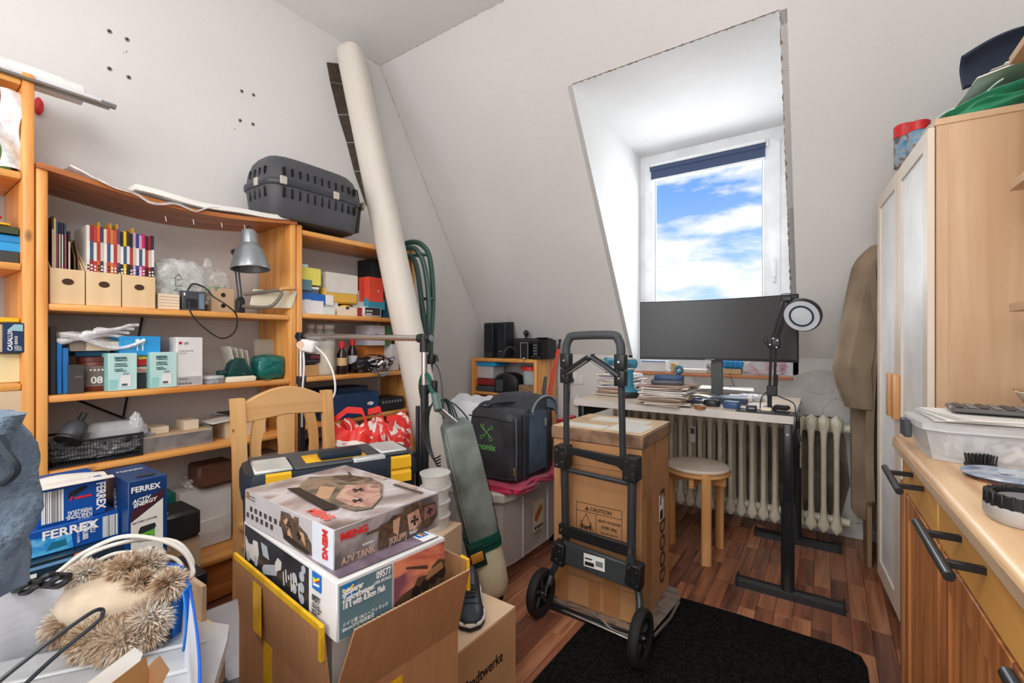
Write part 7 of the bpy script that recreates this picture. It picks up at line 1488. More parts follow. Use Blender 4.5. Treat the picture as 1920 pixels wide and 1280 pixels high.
# monitor
mn = T('monitor', 'wide curved black monitor on the desk in front of the window', 'monitor')
ML_, MR_ = PD(1200, 620, 2.75), PD(1497, 618, 2.27)
Rw = (MR_.xy - ML_.xy).length; ca = math.atan2(MR_.y - ML_.y, MR_.x - ML_.x); mc = (ML_ + MR_) / 2
mn.location = (mc.x, mc.y, 0); mn.rotation_euler = (0, 0, ca)
zb, zt = PD(1200, 673, 2.75).z, PD(1200, 566, 2.75).z
def scr(off, z): 
    return [((a - .5) * Rw, .075 * (1 - (2 * a - 1) ** 2) + off, z) for a in [i / 24 for i in range(25)]]
def scr_solid(off0, off1, z0, z1): 
    return [scr(off0, z0) + scr(off1, z0)[::-1], scr(off0, z1) + scr(off1, z1)[::-1]]
B().loft(scr_solid(0, .03, zb, zt)).build('housing', BLK, mn)
SCR = mat('screen', srgb(66, 68, 70), .35, var=.04, scale=2)
def inner(off, z): return [(p[0] * .985, p[1], p[2]) for p in scr(off, z)]
B().loft([inner(-.0012, zb + .014) + inner(-.0004, zb + .014)[::-1], inner(-.0012, zt - .006) + inner(-.0004, zt - .006)[::-1]]).build('screen', SCR, mn)
B().box(-.05, .0, .065, .0735, zb + .001, zb + .008).build('logo_plate', S('bezel grey', 120, 120, 122, .4), mn)
B().box(-.028, .032, .11, .135, DT + .015, zb + .14, .004).build('stand_neck', S('stand slate', 74, 78, 80, .4), mn)
B().prism([(-.13, -.02), (-.02, .14), (.02, .14), (.13, -.02), (.11, -.03), (0, .08), (-.11, -.03)], DT, DT + .014, bev=.003).build('stand_foot', S('stand slate', 74, 78, 80, .4), mn)
B().box(-.02, .03, .10, .12, zb + .05, zb + .2, .004).build('mount', BLK, mn)
# magnifier lamp
mg = T('magnifier_lamp', 'black swing arm magnifier lamp with ring light clamped on the desk', 'lamp')
DL = 2.18
bz = PD(1443, 762, DL); bz.z = DT
e1, e2 = PD(1451, 640, DL), PD(1475, 560, DL - .02)
B().cyl(bz, bz + Vector((0, 0, .07)), .010, 12).build('base_pin', BLKM, mg)
B().box(bz.x - .03, bz.x + .03, bz.y - .035, bz.y + .035, DT, DT + .012, .004).build('clamp', BLKM, mg)
k0 = bz + Vector((.01, 0, .085))
B().box(k0.x - .022, k0.x + .022, k0.y - .012, k0.y + .012, k0.z - .02, k0.z + .03, .004).build('lower_joint', BLK, mg)
hv = Vector((.0, .02, 0)); rx = Vector((CS, SN, 0)) * .022
for nm_, p0, p1 in (('lower_arm', k0 + Vector((0, 0, .02)), e1), ('upper_arm', e1, e2)):
    for s_ in (-1, 1): B().tube([p0 + rx * s_ * .5, p1 + rx * s_ * .5], .006, n=8).build(nm_, BLKM, mg)
B().tube([k0 + rx * .6, k0 + rx * .9 + Vector((0, 0, .06)), e1 + rx * .4 - Vector((0, 0, .16))], .009, n=8).build('spring', BLK, mg); B().tube([e1 + rx * .8 + Vector((0, 0, .02)), e1.lerp(e2, .45) + rx * .6], .008, n=8).build('spring', BLK, mg)
o = B().box(e1.x - .028, e1.x + .028, e1.y - .01, e1.y + .01, e1.z - .035, e1.z + .02, .008, 2).build('elbow', BLK, mg)
for dx, dz_ in ((-.015, -.015), (.016, .005), (.012, -.028), (-.002, .015)): B().cyl((e1.x + dx, e1.y - .010, e1.z + dz_), (e1.x + dx, e1.y - .0155, e1.z + dz_), .0026, 8).build('screw', CHROME, o)
B().tube([e1 + Vector((-.02, 0, -.02)), e1 + Vector((-.045, 0, .0)), e1 + Vector((-.03, 0, .03)), e1 + Vector((0, 0, .025))], .0022, n=6, smooth=5).build('lamp_cable', BLK, mg)
B().box(e2.x - .022, e2.x + .022, e2.y - .012, e2.y + .012, e2.z - .014, e2.z + .014, .005).build('head_joint', BLK, mg)
B().tube([e2 + Vector((-.025, 0, .0)), e2 + Vector((-.02, 0, .022)), e2 + Vector((.02, 0, .022)), e2 + Vector((.03, 0, 0))], .002, n=6, smooth=4).build('lamp_cable', BLK, mg)
hc = PD(1503, 592, 2.10); nrm = Vector((.10 - .35, -.86, -.38)).normalized()
hx = Vector((CS, SN, 0)) * .9 + Vector((0, 0, -.0)); hx = (hx - nrm * hx.dot(nrm)).normalized(); hy = nrm.cross(hx)
MH = Matrix((hx, hy, nrm)).transposed().to_4x4(); MH.translation = hc
r0 = .078
B().lathe([(r0 * .60, -.022), (r0, -.022), (r0 * 1.02, -.004), (r0 * .98, .002), (r0 * .60, .002)], 40, MH, ring=True).build('lamp_head', BLK, mg)
B().lathe([(r0 * .66, .001), (r0 * .94, .001), (r0 * .94, .0035), (r0 * .66, .0035)], 40, MH, ring=True).build('ring_light', S('ring diffuser', 206, 210, 220, .4), mg)
B().lathe([(r0 * .56, -.002), (r0 * .66, -.002), (r0 * .66, .006), (r0 * .56, .006)], 40, MH, ring=True).build('lens_rim', S('lens rim', 40, 60, 74, .35), mg)
B().lathe([(0, .001), (r0 * .57, .001), (r0 * .57, .003), (0, .008)], 32, MH).build('lens', S('lens pale', 206, 214, 220, .08), mg)
B().tube([e2 + Vector((.02, 0, -.005)), hc + hx * (-r0 * .5) + Vector((0, 0, r0 * .8)) - nrm * .01], .006, n=8).build('head_arm', BLK, mg)
hose('black lamp cable curling across the right desk corner', [(1425, 765, 2.15), (1428, 745, 2.2), (1440, 735, 2.2), (1465, 745, 2.12), (1488, 756, 2.06), (1492, 775, 2.02), (1496, 800, 2.0)], .0026, BLK, 'black_cable', 'cable', n=6)
o = B().box(-.008, .008, -.006, .006, -.03, .03, .003).build('cable_switch', BLK); o.location = PD(1497, 815, 2.02); o.rotation_euler = (0, R(-10), 0); tag(o, 'black inline switch hanging at the desk edge', 'switch')
hose('black cable with inline switch hanging below the desk corner', [(1498, 826, 2.03), (1499, 840, 2.06), (1492, 856, 2.1), (1491, 885, 2.14), (1490, 930, 2.18)], .0026, BLK, 'black_cable', 'cable', n=6)
# teal cordless tools standing on their batteries
def drill(u, v, z, lb, sc=1.0, rz=30):
    p = PZ(u, v, DT); t = T('cordless_screwdriver', lb, 'power tool', (p.x, p.y, DT), rz)
    MK = S('tool teal', 44, 122, 144, .4)
    B().box(-.045, .045, -.035, .035, 0, .032, .006, 2).build('battery', BLK, t)
    B().loft([hexring(.046, .034, .033, 20, 4), hexring(.044, .032, .046, 20, 4), hexring(.026, .022, .062, 20, 3)]).build('foot', MK, t)
    B().loft([hexring(.022, .019, .060, 18, 2.6), hexring(.018, .016, .10, 18, 2.6), hexring(.019, .017, .145, 18, 2.6), hexring(.025, .021, .165, 18, 2.6)]).build('handle', MK, t)
    B().loft([hexring(.026, .022, .163, 18, 2.6), hexring(.028, .023, .172, 18, 2.6)]).build('handle_collar', LGREY, t)
    B().cyl((-.035, 0, .195), (.040, 0, .195), .028, 20, bev=.008).build('motor_body', MK, t); B().cyl((-.060, 0, .195), (-.034, 0, .195), .020, 16, bev=.003).build('chuck', GREY, t)
    B().box(-.02, .02, -.015, .015, .215, .232, .005).build('top_cap', LGREY, t); B().box(-.012, .0, -.029, -.02, .182, .20, .002).build('badge', DGREY, t)
    return t
drill(1141, 737, 0, 'teal cordless screwdriver standing on its battery behind the truck tube', rz=60); drill(1181, 745, 0, 'teal cordless screwdriver standing on its battery, nearer the paper pile', rz=30)
# paper piles
PC = [(232, 228, 222), (214, 204, 190), (198, 176, 160), (224, 214, 206), (170, 140, 126), (236, 234, 230), (188, 168, 150), (210, 200, 206)]
def pile(u, v, n, w, d, th, what, sd, cat='paper'):
    rd = random.Random(sd); p = PZ(u, v, DT); z = DT + .0003
    ordn = ['lowest', 'second lowest', 'third lowest', 'fourth lowest', 'fifth lowest', 'sixth lowest', 'seventh lowest', 'eighth lowest', 'ninth lowest', 'tenth lowest', 'eleventh lowest', 'twelfth lowest', 'thirteenth lowest', 'fourteenth lowest', 'topmost']
    for k in range(n):
        a = rd.uniform(-12, 12); c = PC[rd.randrange(8)]; h = th * rd.uniform(.6, 1.3)
        cv = rd.uniform(-.006, .006)
        t = B().sheet(lambda x, y: ((x - .5) * w, (y - .5) * d, h / 2 + cv * 0 + .0018 * math.sin(5 * x + k) * (1 if k > 1 else 0) + .002), 6, 4, h * .8)
        o = t.build('paper_bundle', S('paper %d' % (PC.index(c)), *c, .7), smooth=False); o.location = (p.x + rd.uniform(-.012, .012), p.y + .5 * d + rd.uniform(-.012, .012), z); o.rotation_euler = (0, 0, R(a)); z += h + .0012
        tag(o, '%s of the papers in the %s' % (ordn[14 if k == n - 1 else k], what), 'papers', 'papers in the ' + what)
        if h > th * .9:
            B().box(-w * .48, w * .48, -d / 2 - .0006, -d / 2 + .001, h * .45, h * .55).build('page_edge', S('page shadow', 150, 124, 96, .8), o, smooth=False)
    return Vector((p.x, p.y + .5 * d, z))
pile(1148, 742, 13, .20, .27, .0095, 'left pile behind the teal tools', 4)
tp1 = pile(1240, 762, 12, .22, .26, .0082, 'right pile under the grey pouches', 8)
o = B().loft([hexring(.075, .055, 0, 20, 6), hexring(.08, .06, .01, 20, 6), hexring(.076, .056, .022, 20, 6)]).build('pouch', S('pouch grey', 84, 88, 94, .5)); put(o, tp1 + Vector((0, -.02, .003)), 8); tag(o, 'dark grey flat pouch on the right paper pile', 'pouch')
o = B().loft([hexring(.07, .05, 0, 20, 5), hexring(.072, .052, .01, 20, 5), hexring(.066, .048, .022, 20, 5)]).build('pouch', S('pouch blue', 56, 82, 120, .5)); put(o, tp1 + Vector((.004, -.01, .027)), 5); tag(o, 'slate blue flat pouch lying on the dark grey pouch', 'pouch')
o = B().lathe([(.010, -.010), (.022, -.010), (.024, 0), (.022, .010), (.010, .010)], 16, Matrix.Rotation(R(70), 4, 'X'), ring=True).build('tape_roll', S('petrol', 30, 96, 126, .4)); o.location = tp1 + Vector((.045, .02, .075)); tag(o, 'small petrol blue tape roll on the slate blue pouch', 'tape')
# loose things on the desk
def deskbox(nm, lb, cat, u, v, w, d, h, m, rz=0, bev=.002, z=None, pr=()):
    p = PZ(u, v, DT); return carton(nm, lb, cat, (p.x, p.y + d / 2, (z or DT)), rz, w, d, h, m, bev, pr)
p = PZ(1345, 742, DT)
deskbox('notebook_case', 'dark folded case under the white sheet on the desk', 'case', 1362, 757, .17, .16, .03, S('case ink', 44, 56, 76, .5), 10)
deskbox('book_block', 'pale block of paper lying beside the dark folded case', 'book', 1385, 752, .12, .14, .022, S('tissue white', 216, 210, 204, .8), 5)
o = B().sheet(lambda a, b: ((a - .5) * .30, (b - .5) * .21, .003 * math.sin(4 * a + 2 * b)), 8, 6, .001).build('white_sheet', PAPER); o.location = (p.x + .03, p.y + .10, DT + .040); o.rotation_euler = (0, 0, R(8)); tag(o, 'white sheet of paper with keys on it under the monitor', 'paper')
kt = T('key_bunch', 'bunch of dark keys and clips on the white sheet', 'keys', (p.x + .0, p.y + .11, DT + .046))
rd = random.Random(2)
for k in range(12): a = rd.uniform(0, 3.1); q = Vector((rd.uniform(-.05, .07), rd.uniform(-.03, .03), .003 + .002 * (k % 3))); B().tube([q, q + Vector((.035 * math.cos(a), .035 * math.sin(a), .004))], .0028, n=5).build('key', [BLKM, GREY, BLK][k % 3], kt)
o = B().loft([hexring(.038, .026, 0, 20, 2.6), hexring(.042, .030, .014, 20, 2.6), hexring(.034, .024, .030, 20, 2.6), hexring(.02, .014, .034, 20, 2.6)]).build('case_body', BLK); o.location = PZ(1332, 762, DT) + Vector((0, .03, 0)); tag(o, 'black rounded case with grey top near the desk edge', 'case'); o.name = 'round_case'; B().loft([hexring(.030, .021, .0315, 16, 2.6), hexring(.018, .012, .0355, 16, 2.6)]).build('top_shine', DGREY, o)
o = B().loft([hexring(.034, .026, 0, 20, 5), hexring(.038, .030, .012, 20, 5), hexring(.037, .029, .026, 20, 5), hexring(.032, .024, .033, 20, 5)]).build('glasses_case', S('case steel blue', 52, 84, 124, .4)); o.location = PZ(1370, 766, DT) + Vector((0, .03, 0)); o.rotation_euler = (0, 0, R(-8)); tag(o, 'steel blue small case beside the black rounded case', 'case')
deskbox('tablet', 'thin dark glass plate under the small boxes at the desk corner', 'tablet', 1440, 776, .26, .10, .006, S('tablet dark', 60, 64, 70, .15), -4, .002)
deskbox('small_box', 'small black box with grey label on the dark glass plate', 'box', 1408, 772, .045, .04, .022, BLK, 6, z=DT + .0065, pr=[('r', 'front', .01, .006, .035, .014, GREY)])
deskbox('adapter', 'small off white adapter on the dark glass plate', 'adapter', 1436, 774, .045, .035, .016, CREAM, 0, .005, z=DT + .0065)
deskbox('mouse', 'black computer mouse like device at the right desk corner', 'mouse', 1465, 772, .065, .045, .022, BLK, -20, .009, z=DT + .0065)
o = B().lathe([(.012, -.008), (.026, -.008), (.026, .008), (.012, .008)], 18, ring=True).build('tape_ring', S('amber tape', 150, 96, 50, .4)); o.location = PZ(1310, 768, DT) + Vector((0, .03, .009)); tag(o, 'small amber brown ring left of the black rounded case', 'tape')
for k, (u, v, c, nm, lb) in enumerate([(1290, 745, (222, 168, 40), 'screwdriver', 'yellow handled screwdriver among the desk clutter'), (1300, 756, (60, 70, 180), 'pen', 'blue pen pointing at the yellow screwdriver'), (1276, 752, (186, 60, 60), 'pencil', 'red pencil next to the right paper pile'), (1285, 762, (40, 42, 46), 'pliers', 'black handled pliers at the desk edge')]):
    q = PZ(u, v, DT); a = R(20 + 50 * k); o = B().tube([(-.06, 0, .008), (.0, 0, .008), (.03, 0, .008), (.07, 0, .006)], [.006, .006, .003, .0022], n=8).build(nm, S('tool col %d' % k, *c, .4)); o.location = q + Vector((0, .03, .001 + .004 * k)); o.rotation_euler = (0, 0, a); tag(o, lb, nm)
hp2 = T('cable_tangle', 'tangle of grey and white wires right of the right paper pile', 'cable tangle', PZ(1290, 735, DT) + Vector((0, .06, 0)))
for k in range(26):
    a0 = rd.random() * 6; r_ = rd.uniform(.02, .05); c = Vector((rd.uniform(-.05, .06), rd.uniform(-.03, .05), rd.uniform(.006, .035)))
    B().tube([c + Vector((r_ * math.cos(a0 + i), r_ * .8 * math.sin(a0 + i), .006 + .006 * math.sin(2 * i + k))) for i in range(6)], .0017, n=5, smooth=4).build('wire', [GREY, WHITE, DGREY, BLK, S('copper wire', 176, 120, 70, .4)][k % 5], hp2)
for k in range(6):
    q = PZ(1285 + 14 * (k % 3), 756 - 7 * (k // 3), DT)
    o = B().sheet(lambda a, b, k=k: ((a - .5) * .11, (b - .5) * .07, .004 * math.sin(5 * a + k) + .006), 6, 5, .0008).build('crumpled_paper', [PAPER, LGREY, PAPER][k % 3]); o.location = q + Vector((0, .06, .002 * k)); o.rotation_euler = (0, 0, R(33 * k)); tag(o, ['front left', 'front middle', 'front right', 'rear left', 'rear middle', 'rear right'][k] + ' scrap of pale paper in the middle of the desk', 'paper', 'paper scraps on the desk')
bag('plastic_bag', 'crumpled clear bag between the white sheet and the lamp foot', PZ(1405, 752, DT) + Vector((0, .06, 0)), (.06, .05, .016), MC['silver bag'], seed=61, amp=.3, power=3)
ch_ = deskbox('charger', 'small grey double socket charger behind the white sheet', 'charger', 1380, 728, .05, .03, .018, DGREY, 0, .003)
hose('thin cable rising from the small grey charger', [(1376, 722, 2.70), (1372, 712, 2.72), (1368, 700, 2.75)], .002, BLK, 'black_cable', 'cable', n=5)
# things on the window board
SZ = .906
def sill(nm, lb, cat, u0, u1, vt, m, dep=.08, yf=3.235, pr=None, bev=.003): return SYb(nm, lb, cat, u0, u1, vt, SZ, dep, m, yf, pr, bev)
sill('white_box', 'white box with blue rim at the left end of the window board', 'box', 1203, 1248, 676, S('sill white box', 222, 222, 224, .5), pr=lambda w, d, h: [('r', 'front', 0, h * .86, w, h, S('rim blue', 120, 150, 196, .5))])
sill('cup', 'small amber cup beside the white box on the window board', 'cup', 1257, 1268, 680, S('amber cup', 214, 176, 110, .3), .04, bev=.008)
sill('paper_stack', 'loose pale papers on the window board below the monitor centre', 'papers', 1272, 1325, 692, S('sill paper', 226, 216, 204, .7), .12)
sill('tan_box', 'tan cardboard box under the light blue roll on the window board', 'box', 1356, 1390, 692, S('sill tan', 206, 172, 128, .7))
zz = PY(1373, 692, 3.235).z
o = B().cyl((PY(1354, 640, 3.25).x, 3.275, zz + .032), (PY(1394, 640, 3.25).x, 3.275, zz + .032), .030, 18).build('blue_roll', S('roll blue', 36, 140, 206, .4)); tag(o, 'light blue ribbed roll on the window board right of the monitor foot', 'roll')
for k in range(4): B().cyl((PY(1358 + 10 * k, 640, 3.25).x, 3.275, zz + .032), (PY(1360 + 10 * k, 640, 3.25).x, 3.275, zz + .032), .0315, 18).build('rib', S('rib blue', 60, 164, 226, .4), o)
bag('plastic_bag', 'white and pink crumpled bags at the right end of the window board', (PY(1430, 640, 3.26).x, 3.28, SZ), (.12, .04, .055), multi('pink white', [(232, 228, 230), (226, 220, 224), (222, 170, 190), (236, 234, 236)], 7, .5), seed=71, amp=.2, power=3)
bag('plastic_bag', 'small crumpled brown bag beside the monitor neck on the window board', (PY(1335, 640, 3.26).x, 3.27, SZ), (.035, .03, .035), multi('brown bits', [(90, 66, 52), (226, 220, 212), (180, 160, 140)], 14, .6), seed=72, amp=.2, power=3)
# ================================================================ STOOL AND MAT
sp_ = Vector((-.42, 2.46, 0))
stl = T('stool', 'round wooden stool with white cushion between carton and desk leg', 'stool', (-.566, 2.56, 0))
B().lathe([(0, .425), (.155, .425), (.163, .432), (.163, .445), (0, .447)], 36).build('seat', BEECH['x'], stl)
B().lathe([(0, .447), (.148, .447), (.156, .456), (.150, .468), (.10, .474), (0, .475)], 36).build('cushion', S('cushion white', 222, 208, 192, .8), stl)
for a in (-62, 55, 165):
    a = R(a); c_, s_ = math.cos(a), math.sin(a)
    Mx = Matrix.Translation((.150 * c_, .150 * s_, 0)) @ Matrix.Rotation(a, 4, 'Z')
    B().loft([hexring(.014, .024, z, 16, 3) for z in (0, .445)] + [hexring(.011, .018, .458, 16, 3)], M=Mx).build('leg', BEECH['z'], stl)
B().box(-.14, .14, -.012, .012, .37, .425, .003).build('stretcher', BEECH['x'], stl); B().box(-.012, .012, -.14, .14, .371, .424, .003).build('stretcher', BEECH['y'], stl)
MATB = mat('black carpet', (.003, .003, .003), 1.0, col2=(.014, .012, .012), scale=90, bump=.6, bscale=300); MATB.node_tree.nodes['Principled BSDF'].inputs['Specular IOR Level'].default_value = .12
mt_ = B().prism([(-.80, .45), (.115, .45), (.115, 1.97), (.10, 2.03), (.04, 2.05), (-.3, 2.055), (-.60, 2.045), (-.78, 2.02), (-.79, 1.5)], .0008, .008, bev=.002).build('floor_mat', MATB); tag(mt_, 'black carpet mat on the floor under the hand truck', 'mat')
# ================================================================ WARDROBE (turned slightly into the room)
wd = T('wardrobe', 'birch wardrobe with white framed doors and block handles', 'wardrobe', (.276, 1.885, 0), 4.55)
Dp, Wd, Hh = .49, .81, 1.80
B().box(0, Dp, 0, .018, 0, Hh - .02).build('side_panel', BIRCH['z'], wd); B().box(0, Dp, Wd - .018, Wd, 0, Hh - .02).build('side_panel', BIRCH['z'], wd)
B().box(-.004, Dp + .004, -.004, Wd + .004, Hh - .02, Hh, .001).build('top_panel', BIRCH['y'], wd); B().box(0, Dp, .018, Wd - .018, .05, .07).build('bottom_panel', BIRCH['y'], wd); B().box(Dp - .006, Dp, .018, Wd - .018, .07, Hh - .02).build('back_panel', BIRCH['z'], wd); B().box(.02, .03, .018, Wd - .018, 0, .05).build('plinth', BIRCH['y'], wd)
B().box(.0, .026, -.0012, .0, 0, Hh - .022).build('edge_strip', BIRCH['z'], wd)
FRM = mat('door frame white', srgb(226, 214, 198), .4, var=.02); FRO = S('frosted white', 236, 237, 236, .4)
def wdoor(hinge_y, dirn, ang):
    dr = T('x', 'x', 'x'); dr.name = 'door'; del dr['label']; del dr['category']
    dr.parent = wd; dr.location = (-.002, hinge_y, 0); dr.rotation_euler = (0, 0, R(ang))
    w_ = .402; a, b = (0, w_) if dirn > 0 else (-w_, 0); z0, z1 = .06, Hh - .022
    B().box(-.018, 0, a, a + .055, z0, z1, .002).box(-.018, 0, b - .055, b, z0, z1, .002).box(-.018, 0, a + .055, b - .055, z0, z0 + .07, .001).box(-.018, 0, a + .055, b - .055, z1 - .055, z1, .001).box(-.018, 0, a + .055, b - .055, 1.30 - .03, 1.30 + .03, .001) if 0 else None
    t = B().box(-.018, 0, a, a + .055, z0, z1, .002).box(-.018, 0, b - .055, b, z0, z1, .002).box(-.018, 0, a + .055, b - .055, z0, z0 + .07, .001).box(-.018, 0, a + .055, b - .055, z1 - .055, z1, .001)
    t.build('door_frame', FRM, dr, smooth=False)
    B().box(-.011, -.005, a + .05, b - .05, z0 + .06, z1 - .05).build('door_panel', FRO, dr, smooth=False)
    B().box(-.0184, -.0176, (a if dirn < 0 else b) - .0015, (a if dirn < 0 else b) + .0015, z0, z1).build('edge_band', BIRCH['z'], dr, smooth=False)
    fy = b if dirn > 0 else a
    s_ = -1 if dirn > 0 else 1
    h0, h1 = sorted((fy + s_ * .012, fy + s_ * .047))
    B().box(-.040, -.018, h0 + (.03 if dirn < 0 else 0), h1 + (.03 if dirn < 0 else 0), .825, .995, .004, 2).build('handle', BEECH['z'], dr)
wdoor(.002, 1, 0); wdoor(Wd - .002, -1, 0)
# behind the wardrobe: pale boards at the wall
o = B().box(.165, .185, 2.86, 3.16, 0, .30, .002).build('board', S('primer board', 150, 122, 92, .7)); tag(o, 'plain board standing on the floor below the trench coat', 'board')
# coat
CT_ = mat('khaki cotton', srgb(132, 114, 94), .85, col2=srgb(150, 132, 110), scale=5, bump=.12, bscale=90)
coat = T('trench_coat', 'khaki trench coat hanging at the far side of the wardrobe', 'coat')
def uvring(v, u0, u1, dep, ph, amp, n=40):
    a, b = PD(u0, v, dep), PD(u1, v, dep); c = (a + b) / 2; rx_ = (b - a).length / 2; xd_ = (b - a).normalized(); yd_ = Vector((-xd_.y, xd_.x, 0)); out = []
    for i in range(n):
        an = 2 * math.pi * i / n; f = 1 + amp * math.sin(7 * an + ph + v * .004) + amp * .6 * math.sin(12 * an + ph * 2)
        out.append(c + xd_ * (rx_ * math.cos(an) * (1 + .3 * (f - 1))) + yd_ * (.075 * math.sin(an) * f))
    return out
B().loft([uvring(v, u0, u1, 2.38, 1.0, am) for v, u0, u1, am in [(452, 1636, 1665, .05), (470, 1622, 1672, .08), (520, 1612, 1680, .10), (600, 1606, 1684, .14), (690, 1602, 1684, .16), (770, 1600, 1682, .16), (860, 1600, 1680, .17), (920, 1600, 1678, .18), (955, 1600, 1676, .18), (972, 1612, 1674, .18)]]).build('coat_body', CT_, coat)
B().loft([uvring(v, u0, u1, 2.28, 2.0, am, 30) for v, u0, u1, am in [(462, 1630, 1650, .05), (500, 1606, 1648, .06), (560, 1592, 1644, .08), (620, 1580, 1640, .08), (665, 1570, 1638, .09), (690, 1566, 1632, .10), (715, 1572, 1630, .12), (745, 1585, 1628, .08), (764, 1594, 1627, .05)]]).build('sleeve', CT_, coat)
B().sheet(lambda a, b: PD(1626 + 16 * b + 4 * math.sin(6 * a), 500 + 440 * a, 2.215 - .02 * b + .02 * a), 20, 3, .006).build('front_edge', CT_, coat)
B().tube([PD(1640, 448, 2.36), PD(1650, 436, 2.36), PD(1658, 448, 2.36)], .004, n=6, smooth=4).build('hanger_loop', BLK, coat)
# on top of the wardrobe
WT = 1.801
def W_(x, y, z): 
    c_, s_ = math.cos(R(4.55)), math.sin(R(4.55)); return Vector((.276 + x * c_ - y * s_, 1.885 + x * s_ + y * c_, z))
GC = mat('green cloth', srgb(20, 124, 84), .8, col2=srgb(34, 146, 100), scale=6, sheen=.3)
o = B().blob((0, 0, 0), (.225, .30, .052), .16, 2.2, 9, 5, 3.2).build('green_cloth', GC); o.location = W_(.262, .30, WT + .050); o.rotation_euler = (0, R(-7), R(4.55)); tag(o, 'bright green cloth bundled on top of the wardrobe', 'cloth')
o = B().sheet(lambda a, b: W_(.005 + .16 * a, .06 + .50 * b, WT + .012 + .085 * a + .010 * math.sin(8 * a + 9 * b)), 16, 16, .004).build('mint_sheet', clear('mint film', (.62, .86, .78), .75, .3)); tag(o, 'thin mint green plastic sheet at the front edge of the green cloth', 'plastic sheet')
for k in range(3):
    o = B().sheet(lambda a, b, k=k: W_(.10 + .03 * k + .36 * a, .03 + .40 * b, WT + .112 + .012 * k + .075 * a + .003 * math.sin(5 * a + k)), 8, 4, .004).build('paper_folder', [PAPER, S('folder warm grey', 176, 170, 160, .6), PAPER][k]); tag(o, ['lowest', 'middle', 'top'][k] + ' of the flat folders lying on the green cloth', 'folder', 'folders on the wardrobe')
NVF = mat('navy felt', srgb(34, 46, 66), .8, var=.08)
o = B().sheet(lambda a, b: PD(1806 + 150 * a - 4 * math.sin(math.pi * b), 166 - 62 * a - b * (60 + 12 * math.sin(3 * a)), 1.40 + .05 * math.sin(math.pi * b) + .05 * b + .06 * math.sin(2 * a)), 18, 14, .010).build('navy_cushion', NVF); tag(o, 'dark navy curved felt pad propped upright on the flat folders', 'pad')
for i, (u, v0, dp) in enumerate([(1696, 235, 1.78), (1722, 230, 1.66)]):
    p = PD(u, 300, dp); rr0 = .033; zt_ = PD(u, v0, dp).z
    t = T('spray_can', ['blue and grey spray can with red cap at the wardrobe front', 'second red capped spray can half hidden by the green cloth'][i], 'spray can', (p.x, p.y, WT), 35)
    h_ = min(.26, zt_ - WT)
    B().lathe([(0, 0), (rr0, 0), (rr0, h_ * .68), (rr0 * .9, h_ * .72), (0, h_ * .72)], 24).build('can_body', multi('spray print', [(60, 140, 190), (150, 160, 166), (90, 70, 60), (40, 110, 160)], 14, .3), t)
    B().lathe([(0, h_ * .70), (rr0 * 1.02, h_ * .70), (rr0 * 1.02, h_ * .97), (rr0 * .9, h_), (0, h_)], 24).build('cap', RED, t)
    if i == 0: text('BRACNIL', .017, INKW, t, Matrix.Translation((-.03, -rr0 - .001, h_ * .56)) @ Matrix.Rotation(R(90), 4, 'X') @ Matrix.Rotation(R(-6), 4, 'Z'), bold=.03, sx=.8); text('SPRAY', .017, INKW, t, Matrix.Translation((-.022, -rr0 - .001, h_ * .46)) @ Matrix.Rotation(R(90), 4, 'X') @ Matrix.Rotation(R(-6), 4, 'Z'), bold=.03, sx=.9)
# ================================================================ CABINET WITH WORKTOP
cb_ = T('base_cabinet', 'old pine cabinet with two drawers and black bar handles', 'cabinet', (.151, 1.645, 0), 1.55)
WTZ = .86
WK = wood('worktop wood', srgb(228, 192, 146), srgb(178, 130, 86), 'y', .38, knots=False, ring=20)
wt = T('worktop', 'worn beech worktop with rounded pale edge on the pine cabinet', 'worktop', (.151, 1.645, 0), 1.55)
B().prism([(0, WTZ - .030), (.004, WTZ - .038), (.59, WTZ - .038), (.59, WTZ), (.012, WTZ), (.004, WTZ - .004), (0, WTZ - .012)], -1.55, 0, axis='y').build('worktop_slab', WK, wt)
B().box(-.0008, .001, -1.55, 0, WTZ - .030, WTZ - .012).build('edge_strip', wood('edge pale', srgb(214, 186, 156), srgb(180, 150, 120), 'y', .5, knots=False), wt, smooth=False)
OP = wood('old pine', srgb(196, 128, 72), srgb(146, 86, 44), 'z', .45, knots=False, ring=34); OPD = wood('dark old pine', srgb(150, 84, 44), srgb(118, 62, 30), 'z', .45, knots=False); YP = wood('yellow drawer wood', srgb(228, 172, 94), srgb(208, 148, 74), 'y', .4, knots=False, ring=16)
zc = WTZ - .039
B().box(.045, .57, -1.50, -.015, .06, zc).build('carcass', OPD, cb_); B().box(.07, .56, -1.48, -.03, 0, .06).build('plinth', OPD, cb_)
B().box(.020, .045, -.035, -.012, .02, zc, .002).build('end_post', OP, cb_)
def drawer(y0, y1, hz, tilt=0):
    dw = B().box(.018, .040, y0, y1, .725, zc - .006, .003).build('drawer', YP, cb_)
    hy = (y0 + y1) / 2; hl = .115
    hb2 = B().cyl((-.030, hy - hl, hz), (-.030, hy + hl, hz), .0075, 14, bev=.0015).build('handle', S('handle black', 46, 50, 54, .25, metal=.4), dw)
    for s_ in (-1, 1): B().box(-.030, .019, hy + s_ * hl * .55 - .006, hy + s_ * hl * .55 + .006, hz - .005, hz + .005, .001).build('handle_post', BLK, dw)
drawer(-.425, -.04, .793); drawer(-.875, -.435, .79); drawer(-1.33, -.885, .79)
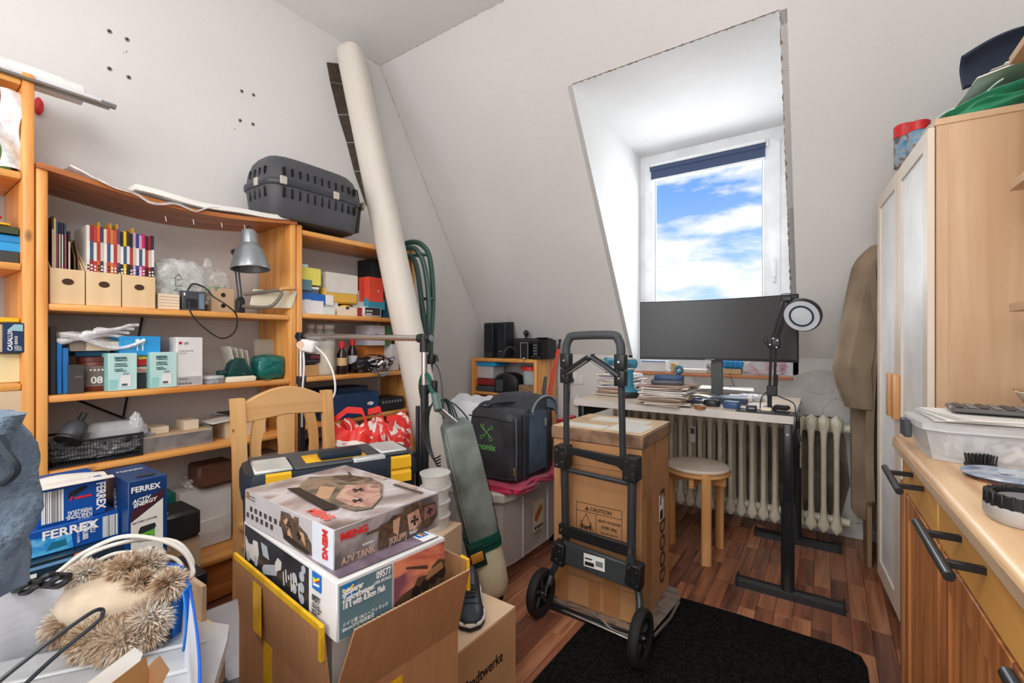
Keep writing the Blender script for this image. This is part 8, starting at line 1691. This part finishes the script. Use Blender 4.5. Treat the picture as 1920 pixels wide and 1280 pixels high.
for (a, b) in ((-.415, -.045), (-.865, -.445), (-1.32, -.895)):
    dr = B().box(.026, .044, a, b, .07, .715, .004).build('door', OP, cb_)
    B().box(.020, .027, a, a + .055, .07, .715, .002).build('door_stile', OP, dr); B().box(.020, .027, b - .055, b, .07, .715, .002).build('door_stile', OP, dr); B().box(.020, .027, a + .055, b - .055, .07, .13, .002).build('door_rail', OP, dr); B().box(.020, .027, a + .055, b - .055, .66, .715, .002).build('door_rail', OP, dr)
B().box(.016, .022, -.030, .0, .02, .74, .001).build('board', S('side brown', 150, 104, 70, .6), cb_)
# on the worktop
WZ = WTZ + .0008
p0 = PZ(1738, 858, WZ); 
pb = T('parts_box', 'clear flat storage box of computer parts on the worktop', 'storage box', (p0.x + .155, p0.y + .085, WZ), 4)
B().loft([hexring(.155, .10, 0, 28, 8), hexring(.168, .112, .068, 28, 8)]).build('box_wall', clear('parts box', (.84, .85, .87), .5, .15), pb)
B().loft([hexring(.175, .118, .066, 28, 8), hexring(.175, .118, .080, 28, 8), hexring(.166, .110, .083, 28, 8)]).build('lid', clear('parts lid', (.86, .87, .88), .5, .15), pb)
B().loft([hexring(.13, .085, .006, 20, 5), hexring(.14, .09, .055, 20, 5)]).build('box_contents', multi('parts mix', [(226, 222, 220), (60, 70, 84), (180, 176, 172), (40, 42, 46), (200, 190, 176)], 20, .5), pb)
for k in range(6): B().box(.0 + .022 * k, .014 + .022 * k, -.098, -.086, .012, .034, .002).build('white_connector', PAPER, pb)
B().box(-.186, -.172, .0, .05, .03, .072, .002).build('side_clip', DGREY, pb)
for k in range(4):
    o = B().sheet(lambda a, b, k=k: ((a - .5) * .30, (b - .5) * .20, .001 * math.sin(5 * a + k)), 6, 4, .002).build('paper_sheet', PAPER if k % 2 else S('sheet grey', 206, 204, 202, .6)); o.location = pb.location + Vector((.0 + .008 * k, .0 + .004 * k, .0862 + .003 * k)); o.rotation_euler = (0, 0, R(2 + 5 * k)); tag(o, ['lowest', 'second', 'third', 'topmost'][k] + ' sheet of the papers on the clear parts box', 'paper', 'papers on the clear parts box')
o = B().box(-.105, .105, -.055, .055, 0, .010, .003).build('keypad', S('keypad dark', 86, 84, 84, .25)); o.location = pb.location + Vector((.0, .01, .1005)); o.rotation_euler = (0, 0, R(-3)); tag(o, 'dark glossy adapter strip with mounting clips on the papers', 'device')
for k in range(10): B().box(-.095 + .02 * k, -.083 + .02 * k, -.045, .045, .0102, .0125, .001).build('clip_row', GREY if k % 2 else DGREY, o)
t = T('brush', 'black block brush lying bristles up beside the clear box', 'brush', PZ(1826, 878, WZ) + Vector((.012, .01, 0)), 20)
B().box(-.022, .022, -.016, .016, 0, .012, .005, 2).build('brush_back', BLK, t)
bb2 = B()
for i in range(7):
    for j in range(4): bb2.cyl((-.018 + .006 * i, -.011 + .0075 * j, .012), (-.020 + .0066 * i, -.012 + .008 * j, .028), .0018, 5)
bb2.build('bristles', BLK, t, kind='stuff')
for k, (dz_, m, lb, nm) in enumerate([(0, multi('grit brown', [(120, 60, 44), (90, 44, 34), (150, 84, 60)], 60, .8), 'brown grit cutting disc at the bottom', 'cutting_disc'), (.004, S('disc dark', 50, 50, 54, .5), 'thin dark cutting disc in the middle', 'cutting_disc'), (.008, multi('disc print', [(150, 180, 206), (206, 216, 226), (120, 140, 170), (196, 206, 216)], 9, .2), 'blue silver printed disc on top', 'cutting_disc')]):
    p = PZ(1885, 900, WZ); r_ = .062
    o = B().lathe([(.012, 0), (r_, 0), (r_, .0032), (.012, .0032)], 40, ring=True).build(nm, m); o.location = p + Vector((.01 - .004 * k, .004, dz_ + .0002)); tag(o, lb + ' of the pile near the worktop edge', 'disc')
t = T('hair_clipper', 'grey round device with black toothed rim at the right frame edge', 'device', PZ(1935, 985, WZ) + Vector((.01, .012, 0)), 10)
B().loft([hexring(.050, .042, 0, 30, 2.4), hexring(.056, .048, .008, 30, 2.4), hexring(.056, .048, .022, 30, 2.4), hexring(.050, .042, .026, 30, 2.4)]).build('body', S('clipper grey', 176, 172, 168, .4), t)
B().loft([hexring(.054, .046, .024, 30, 2.4), hexring(.054, .046, .040, 30, 2.4), hexring(.046, .038, .040, 30, 2.4), hexring(.046, .038, .030, 30, 2.4)]).build('black_rim', BLK, t)
for k in range(26):
    a = 2 * math.pi * k / 26; B().box(-.0028, .0028, -.003, .003, .022, .042, .001, M=Matrix.Translation((.054 * math.cos(a), .046 * math.sin(a), 0)) @ Matrix.Rotation(a + math.pi / 2, 4, 'Z')).build('tooth', BLK, t)
B().loft([hexring(.044, .036, .028, 24, 2.4), hexring(.042, .034, .034, 24, 2.4)]).build('top_plate', GREY, t)
# wall shelf over the worktop
ws = T('wall_shelf', 'birch wall shelf at the right frame edge above the worktop', 'shelf', (.405, 1.775, 0), 1)
for z in (1.20, 1.525, 1.865): B().box(0, .37, -.70, 0, z, z + .022, .001).build('shelf_board', BIRCH['y'], ws)
B().box(.36, .378, -.70, 0, 1.20, 1.887).build('back_panel', BIRCH['z'], ws)
pb2 = carton('printed_box', 'cream box with red band on the wall shelf', 'box', (.555, 1.66, 1.5475), 91, .18, .24, .275, S('cream print', 226, 206, 186, .5), pr=[('r', 'front', 0, .0, .18, .10, S('peach', 224, 180, 150, .5)), ('r', 'front', 0, .10, .18, .18, S('band red', 206, 64, 54, .5)), ('r', 'right', 0, .10, .24, .18, S('band red', 206, 64, 54, .5)), ('r', 'left', 0, .10, .24, .18, S('band red', 206, 64, 54, .5)), ('r', 'right', 0, .0, .24, .10, S('peach', 224, 180, 150, .5))])
pb2.location = (.56, 1.62, 1.5475)
bw_ = T('bowl', 'cream half round bowl with papers hanging at the right frame edge', 'bowl', (.50, 1.70, .94))
B().lathe([(0, 0), (.05, .002), (.085, .022), (.10, .05), (.097, .052), (.08, .027), (.045, .008), (0, .006)], 32).build('bowl_wall', CREAM, bw_)
B().box(-.09, .09, -.07, .07, .05, .054).build('paper_in_bowl', S('kraft sheet', 206, 168, 110, .7), bw_); B().box(-.05, .09, -.06, .06, .0545, .060).build('dark_in_bowl', DGREY, bw_)
carton('bowl_stand', 'plain pale block under the cream bowl', 'block', (.50, 1.70, WZ), 0, .08, .08, .078, CARDL)
